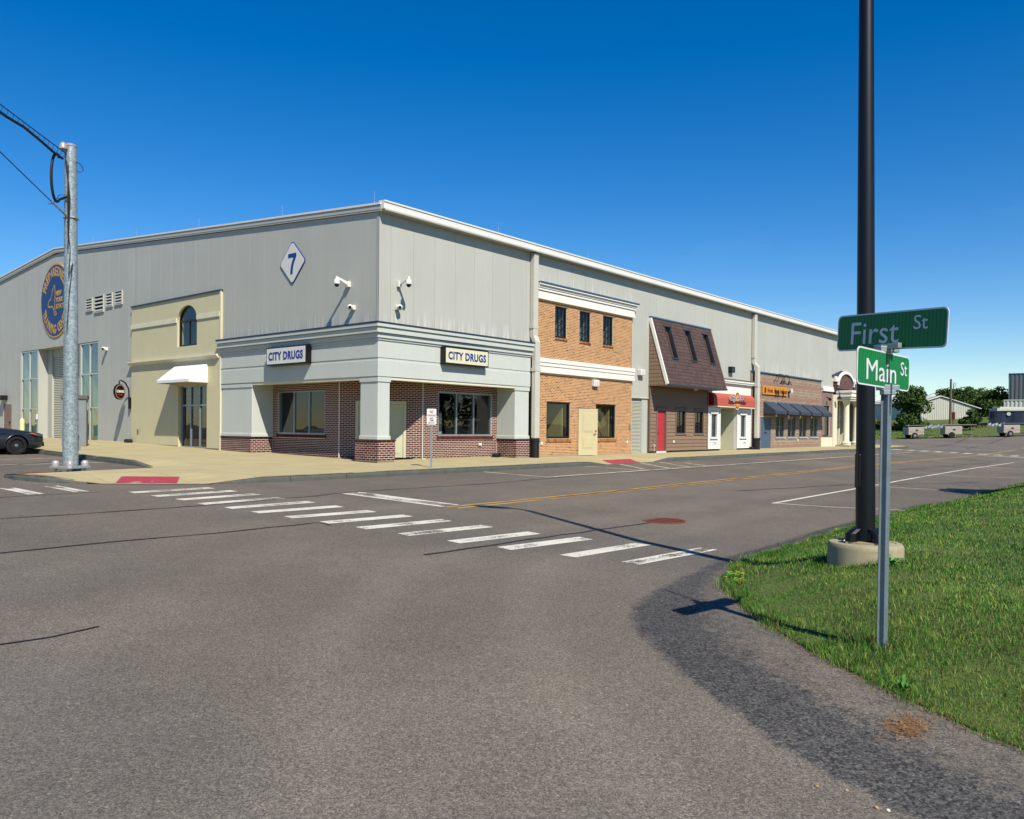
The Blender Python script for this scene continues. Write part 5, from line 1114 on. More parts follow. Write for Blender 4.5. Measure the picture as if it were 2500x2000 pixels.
text('City Pizza', .36, 'sign_white', 'lettering', t, (26.85, -.368, 3.02), (1, 0, 0), (0, 0, 1), .003, .03, width=2.1, height=.36, shear=.2); text('City Pizza', .36, 'maroon', 'lettering', t, (26.85, -.373, 3.02), (1, 0, 0), (0, 0, 1), .003, .004, width=2.06, height=.33, shear=.2)
ORD = ['first', 'second', 'third', 'fourth', 'fifth']
for i, x in enumerate((31.5, 33.63, 35.75, 37.87, 39.98)):
    t = thing('awning', f'navy fabric awning on the block restaurant, {ORD[i]} of five from the blue doors', 'awning', (x+.88, -.4, 2.2), 'navy awnings over the restaurant windows'); w_ = 1.78
    MB().add([(x, 0, 3.05), (x+w_, 0, 3.05), (x+w_, -.8, 2.46), (x, -.8, 2.46), (x+w_, -.8, 2.24), (x, -.8, 2.24), (x+w_, 0, 2.24), (x, 0, 2.24)], [(0, 1, 2, 3), (3, 2, 4, 5), (1, 6, 4, 2), (0, 3, 5, 7)]).build('canopy', 'awning_navy', t, recalc=False)
    MB().tube([(x, 0, 2.25), (x, -.79, 2.25), (x+w_, -.79, 2.25), (x+w_, 0, 2.25)], .015, 6).build('frame', 'black', t)

# ------------------------------------------------------------------ wall fixtures
def dome_camera(pl, u, z, lab):
    t = thing('dome_camera', lab, 'camera', pl.p(u, 0, z)); p = pl.p
    MB().pbox(pl, u-.07, u+.07, -.05, .08, z-.11, z+.09).build('mount', 'white_plastic', t, bevel=.01)
    MB().add([p(u-.03, .0, z-.07), p(u+.03, .0, z-.07), p(u+.03, -.50, z+.13), p(u-.03, -.50, z+.13), p(u-.03, .0, z+.06), p(u+.03, .0, z+.06), p(u+.03, -.50, z+.20), p(u-.03, -.50, z+.20)], [(0, 1, 2, 3), (4, 5, 6, 7), (0, 1, 5, 4), (1, 2, 6, 5), (2, 3, 7, 6), (3, 0, 4, 7)]).build('arm', 'white_plastic', t, bevel=.01)
    MB().lathe(p(u, -.47, z-.08), [(.035, .27), (.045, .19), (.08, .17), (.10, .12), (.105, .02), (.09, .0)], 18).build('housing', 'white_plastic', t, smooth=True); MB().lathe(p(u, -.47, z-.17), [(.015, 0), (.05, .015), (.075, .045), (.085, .09)], 18).build('dome', 'dark_lens', t, smooth=True)
dome_camera(B_, 1.62, 6.14, 'white dome camera on a bracket, side-street wall near the corner'); dome_camera(A_, .92, 6.1, 'white dome camera on a bracket, main-street wall near the corner')
def eye_camera(pl, u, z, lab, r=.10):
    t = thing('ball_camera', lab, 'camera', pl.p(u, 0, z)); p = pl.p; o = Vector(p(u, -.1, z)); prof = [(r*math.sin(R(a)), -r*math.cos(R(a))) for a in range(8, 176, 14)]
    MB().lathe(o, prof, 18).build('ball', 'white_plastic', t, smooth=True); MB().pbox(pl, u-.08, u+.08, -.03, .08, z-.08, z+.08).build('mount', 'white_plastic', t, bevel=.01)
    d = Vector((-.6, -.72, -.12)).normalized(); MB().lathe(o+d*r*.8, [(.055, 0), (.055, .04), (.035, .045)], 14, d).build('lens', 'dark_lens', t, smooth=True)
eye_camera(B_, 1.36, 5.30, 'small white ball camera low on the side-street wall by the corner'); eye_camera(A_, .86, 5.28, 'small white ball camera low on the main-street wall by the corner'); eye_camera(B_, 20.6, 4.95, 'white ball camera beside the tall teal bay window')
def wall_pack(x, z0, z1, m_, lab, w_=.42, y=0.):
    t = thing('wall_light', lab, 'wall light', (x, y, z0)); MB().box(x, x+w_, y-.14, y+.08, z0, z1).build('housing', m_, t, bevel=.02); MB().box(x+.05, x+w_-.05, y-.148, y-.138, z0+.05, z1-.06).build('lens', 'plastic_white' if m_ != 'black' else 'dark_lens', t)
wall_pack(12.5, 3.12, 3.43, 'white_plastic', 'white box light above the open beige door'); wall_pack(16.5, 3.85, 4.14, 'white_plastic', 'white box light above the narrow roll-up door')
wall_pack(26.55, 4.58, 4.92, 'black', 'black box light on grey wall right of the shingled mansard', .5)
t = thing('wall_light', 'black box light above the brown service door at the left edge', 'wall light', (0, 34.6, 2.6)); MB().pbox(B_, 34.2, 35.0, -.3, .08, 2.62, 2.9).build('housing', 'black', t, bevel=.02); MB().pbox(B_, 34.3, 34.9, -.25, -.02, 2.6, 2.622).build('lens', 'plastic_white', t)
gl_lab = ['left', 'middle', 'right']
for i, x in enumerate((33.05, 33.45, 34.25)):
    t = thing('gooseneck_lamp', f'dark gooseneck lamp over the orange signboard, {gl_lab[i]} of three', 'wall lamp', (x, 0, 4.1), 'gooseneck lamps over the signboard')
    MB().tube([(x, .0, 4.35), (x, -.12, 4.45), (x, -.2, 4.75), (x, -.38, 4.86), (x, -.52, 4.74), (x, -.55, 4.5), (x, -.55, 4.42)], .018, 7).build('neck', 'black', t, smooth=True); MB().lathe((x, -.55, 4.2), [(.17, 0), (.16, .03), (.09, .1), (.05, .22), (.02, .24)], 16).build('shade', 'black', t, smooth=True)
t = thing('gooseneck_lamp', 'dark gooseneck lamp with bell shade on the bank pilaster', 'wall lamp', (44.4, 0, 3.7)); MB().tube([(44.4, .0, 3.9), (44.4, -.14, 4.2), (44.4, -.3, 4.28), (44.4, -.42, 4.1), (44.4, -.43, 3.9)], .02, 7).build('neck', 'black', t, smooth=True); MB().lathe((44.4, -.43, 3.62), [(.22, 0), (.2, .03), (.1, .1), (.06, .26), (.02, .28)], 16).build('shade', 'black', t, smooth=True)
t = thing('siren_horn', 'small cream horn at the right end of the orange signboard', 'horn', (35.5, 0, 3.7)); MB().lathe((35.5, -.26, 3.86), [(.16, 0), (.15, .03), (.07, .14), (.03, .2)], 14, (0, 1, 0)).build('horn', 'cream_light', t, smooth=True); MB().box(35.46, 35.54, -.1, 0, 3.7, 3.84).build('bracket', 'black', t)
t = thing('wall_spotlight', 'small dark spotlight on the red brick pier of the bank', 'wall light', (42.9, 0, 3.6)); MB().tube([(42.9, 0, 3.72), (42.9, -.12, 3.7)], .03, 8).build('arm', 'black', t); MB().lathe((42.9, -.16, 3.62), [(.05, 0), (.1, .02), (.1, .18), (.05, .22)], 12, (-.3, -.6, -.5)).build('head', 'black', t, smooth=True)
def cover(x, z, lab, pl=A_, m_='white_plastic', w_=.13, h=.13): tag(MB().pbox(pl, x-w_/2, x+w_/2, -.035, .015, z, z+h).build('outlet_cover', m_, bevel=.008), lab, 'outlet')
cover(8.86, .52, 'small white outlet cover low on the left of the tan brick wall'); cover(15.5, .53, 'small white outlet cover low on the right of the tan brick wall'); cover(20.05, .52, 'small white outlet cover on the brown siding right of the red door'); cover(17.97, .62, 'brown vent cover on the siding left of the red door', m_='brown_metal', w_=.14, h=.2); cover(37.3, .5, 'small white outlet cover under the restaurant windows')
cover(15.72, 1.25, 'grey key switch at the right edge of the tan brick wall', m_='alu', w_=.1, h=.2)
tag(MB().pbox(A_, 6.05, 6.2, .93, 1.0, .5, .6).build('outlet_cover', 'white_plastic', bevel=.008), 'small white outlet cover below the drugstore window', 'outlet')
tag(MB().tube([(17.9, .0, .42), (17.9, -.12, .44), (17.96, -.14, .38)], .022, 7).tube([(17.9, -.1, .43), (17.9, -.1, .1)], .012, 6).build('hose_tap', 'plastic_white'), 'white hose tap low on the brown siding left of the red door', 'tap')
def bait(x, y, rz, lab):
    ob = MB().prism([(-.2, -.12, 0), (.2, -.12, 0), (.2, -.12, .1), (.13, -.12, .17), (-.13, -.12, .17), (-.2, -.12, .1)], (0, .24, 0)).build('bait_box', 'black_plastic', bevel=.015, keep=True); ob.location = (x, y, sw(x, y)); ob.rotation_euler.z = rz; tag(ob, lab, 'bait box', 'bait boxes along the walls')
bait(6.95, .82, R(20), 'black bait box at the foot of the right brick pilaster'); bait(29.5, -.16, 0, 'black bait box at the foot of the white shop'); bait(-.16, 17.75, R(90), 'black bait box at the left foot of the cream front')

# ------------------------------------------------------------------ street furniture
def gz(x, y): return sw(x, y)
# no-parking sign
px, py = .06, -2.5; pz = gz(px, py); t = thing('parking_sign', 'white no-parking sign on a thin steel post by the kerb', 'sign', (px, py, pz))
MB().add([(px+dx, py+dy, z) for z in (pz-.1, pz+1.75) for dx, dy in ((-.035, 0), (-.02, -.03), (.02, -.03), (.035, 0), (.02, .01), (-.02, .01))], [tuple(range(6)), tuple(range(11, 5, -1))]+[(i, (i+1) % 6, 6+(i+1) % 6, 6+i) for i in range(6)]).build('post', 'galv_light', t)
fdir = Vector((-.55, -.83, 0)).normalized(); fx = Vector((.83, -.55, 0)).normalized(); c = Vector((px, py, pz+1.60))+fdir*.045
def rrect(c, ex_, up_, w_, h, r, th, nrm):
    o = []
    for sx, sy, a0 in ((1, 1, 0), (-1, 1, 90), (-1, -1, 180), (1, -1, 270)):
        for a in range(0, 91, 18): o.append(c+ex_*(sx*(w_/2-r)+r*math.cos(R(a0+a)))+up_*(sy*(h/2-r)+r*math.sin(R(a0+a))))
    return MB().prism(o, nrm*th)
UP = Vector((0, 0, 1))
rrect(c, fx, UP, .30, .50, .035, .004, -fdir).build('plate', 'sign_white', t)
for s, zz, hh, ww, m_ in (('NO', .15, .085, .10, 'black_sign'), ('PARKING', .04, .06, .25, 'red_text'), ('ANY', -.05, .05, .12, 'black_sign'), ('TIME', -.12, .05, .13, 'black_sign')): text(s, .1, m_, 'lettering', t, c+fdir*.003+UP*zz, fx, UP, .001, .002, width=ww, height=hh)
MB().prism([c+fdir*.002+fx*x+UP*z for x, z in ((-.11, -.195), (-.06, -.165), (-.06, -.187), (.09, -.187), (.09, -.203), (-.06, -.203), (-.06, -.225))], fdir*.003).build('arrow', 'red_text', t)

# galvanised steel strain pole with overhead cables
px, py = -9.12, 1.35; pz = gz(px, py); t = thing('steel_pole', 'thick galvanised steel utility pole on the pavement island', 'pole', (px, py, pz))
def pp(x, y, z): return (px+x, py+y, pz+z)
lean = -.02
MB().tube([pp(0, 0, .14), pp(0, 0, 4.2), pp(lean, 0, 8.38)], [.188, .166, .142], 28, cap=True).build('shaft', 'galv', t, smooth=True)
MB().lathe(pp(lean, 0, 8.36), [(.150, 0), (.152, .04), (.10, .07), (.03, .085)], 24).build('cap', 'alu_cover', t, smooth=True)
for z in (1.05, 2.1, 6.55): MB().lathe(pp(0, 0, z), [(.186-z*.005, 0), (.188-z*.005, .025)], 24).build('band', 'galv_light', t, smooth=True)
bp_ = thing; rt = Matrix.Rotation(R(22), 3, 'Z')
pl_pts = [rt @ Vector(q) for q in ((-.36, -.30, .10), (-.30, -.36, .10), (.30, -.36, .10), (.36, -.30, .10), (.36, .30, .10), (.30, .36, .10), (-.30, .36, .10), (-.36, .30, .10))]
MB().prism([pp(*q) for q in pl_pts], (0, 0, .055)).build('base_plate', 'galv_light', t, bevel=.006)
for sx, sy in ((-1, -1), (1, -1), (1, 1), (-1, 1)):
    q = rt @ Vector((sx*.235, sy*.235, 0)); MB().lathe(pp(q.x, q.y, .155), [(.095, 0), (.095, .07), (.085, .11), (.06, .14), (.03, .15)], 18).build('bolt_cover', 'alu_cover', t, smooth=True); MB().tube([pp(q.x, q.y, -.05), pp(q.x, q.y, .1)], .022, 8).lathe(pp(q.x, q.y, .05), [(.045, 0), (.045, .035)], 6).build('anchor_bolt', 'galv_light', t)
MB().add([pp(x, y, z) for x, y, z in ((.19, -.06, .55), (.235, -.06, .55), (.235, .06, .55), (.19, .06, .55), (.19, -.06, .95), (.235, -.06, .95), (.235, .06, .95), (.19, .06, .95))], [(0, 1, 2, 3), (4, 5, 6, 7), (0, 1, 5, 4), (1, 2, 6, 5), (2, 3, 7, 6)]).build('hand_hole', 'galv_light', t, bevel=.01)
MB().tube([pp(-.12, -.02, 8.2), pp(-.2, -.04, 8.25), pp(-.22, -.05, 8.34)], .05, 10).lathe(pp(-.22, -.05, 8.24), [(.10, 0), (.105, .03), (.08, .12), (.045, .17), (.02, .185)], 16).build('weatherhead', 'alu_cover', t, smooth=True)
rm = random.Random(3)
for k in range(3): MB().tube([pp(-.2+.04*k, -.12, 8.05-.1*k), pp(-.16, -.2, 7.5), pp(-.17+.03*k, -.2, 7.0), pp(-.16, -.2, 6.3-.3*k)], .012, 6).build('riser_cable', 'cable', t, smooth=True)
MB().tube([pp(-.17, -.19, 6.4), pp(-.1, -.2, 5.7), pp(-.14, -.2, 5.0), pp(-.04, -.2, 5.35), pp(-.12, -.2, 4.6), pp(-.17, -.18, 3.6)], .009, 6).build('riser_cable', 'cable', t, smooth=True)
MB().tube([pp(.06, -.1, 7.98), pp(.14, -.14, 7.95), pp(.22, -.13, 7.88), pp(.24, -.12, 7.8), pp(.19, -.1, 7.74), pp(.10, -.1, 7.74)], .01, 6).build('wire_loop', 'cable', t, smooth=True)
att = Vector(pp(-.15, -.08, 8.13)); far = Vector((-27.5, -13.5, 11.4))
def span(a, b, sag, n=40, dz=0.): return [a+(b-a)*(i/n)-Vector((0, 0, sag*4*(i/n)*(1-i/n)+dz)) for i in range(n+1)]
up_ = span(att, far, .35); t = thing('overhead_cable', 'lashed cable bundle running from the steel pole top to the upper left', 'cable', att)
MB().tube(up_, .012, 6).build('messenger', 'cable', t, smooth=True)
low = [p - Vector((0, 0, .15+.04*math.sin(i*1.7))) if i > 0 else p-Vector((.12, .06, .16)) for i, p in enumerate(up_)]
MB().tube(low, .034, 7).build('bundle', 'cable', t, smooth=True)
for i in range(0, 40):
    for k in (0, .33, .66):
        a, b = up_[i].lerp(up_[i+1], k), low[i].lerp(low[i+1], k+.12); MB().tube([a, (a+b)/2+Vector((.03, .02, 0)), b], .006, 5).build('lashing_ring', 'cable', t)
a0 = low[0]; MB().tube([a0+Vector((-.16, -.12, -.55))+Vector((.17*math.cos(R(q))-.02, .12*math.cos(R(q)), .60*math.sin(R(q)))) for q in range(62, 312, 14)]+[a0+Vector((.10, .05, -.95))], .034, 8).build('drip_loop', 'cable', t, smooth=True)
t = thing('overhead_cable', 'single thin wire running from mid-height of the steel pole to the left', 'cable', pp(-.17, -.08, 6.56)); a1 = Vector(pp(-.17, -.1, 6.56))
MB().tube(span(a1, Vector((-27.5, -17.5, 12.1)), .3), .012, 6).build('wire', 'cable', t, smooth=True); MB().tube([a1+Vector((-.55, -.38, .11)), a1+Vector((-.4, -.25, .16)), a1+Vector((-.2, -.1, .45)), a1+Vector((-.02, -.08, .5)), a1+Vector((.03, -.06, .3))], .009, 6).build('bond_wire', 'cable', t, smooth=True)
MB().tube(span(a1, Vector((-27.5, -17.5, 12.1)), .3, 400)[:13], .022, 7).build('dead_end_grip', 'galv_light', t)
MB().lathe(pp(0, 0, 6.52), [(.20, 0), (.20, .03)], 8).build('clamp_bolts', 'galv_light', t)
tag(MB().tube([(-9.35, 1.3, gz(-9.35, 1.3)+.03), (-9.7, 1.15, gz(-9.7, 1.15)+.02), (-10.2, 1.02, gz(-10.2, 1.02)+.02), (-10.45, .95, gz(-10.4, .95)+.02)], .014, 6).build('rusty_wire', 'rust_wire'), 'rust-brown wire lying on the island beside the steel pole', 'wire')
# bollards and steel cabinet
for x, y, lab in ((-2.4, 18.7, 'cream bollard right of the roll-up bay door, near the cabinet'), (-1.6, 26.9, 'cream bollard in front of the left teal window, behind the car')):
    ob = MB().lathe((0, 0, -.1), [(.115, 0), (.115, 1.05), (.10, 1.10), (.02, 1.22)], 18).build('bollard', 'bollard_yellow', smooth=True, keep=True); ob.location = (x, y, gz(x, y)); tag(ob, lab, 'bollard', 'bollards guarding the bay door')
t = thing('steel_cabinet', 'tall grey steel cabinet with dark top behind the steel pole', 'cabinet', (-3.6, 14.6, .2)); zc = gz(-3.6, 14.6)
cp = line_plane((-4.25, 14.75), (-3.45, 14.35)); MB().pbox(cp, 0, .9, 0, .75, zc, zc+1.95).build('cabinet_body', 'cabinet_grey', t, bevel=.01); MB().pbox(cp, -.04, .94, -.05, .79, zc+1.95, zc+2.12).build('cabinet_top', 'cabinet_dark', t, bevel=.01); MB().pbox(cp, .9, .915, .08, .67, zc+.06, zc+1.9).build('cabinet_door', 'cabinet_dark', t); MB().pbox(cp, .915, .96, .12, .16, zc+1.5, zc+1.85).build('handle', 'alu', t)
t = thing('wall_keypad', 'small white keypad on the jamb left of the roll-up bay', 'keypad', (.6, 29.3, 1.5)); MB().pbox(B_, 29.52, 29.62, .02, .09, 1.45, 1.75).build('keypad', 'white_plastic', t, bevel=.008); MB().pbox(B_, 29.54, 29.6, .0, .021, 1.25, 1.45).build('keypad_mount', 'black', t)

# drain cover in the road
dx, dy = -3.9, -13.0; t = thing('drain_cover', 'rusty round slotted drain cover in the road', 'drain cover', (dx, dy, ag(dx, dy)))
dz = ag(dx, dy); MB().lathe((dx, dy, dz-.02), [(.44, 0), (.44, .030), (.40, .032), (.39, .026)], 40).build('rim', 'iron_rust', t, smooth=True); MB().lathe((dx, dy, dz-.02), [(.40, 0), (.40, .0285)], 40).build('slot_shade_disc', 'black', t)  # black disc close under the bars paints the shade inside the open slots
for i in range(-4, 5):
    u = i*.09; hw = math.sqrt(max(0, .395**2-u*u)); MB().box(dx+u-.016, dx+u+.016, dy-hw, dy+hw, dz-.0, dz+.0115).build('grate_bar', 'iron_rust', t)
for j in range(-1, 2):
    v_ = j*.2; hw = math.sqrt(max(0, .395**2-v_*v_)); MB().box(dx-hw, dx+hw, dy+v_-.03, dy+v_+.03, dz-.0, dz+.0105).build('grate_bar', 'iron_rust', t)

# black lamp post on a concrete drum
lx, ly = -8.2, -18.03; lz = vz(lx, ly); t = thing('lamp_post', 'tall black lamp post on a round concrete drum in the lawn', 'lamp post', (lx, ly, lz)); H0 = lz+.17
MB().lathe((lx, ly, lz-.5), [(.40, 0), (.40, .62), (.393, .65), (.38, .67), (.32, .675), (.315, .668), (.02, .668)], 48).build('concrete_base', 'concrete', t, smooth=True)
rt = Matrix.Rotation(R(12), 3, 'Z')
def lp(x, y, z): q = rt @ Vector((x, y, 0)); return (lx+q.x, ly+q.y, H0+z)
MB().add([lp(-.19, -.19, 0), lp(.19, -.19, 0), lp(.19, .19, 0), lp(-.19, .19, 0), lp(-.19, -.19, .018), lp(.19, -.19, .018), lp(.19, .19, .018), lp(-.19, .19, .018)], [(0, 3, 2, 1), (4, 5, 6, 7), (0, 1, 5, 4), (1, 2, 6, 5), (2, 3, 7, 6), (3, 0, 4, 7)]).build('grout_pad', 'concrete', t)
cv = []
for sx, sy in ((-1, -1), (1, -1), (1, 1), (-1, 1)):          # four-lobed cast cover
    c0 = (sx*.135, sy*.135); o = [(c0[0]+.07*math.cos(R(a)), c0[1]+.07*math.sin(R(a))) for a in range(0, 360, 45)]
    MB().add([lp(x, y, .02) for x, y in o]+[lp(x, y, .11) for x, y in o]+[lp(c0[0]*.55+(x-c0[0])*.8, c0[1]*.55+(y-c0[1])*.8, .165) for x, y in o], [(i, (i+1) % 8, 8+(i+1) % 8, 8+i) for i in range(8)]+[(8+i, 8+(i+1) % 8, 16+(i+1) % 8, 16+i) for i in range(8)]+[tuple(range(16, 24))]).build('base_cover', 'pole_black', t, bevel=.008)
    MB().lathe(lp(sx*.2, sy*.2, .03), [(.012, 0), (.012, .012)], 8, (sx, sy, 0)).build('cover_screw', 'galv_light', t)
MB().box(lx-.12, lx+.12, ly-.12, ly+.12, H0+.02, H0+.14).build('base_cover', 'pole_black', t, bevel=.02)
PT = 8.45; lnx, lny = -.0080, .0095                       # the post leans a little
MB().tube([(lx, ly, H0+.02), (lx+lnx*.4, ly+lny*.4, H0+.4), (lx+lnx*4, ly+lny*4, H0+4), (lx+lnx*8.5, ly+lny*8.5, PT)], [.105, .104, .088, .066], 32).build('shaft', 'pole_black', t, smooth=True)
hd = Vector((-.66, -.75, 0)).normalized(); hs = Vector((-.75, .66, 0)); b0 = Vector((lx, ly, H0+.62)); sd_ = Vector((-.72, .69, 0)).normalized(); tt = Vector((.69, .72, 0))
MB().add([b0+sd_*d+tt*w_+UP*z for z in (0, .38) for d, w_ in ((.085, -.055), (.118, -.045), (.118, .045), (.085, .055))], [(0, 1, 2, 3), (4, 5, 6, 7), (0, 1, 5, 4), (1, 2, 6, 5), (2, 3, 7, 6)]).build('hand_hole_cover', 'pole_black', t, bevel=.012)
ad = Vector((-.38, .92, 0)).normalized(); top = Vector((lx+lnx*8.5, ly+lny*8.5, PT))
MB().tube([top-UP*.25, top+UP*.0, top+UP*.18+ad*.08, top+UP*.25+ad*.3], .05, 12).build('arm', 'pole_black', t, smooth=True)
hp = [(0, .05), (.08, .11), (.35, .17), (.62, .16), (.8, .10), (.86, .03)]; an = Vector((-ad.y, ad.x, 0)); h0 = top+UP*.27+ad*.25; vs_ = []
for s, w_ in hp: vs_ += [h0+ad*s+an*w_-UP*.05, h0+ad*s-an*w_-UP*.05, h0+ad*s-an*w_*.7+UP*.07, h0+ad*s+an*w_*.7+UP*.07]
MB().add(vs_, [(4*i+k, 4*i+(k+1) % 4, 4*i+4+(k+1) % 4, 4*i+4+k) for i in range(5) for k in range(4)]+[(0, 1, 2, 3), (20, 23, 22, 21)]).build('lamp_head', 'pole_black', t, bevel=.02)

# street-name signs
bx_, by_ = -10.98, -19.0; bz = vz(bx_, by_); t = thing('street_sign', 'steel post carrying two green street-name blades at the lawn corner', 'street sign', (bx_, by_, bz))
pf = Vector((-.60, -.80, 0)); ps = Vector((.80, -.60, 0))
prof = [(-.048, .012), (-.030, .012), (-.018, -.026), (.018, -.026), (.030, .012), (.048, .012), (.048, .018), (.026, .018), (.014, -.018), (-.014, -.018), (-.026, .018), (-.048, .018)]
def upost(z, dx_): return [Vector((bx_+dx_, by_, z))+ps*a-pf*b for a, b in prof]
n_ = len(prof); MB().add(upost(bz-.3, 0)+upost(1.56, .025), [(i, (i+1) % n_, n_+(i+1) % n_, n_+i) for i in range(n_)]+[tuple(range(n_))[::-1], tuple(range(n_, 2*n_))]).build('post', 'galv_post', t)
def blade(p0, p1, hgt, wtxt, lab):
    p0 = Vector(p0); p1 = Vector(p1); ex3 = p1-p0; ln = ex3.length; ex3.normalize(); upv = (UP-ex3*UP.dot(ex3)).normalized(); nr = ex3.cross(upv); c = (p0+p1)/2
    ob = rrect(c-nr*.003, ex3, upv, ln, hgt, .045, .006, nr).build('blade', 'white_reflective', t, label=lab)
    o = []
    for sx, sy, a0 in ((1, 1, 0), (-1, 1, 90), (-1, -1, 180), (1, -1, 270)):
        for a in range(0, 91, 18): o.append((sx*(ln/2-.012-.036)+.036*math.cos(R(a0+a)), sy*(hgt/2-.012-.036)+.036*math.sin(R(a0+a)), 0))
    me = bpy.data.meshes.new('sheeting'); me.from_pydata(o, [], [tuple(range(len(o)))]); me.materials.append(MATS['sign_green'])
    for s in (1, -1):
        q = bpy.data.objects.new('sheeting', me); COL.objects.link(q); q.location = c+nr*.0042*s; e_ = ex3*s
        n3 = e_.cross(upv); q.rotation_euler = Matrix(((e_.x, upv.x, n3.x), (e_.y, upv.y, n3.y), (e_.z, upv.z, n3.z))).to_euler(); attach(q, ob)
    for s, pos, wd, hh in wtxt: text(s, .1, 'white_reflective', 'lettering', ob, c+nr*.0055+ex3*(pos[0]*ln)+upv*(pos[1]*hgt), ex3, upv, .0008, 0., width=wd*ln, height=hh*hgt)
    return ob
blade((-10.69, -18.52, 2.04), (-11.17, -19.47, 1.982), .300, [('First', (-.13, -.03), .45, .60), ('St', (.28, .17), .12, .36)], 'green blade reading First St')
blade((-11.50, -18.93, 1.708), (-10.54, -19.05, 1.682), .285, [('Main', (-.06, -.06), .56, .56), ('St', (.375, .12), .13, .38)], 'green blade reading Main St')
def clampb(z, h, w_): MB().add([Vector((bx_+.02, by_, z))+ps*a+pf*b+UP*c for c in (0, h) for a, b in ((-w_, -.025), (w_, -.025), (w_, .03), (-w_, .03))], [(0, 1, 2, 3), (4, 5, 6, 7), (0, 1, 5, 4), (1, 2, 6, 5), (2, 3, 7, 6), (3, 0, 4, 7)]).build('clamp', 'galv_light', t, bevel=.006)
clampb(1.535, .045, .09); clampb(1.835, .05, .085); clampb(1.50, .04, .055)
fe = Vector((-.451, -.893, 0)).normalized()
MB().add([Vector((bx_, by_, 1.86))+fe*a+Vector((fe.y, -fe.x, 0))*b+UP*c for c in (0, .04) for a, b in ((-.12, -.02), (.12, -.02), (.12, .02), (-.12, .02))], [(0, 1, 2, 3), (4, 5, 6, 7), (0, 1, 5, 4), (1, 2, 6, 5), (2, 3, 7, 6), (3, 0, 4, 7)]).build('clamp', 'galv_light', t, bevel=.004)
# ------------------------------------------------------------------ parked sedan, nose to the kerb
wx, wy = -6.95, 11.65; cz = ag(-7, 11); car = thing('sedan_car', 'dark grey police-style sedan parked nose to the kerb at the left edge', 'car', (wx-1.4, wy+.85, cz))
def cpt(s, w, z): return (wx+1.02-s, wy+.86-w, cz+z)        # s from the nose backwards, w towards the camera side
ST = [(0.0, .52, .30, .60, .62, .0), (.06, .72, .26, .70, .72, 0), (.25, .86, .22, .78, .80, 0), (.55, .915, .20, .83, .86, 0), (1.0, .935, .20, .89, .93, 0), (1.45, .94, .20, .93, .985, 0), (1.75, .94, .20, .96, 1.03, .1), (2.1, .94, .20, .985, 1.26, .5), (2.5, .94, .20, .995, 1.44, .9), (2.95, .94, .20, 1.0, 1.52, 1), (3.5, .94, .20, 1.01, 1.51, 1), (3.95, .94, .20, 1.02, 1.42, .9), (4.35, .93, .20, 1.03, 1.22, .5), (4.6, .92, .22, 1.03, 1.10, .1), (4.95, .87, .28, 1.0, 1.06, 0), (5.1, .76, .36, .92, .96, 0), (5.14, .6, .42, .8, .84, 0)]
vs_ = []; NP = 11
for s, hw, zb, zs, zt, g_ in ST:
    hr = hw*(.80 if g_ == 0 else .80-.09*g_)
    half = [(0, zb), (hw*.88, zb), (hw*.985, zb+.10), (hw, zb+(zs-zb)*.45), (hw*.992, zb+(zs-zb)*.72), (hw*.965, zs), ((hw*.93) if g_ else hw*.86, zs+(.02 if g_ else (zt-zs)*.55)), (hr*1.04 if g_ else hw*.7, zs+(zt-zs)*(.55 if g_ else .85)), (hr, zt-.04*g_), (hr*.72, zt), (0, zt+.012)]
    vs_ += [cpt(s, w, z) for w, z in half]
fs_ = []
for i in range(len(ST)-1):
    for k in range(NP-1): fs_.append((i*NP+k, i*NP+k+1, (i+1)*NP+k+1, (i+1)*NP+k))
mirror = MB(); mirror.add(vs_, fs_); n0 = len(vs_)
mirror.add([(x, 2*(wy+.86)-y, z) for x, y, z in vs_], [f[::-1] for f in fs_]); mirror.add(vs_[:NP]+[(x, 2*(wy+.86)-y, z) for x, y, z in vs_[:NP]][::-1], [tuple(range(2*NP))]); mirror.add(vs_[-NP:]+[(x, 2*(wy+.86)-y, z) for x, y, z in vs_[-NP:]][::-1], [tuple(range(2*NP))])
body = mirror.build('body', 'car_paint', None, smooth=True)
bm = bmesh.new(); bm.from_mesh(body.data); bmesh.ops.remove_doubles(bm, verts=bm.verts[:], dist=.001); bmesh.ops.recalc_face_normals(bm, faces=bm.faces[:]); bm.to_mesh(body.data); bm.free()
cut = MB()
for s in (1.02, 3.92): cut.lathe(cpt(s, 1.3, .345), [(.385, 0), (.385, 2.6)], 36, (0, 1, 0))
cutter = cut.build('cutter', 'car_black')
sb = body.modifiers.new('sub', 'SUBSURF'); sb.levels = sb.render_levels = 2
bo = body.modifiers.new('arch', 'BOOLEAN'); bo.object = cutter; bo.operation = 'DIFFERENCE'; bo.solver = 'EXACT'
bpy.context.view_layer.update(); ev = bpy.data.meshes.new_from_object(body.evaluated_get(bpy.context.evaluated_depsgraph_get())); body.modifiers.clear(); body.data = ev; ev.name = 'body'
ev.polygons.foreach_set('use_smooth', [True]*len(ev.polygons)); ev.set_sharp_from_angle(angle=R(30)); ev.materials.clear(); ev.materials.append(MATS['car_paint']); bpy.data.objects.remove(cutter); attach(body, car)
MB().add([cpt(s, w, z) for s, w, z in ((.3, -.75, .3), (.3, .75, .3), (4.7, .75, .3), (4.7, -.75, .3), (.3, -.75, .75), (.3, .75, .75), (4.7, .75, .75), (4.7, -.75, .75))], [(0, 3, 2, 1), (4, 5, 6, 7), (0, 1, 5, 4), (1, 2, 6, 5), (2, 3, 7, 6), (3, 0, 4, 7)]).build('underbody', 'car_black', car)
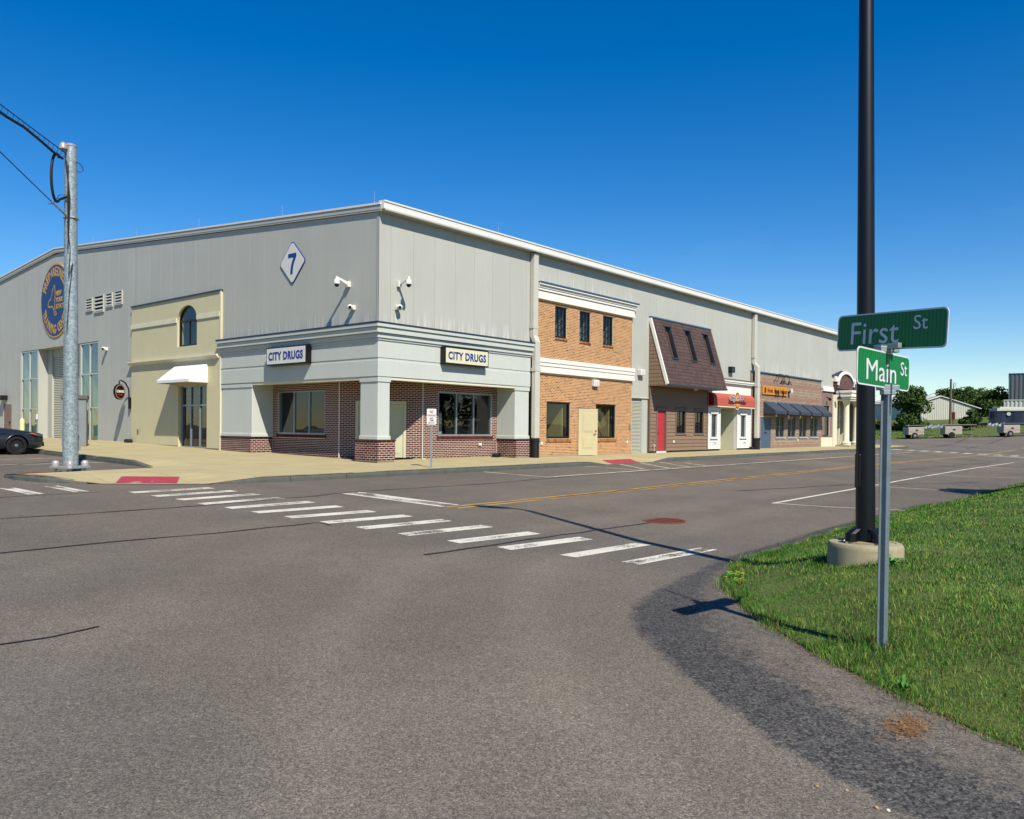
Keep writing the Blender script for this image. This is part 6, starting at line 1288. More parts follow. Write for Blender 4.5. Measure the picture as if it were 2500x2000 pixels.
for s in (1.02, 3.92):
    for sd in (1, -1):
        o = cpt(s, sd*.80, .345); ax = (0, -sd, 0)
        w_ = MB().lathe(o, [(.22, -.10), (.30, -.11), (.335, -.095), (.345, -.06), (.345, .06), (.335, .095), (.30, .11), (.235, .10), (.235, .06)], 40, ax).build('wheel', 'tyre', car, smooth=True)
        r_ = MB().lathe(o, [(.235, -.08), (.235, .085), (.225, .09), (.205, .07), (.19, .02), (.13, .035), (.10, .05)], 32, ax).build('rim', 'car_black', w_, smooth=True); MB().lathe(Vector(o)+Vector(ax)*.05, [(.062, 0), (.06, .03), (.03, .04)], 20, ax).build('hub_cap', 'chrome', w_, smooth=True)
        for k in range(10): a = 2*math.pi*k/10; MB().lathe(Vector(o)+Vector(ax)*.045+Vector((math.cos(a)*.165, 0, math.sin(a)*.165)), [(.02, 0), (.02, .006)], 8, ax).build('rim_hole', 'tyre' if k % 3 else 'chrome', w_)
for sd in (1, -1):
    f = lambda s, w, z: cpt(s, sd*w, z)
    q = [f(.12, .77, .66), f(.30, .885, .69), (f(.62, .925, .755)), f(.56, .905, .81), f(.28, .84, .785), f(.12, .74, .745)]
    MB().add([Vector(p)+Vector((.012, -sd*.012, .008)) for p in q]+[Vector(p)-Vector((.02, -sd*.03, .0)) for p in q], [tuple(range(6))]+[(i, (i+1) % 6, 6+(i+1) % 6, 6+i) for i in range(6)]).build('headlight', 'headlight', car)
    q = [f(.40, .915, .715), f(.60, .930, .755), f(.56, .915, .80), f(.42, .893, .775)]
    MB().quad(*[Vector(p)+Vector((.012, -sd*.024, .006)) for p in q]).build('turn_signal', 'amber', car, recalc=False)
    # side glass, door seams, fender vent, arch lip
    gs = [f(1.95, .915, 1.02), f(2.55, .80, 1.36), f(3.9, .79, 1.36), f(4.35, .90, 1.06)]; MB().quad(*[Vector(p)+Vector((0, -sd*.02, 0)) for p in gs]).build('side_window', 'glass_car', car, recalc=False)
    for s in (1.72, 2.85): MB().quad(*[Vector(f(s+d, .945, z)) for d, z in ((0, .3), (.012, .3), (.012, .98), (0, .98))]).build('door_seam', 'car_black', car, recalc=False)
    MB().tube([f(1.32, .948, .78), f(1.52, .95, .785), f(1.72, .95, .80)], [.006, .016, .02], 6).build('fender_vent', 'car_black', car)
    MB().tube([f(1.02+.395*math.cos(R(a)), .942, .345+.395*math.sin(R(a))) for a in range(-5, 186, 12)], .014, 6).build('arch_lip', 'car_paint', car, smooth=True)
MB().quad(*[Vector(cpt(s, w, z))+Vector((.015, 0, .02)) for s, w, z in ((1.78, -.80, 1.05), (1.78, .80, 1.05), (2.52, .62, 1.45), (2.52, -.62, 1.45))]).build('windscreen', 'glass_car', car, recalc=False)
MB().add([cpt(s, w, z) for s, w, z in ((-.01, -.5, .30), (-.01, .5, .30), (.05, .72, .30), (.05, .72, .44), (-.012, .5, .46), (-.012, -.5, .46), (.05, -.72, .44), (.05, -.72, .30))], [(0, 1, 4, 5), (1, 2, 3, 4), (0, 5, 6, 7)]).build('grille', 'car_black', car, recalc=False)
MB().tube([cpt(1.75, .93, .98), cpt(1.95, 1.02, 1.02)], .03, 8).add([cpt(s, w, z) for s, w, z in ((1.85, .97, .98), (1.85, 1.12, .98), (1.85, 1.12, 1.12), (1.85, .97, 1.12), (1.97, .97, .98), (1.97, 1.12, .98), (1.97, 1.12, 1.12), (1.97, .97, 1.12))], [(0, 1, 2, 3), (4, 5, 6, 7), (0, 1, 5, 4), (1, 2, 6, 5), (2, 3, 7, 6), (3, 0, 4, 7)]).build('mirror', 'car_paint', car, bevel=.02)

# ------------------------------------------------------------------ grass (one mass), weeds, litter
def mesh_np(name, v, tris, m, tint=None):
    me = bpy.data.meshes.new(name); nv, nf = len(v), len(tris); me.vertices.add(nv); me.vertices.foreach_set('co', np.asarray(v, np.float32).ravel())
    me.loops.add(nf*3); me.loops.foreach_set('vertex_index', np.asarray(tris, np.int32).ravel()); me.polygons.add(nf); me.polygons.foreach_set('loop_start', np.arange(0, nf*3, 3, dtype=np.int32)); me.polygons.foreach_set('loop_total', np.full(nf, 3, np.int32))
    me.update(calc_edges=True)
    if tint is not None: me.attributes.new('tint', 'FLOAT', 'FACE').data.foreach_set('value', np.asarray(tint, np.float32))
    me.materials.append(MATS[m]); ob = bpy.data.objects.new(name, me); COL.objects.link(ob); return ob
EDGE = np.array(VERGE_EDGE); LP = np.array(LAWN)
def np_edge_d(P):
    d = np.full(len(P), 1e9)
    for a, b in zip(EDGE, EDGE[1:]):
        ab = b-a; t_ = np.clip(((P-a)@ab)/(ab@ab), 0, 1); d = np.minimum(d, np.hypot(*(P-a-t_[:, None]*ab).T))
    return d
def np_inside(P):
    c = np.zeros(len(P), bool)
    for (x1, y1), (x2, y2) in zip(LP, np.roll(LP, -1, 0)):
        if y1 == y2: continue
        k = ((y1 > P[:, 1]) != (y2 > P[:, 1])) & (P[:, 0] < (x2-x1)*(P[:, 1]-y1)/(y2-y1)+x1); c ^= k
    return c
def np_ss(t_): t_ = np.clip(t_, 0, 1); return t_*t_*(3-2*t_)
def np_vz(P):
    x, y = P.T; a = np.where(y < -14, -.22-.034*10.8, np.where(y < -3.2, -.22+.034*(y+3.2), -.22+.02*(np.minimum(y, 20)+3.2)))
    d = np_edge_d(P); return a+.0018*np.clip(x, 0, 60)+.01+.38*np_ss(d/1.7)+.35*np_ss((d-2)/14), d
def blades(P, h, wid, lean, seed):
    r = np.random.default_rng(seed); n = len(P); z, d = np_vz(P); az = r.uniform(0, 2*np.pi, n); la = r.uniform(0, 2*np.pi, n); ln = lean*r.uniform(.2, 1.2, n)*h
    base = np.stack([P[:, 0], P[:, 1], z-.005], 1); s = np.stack([np.cos(az), np.sin(az), 0*az], 1)*(wid/2)[:, None]; lv = np.stack([np.cos(la), np.sin(la), 0*la], 1)
    m1 = base+lv*(ln*.35)[:, None]+np.stack([0*h, 0*h, h*.6], 1); tp = base+lv*ln[:, None]+np.stack([0*h, 0*h, h*r.uniform(.75, 1, n)], 1)
    v = np.stack([base-s, base+s, m1+s*.7, m1-s*.7, tp], 1).reshape(-1, 3); o = np.arange(n)[:, None]*5
    tr = np.concatenate([o+np.array([[0, 1, 2]]), o+np.array([[0, 2, 3]]), o+np.array([[3, 2, 4]])], 1).reshape(-1, 3)
    return v, tr
N = 640000; rr_ = np.exp(RNG.uniform(np.log(2.9), np.log(75), N)); th = YAW+RNG.uniform(R(-44), R(8), N); Pg = np.stack([CAM.x+rr_*np.cos(th), CAM.y+rr_*np.sin(th)], 1)
k_ = np_inside(Pg); Pg = Pg[k_]; rr_ = rr_[k_]
_sg = np.cumsum(np.r_[0, np.hypot(*np.diff(EDGE[1:15], axis=0).T)]); _q = RNG.uniform(0, _sg[-1], 15000); _i = np.clip(np.searchsorted(_sg, _q)-1, 0, 12); _e = EDGE[1:15]; _w = RNG.normal(0, .045, (15000, 2))*(1+.9*np.sin(_q*5.3)*np.sin(_q*2.1))[:, None]
_p = _e[_i]+(_e[_i+1]-_e[_i])*((_q-_sg[_i])/(_sg[_i+1]-_sg[_i]))[:, None]+_w; Pg = np.concatenate([Pg, _p]); rr_ = np.concatenate([rr_, np.hypot(_p[:, 0]-CAM.x, _p[:, 1]-CAM.y)])
dd = np_edge_d(Pg); dl = np.hypot(Pg[:, 0]-lx, Pg[:, 1]-ly); thin = np.sin(Pg[:, 0]*2.7+np.sin(Pg[:, 1]*3.1)*1.4)*np.sin(Pg[:, 1]*2.2+1.7)+.6*np.sin(Pg[:, 0]*6.3+Pg[:, 1]*4.9); k_ = (dl > .43) & (RNG.uniform(-.4, 1.9, len(Pg)) > thin-.35); Pg, rr_, dd, dl = Pg[k_], rr_[k_], dd[k_], dl[k_]
clump = np.sin(Pg[:, 0]*3.1+np.sin(Pg[:, 1]*2.3)*1.5)*np.sin(Pg[:, 1]*3.7+np.cos(Pg[:, 0]*1.9)*1.3)
hg = RNG.uniform(.026, .055, len(Pg))*(1+.25*clump)+.05*np.exp(-((dl-.48)/.14)**2)*RNG.uniform(.3, 1, len(Pg))+.045*np.exp(-(dd/.35)**2)*RNG.uniform(0, 1, len(Pg))*(clump > -.2)
dp_ = np.hypot(Pg[:, 0]-bx_, Pg[:, 1]-by_); hg += .09*np.exp(-(dp_/.35)**2)*RNG.uniform(.2, 1, len(Pg)); rr2 = np.maximum(rr_, 5)
gv, gt = blades(Pg, hg, np.maximum(.0034, .0006*rr2)*RNG.uniform(.7, 1.3, len(Pg)), .75, 3)
patchy = np.sin(Pg[:, 0]*1.3+1+np.sin(Pg[:, 1]*.9))*np.sin(Pg[:, 1]*1.7+np.sin(Pg[:, 0]*.7))+.5*np.sin(Pg[:, 0]*4.1)*np.sin(Pg[:, 1]*3.3+1)
dry = np.clip(RNG.uniform(0, 1, len(Pg))*.72+.24*patchy+.10+(RNG.uniform(0, 1, len(Pg)) > .90)*.3, .001, .999)
gr = mesh_np('grass', gv, gt, 'grass_blade', np.repeat(dry, 3)); tag(gr, 'short green grass blades covering the lawn bank', 'grass', kind='stuff')
# dry thatch along the asphalt edge
n_ = 3500; ei = RNG.uniform(0, 1, n_); seg = np.cumsum(np.r_[0, np.hypot(*np.diff(EDGE[1:13], axis=0).T)]); q = ei*seg[-1]; idx = np.clip(np.searchsorted(seg, q)-1, 0, 10); tq = (q-seg[idx])/(seg[idx+1]-seg[idx]); E0 = EDGE[1:13]
Pe = E0[idx]+(E0[idx+1]-E0[idx])*tq[:, None]+RNG.normal(0, .05, (n_, 2)); v, tr = blades(Pe, RNG.uniform(.01, .03, n_), RNG.uniform(.003, .006, n_), 3.0, 9); z_off = np.array([ag(x, y) for x, y in Pe]); 
th_ = mesh_np('dry_thatch', v, tr, 'straw', np.repeat(RNG.uniform(0, 1, n_), 3)); tag(th_, 'dry straw thatch along the edge of the lawn', 'thatch', kind='stuff')
def weed(x, y, n, ln_, lab, flowers=0, fm='flower_yellow', broad=.02, up_=.5):
    z = vz(x, y) if inside(x, y) else ag(x, y)+.004; t = thing('weed', lab, 'weed', (x, y, z), 'weeds at the lawn edge'); mb = MB()
    for i in range(n):
        a = random.uniform(0, 6.28); l_ = ln_*random.uniform(.5, 1); w_ = broad*random.uniform(.6, 1.2); e = Vector((math.cos(a), math.sin(a), 0)); s = Vector((-e.y, e.x, 0)); o = Vector((x, y, z))+e*random.uniform(0, .03); u = random.uniform(.2, 1)*up_
        m1 = o+e*l_*.5+UP*l_*u*.9; tp = o+e*l_+UP*l_*u*.8; mb.add([o-s*w_*.2, o+s*w_*.2, m1+s*w_, tp, m1-s*w_], [(0, 1, 2, 4), (4, 2, 3)], random.random())
    mb.build('leaves', 'weed_leaf', t, recalc=False)
    for i in range(flowers):
        o = Vector((x+random.uniform(-ln_, ln_)*.8, y+random.uniform(-ln_, ln_)*.8, z+random.uniform(.05, .09))); f_ = MB()
        for k in range(5): a = k*1.257; e = Vector((math.cos(a), math.sin(a), .3)); f_.add([o, o+e*.012+Vector((-e.y, e.x, 0))*.006, o+e*.02, o+e*.012-Vector((-e.y, e.x, 0))*.006], [(0, 1, 2, 3)])
        f_.tube([(o.x, o.y, z), o], .0015, 4); f_.build('flower', fm, t, recalc=False)
weed(-8.55, -16.62, 60, .16, 'clover-like weed with yellow flowers at the tip of the lawn', 9); weed(-8.9, -16.8, 50, .15, 'low leafy weed just left of the yellow flowers', 5)
weed(-11.05, -18.62, 16, .09, 'broad-leaved weed tuft at the lawn edge left of the sign post', broad=.012); weed(-11.75, -19.35, 18, .10, 'bushy weed tuft at the lawn edge below the sign post', broad=.010, up_=1.2); weed(-10.6, -18.1, 14, .08, 'small broad-leaved weed on the curve of the lawn edge', broad=.011)
weed(-8.62, -18.42, 18, .20, 'long-leaved weed at the foot of the concrete drum', broad=.022, up_=.8); weed(-6.2, -16.05, 10, .10, 'tiny weed with a red flower at the road edge', 2, 'flower_red', broad=.012)
# straw litter and pebbles on the asphalt
mb = MB()
for i in range(420):
    x, y = random.gauss(-12.46, .10)+random.gauss(0, .03), random.gauss(-19.55, .055); a = random.uniform(0, 3.14); l_ = random.uniform(.015, .05); z = ag(x, y)+random.uniform(.004, .018); e = Vector((math.cos(a), math.sin(a), random.uniform(-.15, .15)))*l_; s = Vector((-e.y, e.x, 0)).normalized()*.0018; o = Vector((x, y, z)); mb.add([o-e-s, o-e+s, o+e+s, o+e-s], [(0, 1, 2, 3)], random.random())
tag(mb.build('straw_litter', 'straw', recalc=False), 'clump of dry brown clippings on the dark asphalt', 'clippings', kind='stuff')
ico = None
for i, (x, y, r_, lab) in enumerate([(-13.65, -19.43, .011, 'tan pebble farthest from the bottom edge'), (-13.7, -19.73, .012, 'brown pebble near the bottom edge'), (-13.69, -19.78, .010, 'white pebble nearest the bottom edge'), (-13.6, -19.56, .009, 'tiny brown pebble among the larger ones')]):
    bm = bmesh.new(); bmesh.ops.create_icosphere(bm, subdivisions=2, radius=r_)
    for v in bm.verts: v.co *= random.uniform(.8, 1.15); v.co.z *= .7
    me = bpy.data.meshes.new('pebble'); bm.to_mesh(me); bm.free(); me.materials.append(MATS['stone_tan' if i != 2 else 'plastic_white']); ob = bpy.data.objects.new('pebble', me); COL.objects.link(ob); ob.location = (x, y, ag(x, y)+r_*.45); tag(ob, lab+' on the asphalt', 'pebble', 'pebbles on the asphalt')

# ------------------------------------------------------------------ far lot: lawn bank, trailers, shed, containers, trees
def st(s, t_): return (CAM.x+s*.6451+t_*.7641, CAM.y-s*.7641+t_*.6451)     # s metres to the right, t metres ahead
def far_ground(s, t_): x, y = st(s, t_); return ag(x, y)
def bank(s, t_): return far_ground(s, min(t_, 101))+.02+.068*max(0, min(t_-101, 30))+.02*max(0, t_-131)
v = []; f = []; S_ = np.arange(28, 120, 2.0); T_ = [100.2, 100.8, 102, 104, 107, 111, 116, 122, 131, 150, 200, 300]
for tt_ in T_:
    for s_ in S_: x, y = st(s_*(tt_/100), tt_+(.8*math.sin(s_*.25) if tt_ < 103 else 0)-.22*max(0, s_-48)); v.append((x, y, bank(s_*(tt_/100), tt_)))
nS = len(S_); f = [(j*nS+i, j*nS+i+1, (j+1)*nS+i+1, (j+1)*nS+i) for j in range(len(T_)-1) for i in range(nS-1)]
me = bpy.data.meshes.new('far_lawn'); me.from_pydata(v, [], f); me.materials.append(MATS['lawn_ground']); fl = bpy.data.objects.new('far_lawn', me); COL.objects.link(fl); tag(fl, 'grass bank rising behind the far car park', 'lawn', kind='structure')
n_ = 16000; sg, tg = RNG.uniform(34, 68, n_), RNG.uniform(99, 116, n_); mb_v = []
xg, yg = CAM.x+sg*.6451+tg*.7641, CAM.y-sg*.7641+tg*.6451; zg = np.array([bank(a, b) if b > 100.5-.22*max(0, a-48) else far_ground(a, b)-.3 for a, b in zip(sg, tg)]); az = RNG.uniform(0, 6.28, n_); h_ = RNG.uniform(.08, .2, n_); b_ = np.stack([xg, yg, zg-.02], 1); s_ = np.stack([np.cos(az), np.sin(az), 0*az], 1)*.05; tp = b_+np.stack([RNG.normal(0, .04, n_), RNG.normal(0, .04, n_), h_], 1)
gv = np.stack([b_-s_, b_+s_, tp], 1).reshape(-1, 3); fg = mesh_np('far_grass', gv, np.arange(n_*3).reshape(-1, 3), 'grass_blade', RNG.uniform(.0, .75, n_)); tag(fg, 'grass on the bank behind the light trailers', 'grass', kind='stuff')

def tree(s, t_, z0, h, rad, lab, m_='leaf', group=None, trunk=.25, n=2600, ls=.28, blobs=16, low=.25, seed=1, name='tree', squash=1.):
    r = np.random.default_rng(seed); x, y = st(s, t_); t = thing(name, lab, 'tree' if name == 'tree' else 'bush', (x, y, z0), group or 'trees beyond the far lot' if name == 'tree' else 'bushes beyond the far lot')
    tb = MB().tube([(x, y, z0-.3), (x+.05, y, z0+h*.3), (x-.05, y+.05, z0+h*.6), (x, y, z0+h*.85)], [trunk, trunk*.75, trunk*.5, trunk*.15], 8)
    C_ = []
    for i in range(blobs):
        a = r.uniform(0, 6.28); q = r.uniform(.15, .8)*rad; zz = z0+h*(low+(.93-low)*r.uniform(0, 1)); q *= math.sqrt(max(.1, 1-((zz-z0)/h-.5)**2*2.6)); c = Vector((x+q*math.cos(a), y+q*math.sin(a), zz)); C_.append((c, rad*r.uniform(.28, .52)))
        tb.tube([(x, y, z0+h*r.uniform(.2, .5)), ((x+c.x)/2, (y+c.y)/2, c.z-.4), c], [trunk*.3, trunk*.2, .02], 5)
    tb.build('trunk', 'bark', t)
    per = n//blobs; V = []; 
    for c, br_ in C_:
        d = r.normal(0, 1, (per, 3)); d /= np.linalg.norm(d, axis=1)[:, None]; rad_ = br_*r.uniform(.25, 1.12, per)**.6; p = np.array(c)+d*rad_[:, None]*np.array([1, 1, .8*squash]); V.append(p)
    p = np.concatenate(V); n2 = len(p); a = r.normal(0, 1, (n2, 3)); a /= np.linalg.norm(a, axis=1)[:, None]; b = np.cross(a, r.normal(0, 1, (n2, 3))); b /= np.linalg.norm(b, axis=1)[:, None]; sz = (ls*r.uniform(.5, 1.2, n2))[:, None]
    v = np.stack([p-a*sz, p+b*sz*.55, p+a*sz, p-b*sz*.55], 1).reshape(-1, 3); o = np.arange(n2)[:, None]*4; tr = np.concatenate([o+np.array([[0, 1, 2]]), o+np.array([[0, 2, 3]])], 1).reshape(-1, 3)
    cw = mesh_np('crown', v, tr, m_, np.repeat(r.uniform(0, 1, n2), 2)); attach(cw, t)
def free_tree(x, y, h, rad, lab, seed, n=3000, group=None):
    t_ = (x-CAM.x)*.7641+(y-CAM.y)*.6451; s = (x-CAM.x)*.6451-(y-CAM.y)*.7641
    tree(s, t_, ag(x, y)+.3, h, rad, lab, n=n, blobs=18, seed=seed, low=.2, trunk=.22, ls=.3, group=group)
def sof(u, t_): return (u-1250)/1979.85*t_
def zof(v_, t_, u=2250): hz_ = 1022.9+38.4*(u+1095.7)/4016.9; return 1.21-(v_-hz_)/1979.85*t_
tree(sof(2222, 112), 112, bank(sof(2222, 112), 112)-.1, zof(942, 112)-bank(sof(2222, 112), 112), 2.5, 'large dark green tree left of the metal shed', n=9000, blobs=26, seed=2, low=.1, ls=.2)
tree(sof(2368, 108), 108, bank(sof(2368, 108), 108)-.1, zof(998, 108)-bank(sof(2368, 108), 108), 1.45, 'small spreading tree in front of the shed right corner', n=2200, blobs=12, seed=5, low=.25, trunk=.1, ls=.2)
for i, (u, t_, vtop, rad, lab) in enumerate([(2335, 168, 957, 4.5, 'distant tree rising behind the wooden utility pole'), (2375, 158, 958, 4.6, 'rounded tree in the gap right of the shed roof'), (2150, 160, 1015, 3.2, 'distant bluish green tree between the lamp post and the sign post'), (2310, 172, 955, 4.5, 'distant tree rising behind the shed ridge'), (2352, 165, 945, 4.2, 'upright tree just right of the wooden utility pole'), (2405, 160, 955, 4.8, 'broad dark tree left of the tall grey building'), (2440, 150, 952, 4.5, 'dark tree directly against the tall grey building'), (2418, 138, 985, 3.2, 'lower dark tree behind the navy container'), (2470, 170, 958, 5, 'tree hidden behind the tall grey building')]):
    zb = bank(sof(u, t_), t_); tree(sof(u, t_), t_, zb, zof(vtop, t_, u)-zb, rad*.74, lab, n=4200, blobs=20, seed=20+i, low=.05, trunk=.3, ls=.27)
for i, (u, t_, vtop, rad, lab) in enumerate([(2146, 118, 1028, 1.6, 'brownish shrub between the lamp post and the sign post'), (2185, 114, 1044, 2.0, 'brownish shrub under the large dark tree'), (2215, 113, 1046, 1.8, 'olive shrub behind the left light trailer'), (2395, 112, 1046, 1.2, 'low shrub at the shed right corner')]):
    zb = bank(sof(u, t_), t_)-.1; tree(sof(u, t_), t_, zb, zof(vtop, t_, u)-zb, rad, lab, 'leaf_dry', n=1500, blobs=12, seed=40+i, low=.15, trunk=.06, ls=.16, name='shrub')
# corrugated shed, gable towards the street
t_ = 130; s0, s1 = sof(2248, t_), sof(2398, t_); zb = bank(s0, t_)-.2; shed = thing('metal_shed', 'cream corrugated metal shed with a low gable beyond the lawn', 'shed', (*st((s0+s1)/2, t_), zb))
SPm = line_plane(st(s0, t_), st(s1, t_+2.0)); wS = SPm.length; uR = (2299-2248)/(2398-2248)*wS; zl, zr, zk = zof(983, t_), zof(992, t_), zof(967, t_)
def ztop(u): return zl+(zk-zl)*u/uR if u < uR else zk+(zr-zk)*(u-uR)/(wS-uR)
n_ = 30
for i in range(n_):
    a, b = wS*i/n_, wS*(i+1)/n_; m1, m2 = a+(b-a)*.3, a+(b-a)*.5; P = SPm.p; mb = MB()
    mb.add([P(a, 0, zb), P(m1, 0, zb), P(m1+.03, -.07, zb), P(m2, -.07, zb), P(m2+.03, 0, zb), P(b, 0, zb), P(a, 0, ztop(a)), P(m1, 0, ztop(m1)), P(m1+.03, -.07, ztop(m1)), P(m2, -.07, ztop(m2)), P(m2+.03, 0, ztop(m2)), P(b, 0, ztop(b))], [(k, k+1, k+7, k+6) for k in range(5)]).build('wall_panel', 'shed_metal', shed, recalc=False)
P = SPm.p; MB().add([P(-.1, -.3, zl), P(uR, -.3, zk), P(uR, 14, zk), P(-.1, 14, zl), P(wS+.9, -.3, zr-.3), P(wS+.9, 14, zr-.3), P(-.1, -.3, zl+.12), P(uR, -.3, zk+.12), P(uR, 14, zk+.12), P(-.1, 14, zl+.12), P(wS+.9, -.3, zr-.18), P(wS+.9, 14, zr-.18)], [(0, 1, 7, 6), (1, 4, 10, 7), (6, 7, 8, 9), (7, 10, 11, 8), (4, 5, 11, 10), (0, 3, 9, 6)]).build('roof', 'shed_roof', shed, recalc=False)
MB().add([P(wS, 0, zb), P(wS, 14, zb), P(wS, 14, zr), P(wS, 0, zr), P(0, 0, zb), P(0, 14, zb), P(0, 14, zl), P(0, 0, zl)], [(0, 1, 2, 3), (4, 5, 6, 7)]).build('side_wall', 'shed_metal', shed, recalc=False)
# wooden utility pole
t_ = 118; s = sof(2320, t_); x, y = st(s, t_); zb = bank(s, t_); zt = zof(925, t_); up2 = thing('utility_pole', 'weathered wooden utility pole in front of the shed', 'pole', (x, y, zb))
MB().tube([(x, y, zb-.2), (x, y, zt)], [.20, .14], 10).build('shaft', 'wood_pole', up2, smooth=True); x2, y2 = st(s+.38, t_); MB().tube([(x2, y2, zb), (x2, y2, zt-.6)], .05, 6).build('conduit', 'rust_red', up2); MB().box(x2-.25, x2+.2, y2-.25, y2+.2, zb+.9, zb+2.0).build('meter_box', 'rust_red', up2, bevel=.03)
MB().tube([(x2, y2, zt-.7), (x2+.1, y2-.1, zt-.5), (x2+.25, y2-.25, zt-.6), (x2+.2, y2-.2, zt-1.0), (x2, y2, zt-1.3)], .03, 5).build('wire_loop', 'cable', up2, smooth=True)
fx_, fy_ = st(sof(2120, 128), 128); a_ = Vector((x, y, zt-1.1)); b_ = Vector((fx_, fy_, zof(982, 128))); t = thing('overhead_cable', 'dark wires strung from the wooden utility pole behind the big tree', 'cable', a_)
for k in (0, .5): MB().tube(span(a_-Vector((0, 0, k)), b_-Vector((0, 0, k)), .9, 20), .035, 5).build('wire', 'cable', t)
# light-tower trailers
def trailer(u, t_, lab, yaw, m_='trailer_white', rim='chrome', stripe=True, lamps=-1):
    s = sof(u, t_); x, y = st(s, t_); z = far_ground(s, t_) if t_ < 100 else bank(s, t_); t = thing('light_trailer', lab, 'trailer', (x, y, z), 'mobile light towers in the far lot')
    ex_ = Vector((math.cos(yaw), math.sin(yaw), 0)); sd = Vector((-ex_.y, ex_.x, 0))
    class Q:
        @staticmethod
        def p(u_, d, z_): q = Vector((x, y, 0))+ex_*u_+sd*d; return (q.x, q.y, z+z_)
    p = Q.p
    MB().add([p(-1.0, -.65, .45), p(1.02, -.65, .45), p(1.02, .65, .45), p(-1.0, .65, .45), p(-1.0, -.65, 1.38), p(1.02, -.65, 1.42), p(1.02, .65, 1.42), p(-1.0, .65, 1.38)], [(0, 3, 2, 1), (4, 5, 6, 7), (0, 1, 5, 4), (1, 2, 6, 5), (2, 3, 7, 6), (3, 0, 4, 7)]).build('body', m_, t, bevel=.04)
    if stripe: MB().pbox(Q, -.95, 1.0, -.662, -.652, .80, .84).build('stripe', 'red_text', t)
    MB().pbox(Q, -.1, .22, -.664, -.654, .92, 1.12).build('emblem', 'container_navy', t); MB().pbox(Q, .0, .1, -.664, -.654, .62, .70).build('latch', 'black', t)
    for sd_ in (-1, 1):
        o = Vector(p(-.25, sd_*.72, .34)); ax = sd*sd_; w_ = MB().lathe(o-ax*.09, [(.2, 0), (.34, .01), (.34, .18), (.2, .19)], 22, ax).build('wheel', 'tyre', t, smooth=True); MB().lathe(o+ax*.08, [(.21, 0), (.19, .03), (.08, .04)], 16, ax).build('rim', rim, w_, smooth=True)
        MB().tube([p(-.25+.42*math.cos(R(a)), sd_*.72, .34+.42*math.sin(R(a))) for a in range(0, 181, 20)], .04, 6).build('mudguard', m_, t, smooth=True)
    MB().tube([p(1.0, -.4, .48), p(2.4, 0, .46), p(2.7, 0, .46)], .05, 6).tube([p(1.0, .4, .48), p(2.4, 0, .46)], .05, 6).build('drawbar', 'black', t); MB().tube([p(2.35, 0, .0), p(2.35, 0, .95)], .045, 6).build('jack', 'galv_light', t)
    MB().tube([p(-1.2, -.2, 1.56), p(2.9, -.2, 1.60)], .10, 6).tube([p(-.9, .1, 1.58), p(2.4, .1, 1.6)], .07, 6).build('mast', 'black', t); MB().tube([p(-.9, -.5, 1.4), p(-.9, -.5, 1.75)], .04, 6).build('mast_rest', 'galv_light', t)
    for k in range(4): o = Vector(p(lamps*(1.35+.42*k) if lamps < 0 else 1.35+.42*k, -.3, 1.28+.1*(k % 2))); MB().lathe(o, [(.23, -.02), (.23, 0), (.2, .10), (.10, .22), (.07, .34)], 14, (-sd*.5+ex_*.5+UP*.8).normalized()).build('floodlight', 'galv_light', t, smooth=True)
yw = math.atan2(.6451*0-.7641, .6451)
trailer(2230, 100, 'white light-tower trailer with red stripe, left of the two before the shed', yw+.08, lamps=1); trailer(2322, 98.5, 'cream light-tower trailer with dark wheels before the shed', yw-.05, rim='tyre', stripe=False, lamps=-1); trailer(2462, 97, 'white light-tower trailer with red stripe at the right edge', yw+.05, lamps=-1)
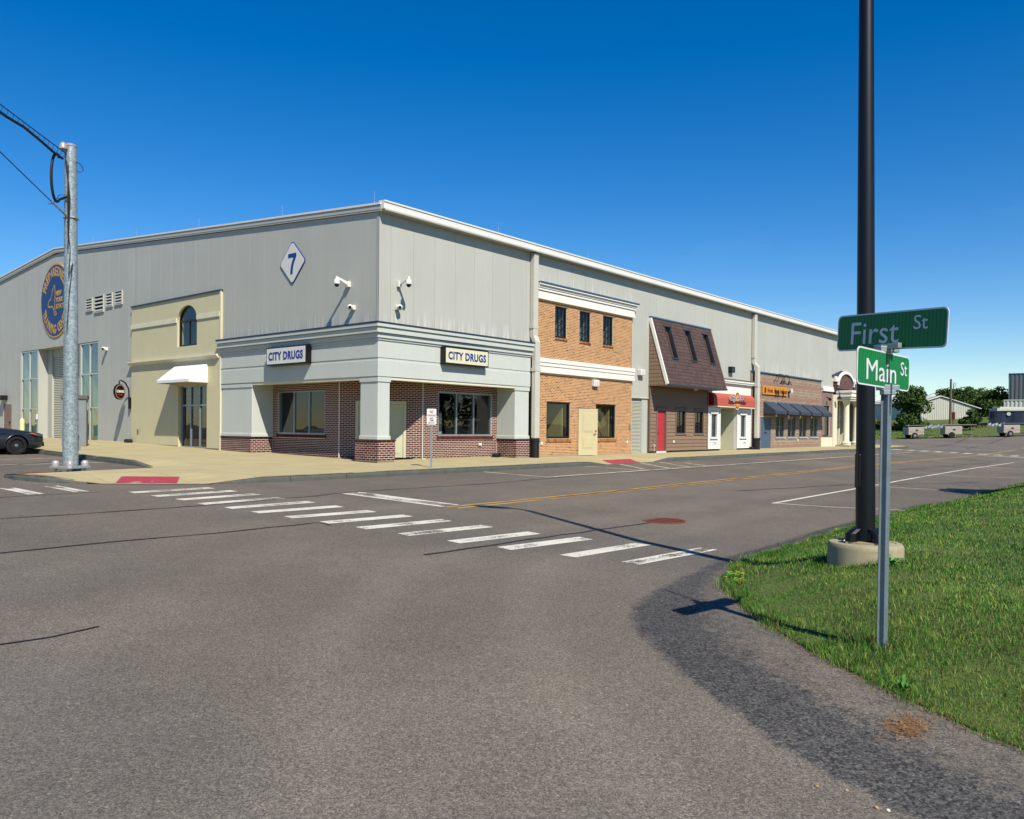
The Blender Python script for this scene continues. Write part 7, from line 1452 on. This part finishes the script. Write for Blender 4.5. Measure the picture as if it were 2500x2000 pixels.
# containers and the tall dark building at the right edge
def cont(u0, u1, t_, v0, v1, lab, m_, dep, rib=.32, name='container', cat='container'):
    s0, s1 = sof(u0, t_), sof(u1, t_); ra = math.atan2(s0, t_); wd_ = s1-s0; P_ = line_plane(st(s0, t_), st(s0+wd_*math.cos(ra), t_-wd_*math.sin(ra))); z0, z1 = zof(v0, t_, u0), zof(v1, t_, u0); t = thing(name, lab, cat, (*st((s0+s1)/2, t_+dep/2), z0)); wq = P_.length
    MB().pbox(P_, 0, wq, .05, dep, z0, z1-.05).build('body', m_, t); MB().pbox(P_, -.05, wq+.05, -.06, dep+.05, z1-.16, z1).build('top_rail', 'cap_metal' if name != 'container' else m_, t); MB().pbox(P_, -.02, .12, -.03, .1, z0, z1-.16).build('corner_post', m_, t)
    u = .25
    while u < wq-.2: MB().add([P_.p(u, .05, z0+.1), P_.p(u+rib*.2, -.03, z0+.1), P_.p(u+rib*.55, -.03, z0+.1), P_.p(u+rib*.75, .05, z0+.1), P_.p(u, .05, z1-.2), P_.p(u+rib*.2, -.03, z1-.2), P_.p(u+rib*.55, -.03, z1-.2), P_.p(u+rib*.75, .05, z1-.2)], [(0, 1, 5, 4), (1, 2, 6, 5), (2, 3, 7, 6)]).build('rib', m_, t, recalc=False); u += rib
    return t, P_, z0, z1
t, P_, z0, z1 = cont(2461, 2640, 140, 1048, 912, 'tall dark grey ribbed metal building at the right edge', 'dark_grey_metal', 12, .6, 'metal_building', 'building')
cont(2450, 2620, 125, 1040, 976, 'off-white shipping container in front of the tall grey building', 'container_white', 6, .55)
t = thing('generator_unit', 'flat white equipment box lying on the navy container', 'generator', (*st(sof(2500, 116.4), 116.4), zof(1003, 116)))
P_ = line_plane(st(sof(2434, 116.4), 116.4), st(sof(2600, 116.4), 116.4)); MB().pbox(P_, 0, P_.length, 0, 2, zof(1003.5, 116, 2450), zof(997, 116, 2450)).build('body', 'container_white', t); MB().pbox(P_, .5, P_.length, .2, 2, zof(997, 116, 2450), zof(993, 116, 2450)).build('deck', 'container_white', t)
t, P_, z0, z1 = cont(2414, 2620, 115, 1052, 1003, 'long navy container behind the right light trailer', 'container_navy', 2.4, 2.4); MB().lathe(P_.p(2.4, -.05, z1-.45), [(.2, 0), (.26, 0), (.26, .02), (.2, .02)], 20, Vector(P_.p(0, -1, 0))-Vector(P_.p(0, 0, 0))).build('emblem', 'plastic_white', t)
for k in range(4): MB().pbox(P_, .15+.22*k, .25+.22*k, -.04, .05, z1-1.0, z1-.3).build('vent_slot', 'black', t)

# trees outside the picture: one throws its shadow on the far verge, the others are mirrored in the shop windows
free_tree(7.6, -21.6, 6.6, 2.1, 'leafy tree on the lawn outside the right edge, known by its shadow', 71, 3600, 'trees outside the picture')
for i, (x, y, h, r_) in enumerate([(18, -48, 9, 4.5), (30, -52, 10, 5), (42, -46, 8, 4), (55, -50, 11, 5), (70, -54, 9, 5), (86, -48, 10, 5), (-36, 20, 8, 4), (-42, 27, 9, 4.5), (-40, 35, 9, 4.5), (-47, 42, 10, 5), (-42, 50, 9, 4.5), (-52, 58, 10, 5)]): free_tree(x, y, h, r_, 'tree across the street, seen only mirrored in the shop windows', 80+i, 2200, 'trees mirrored in the windows')
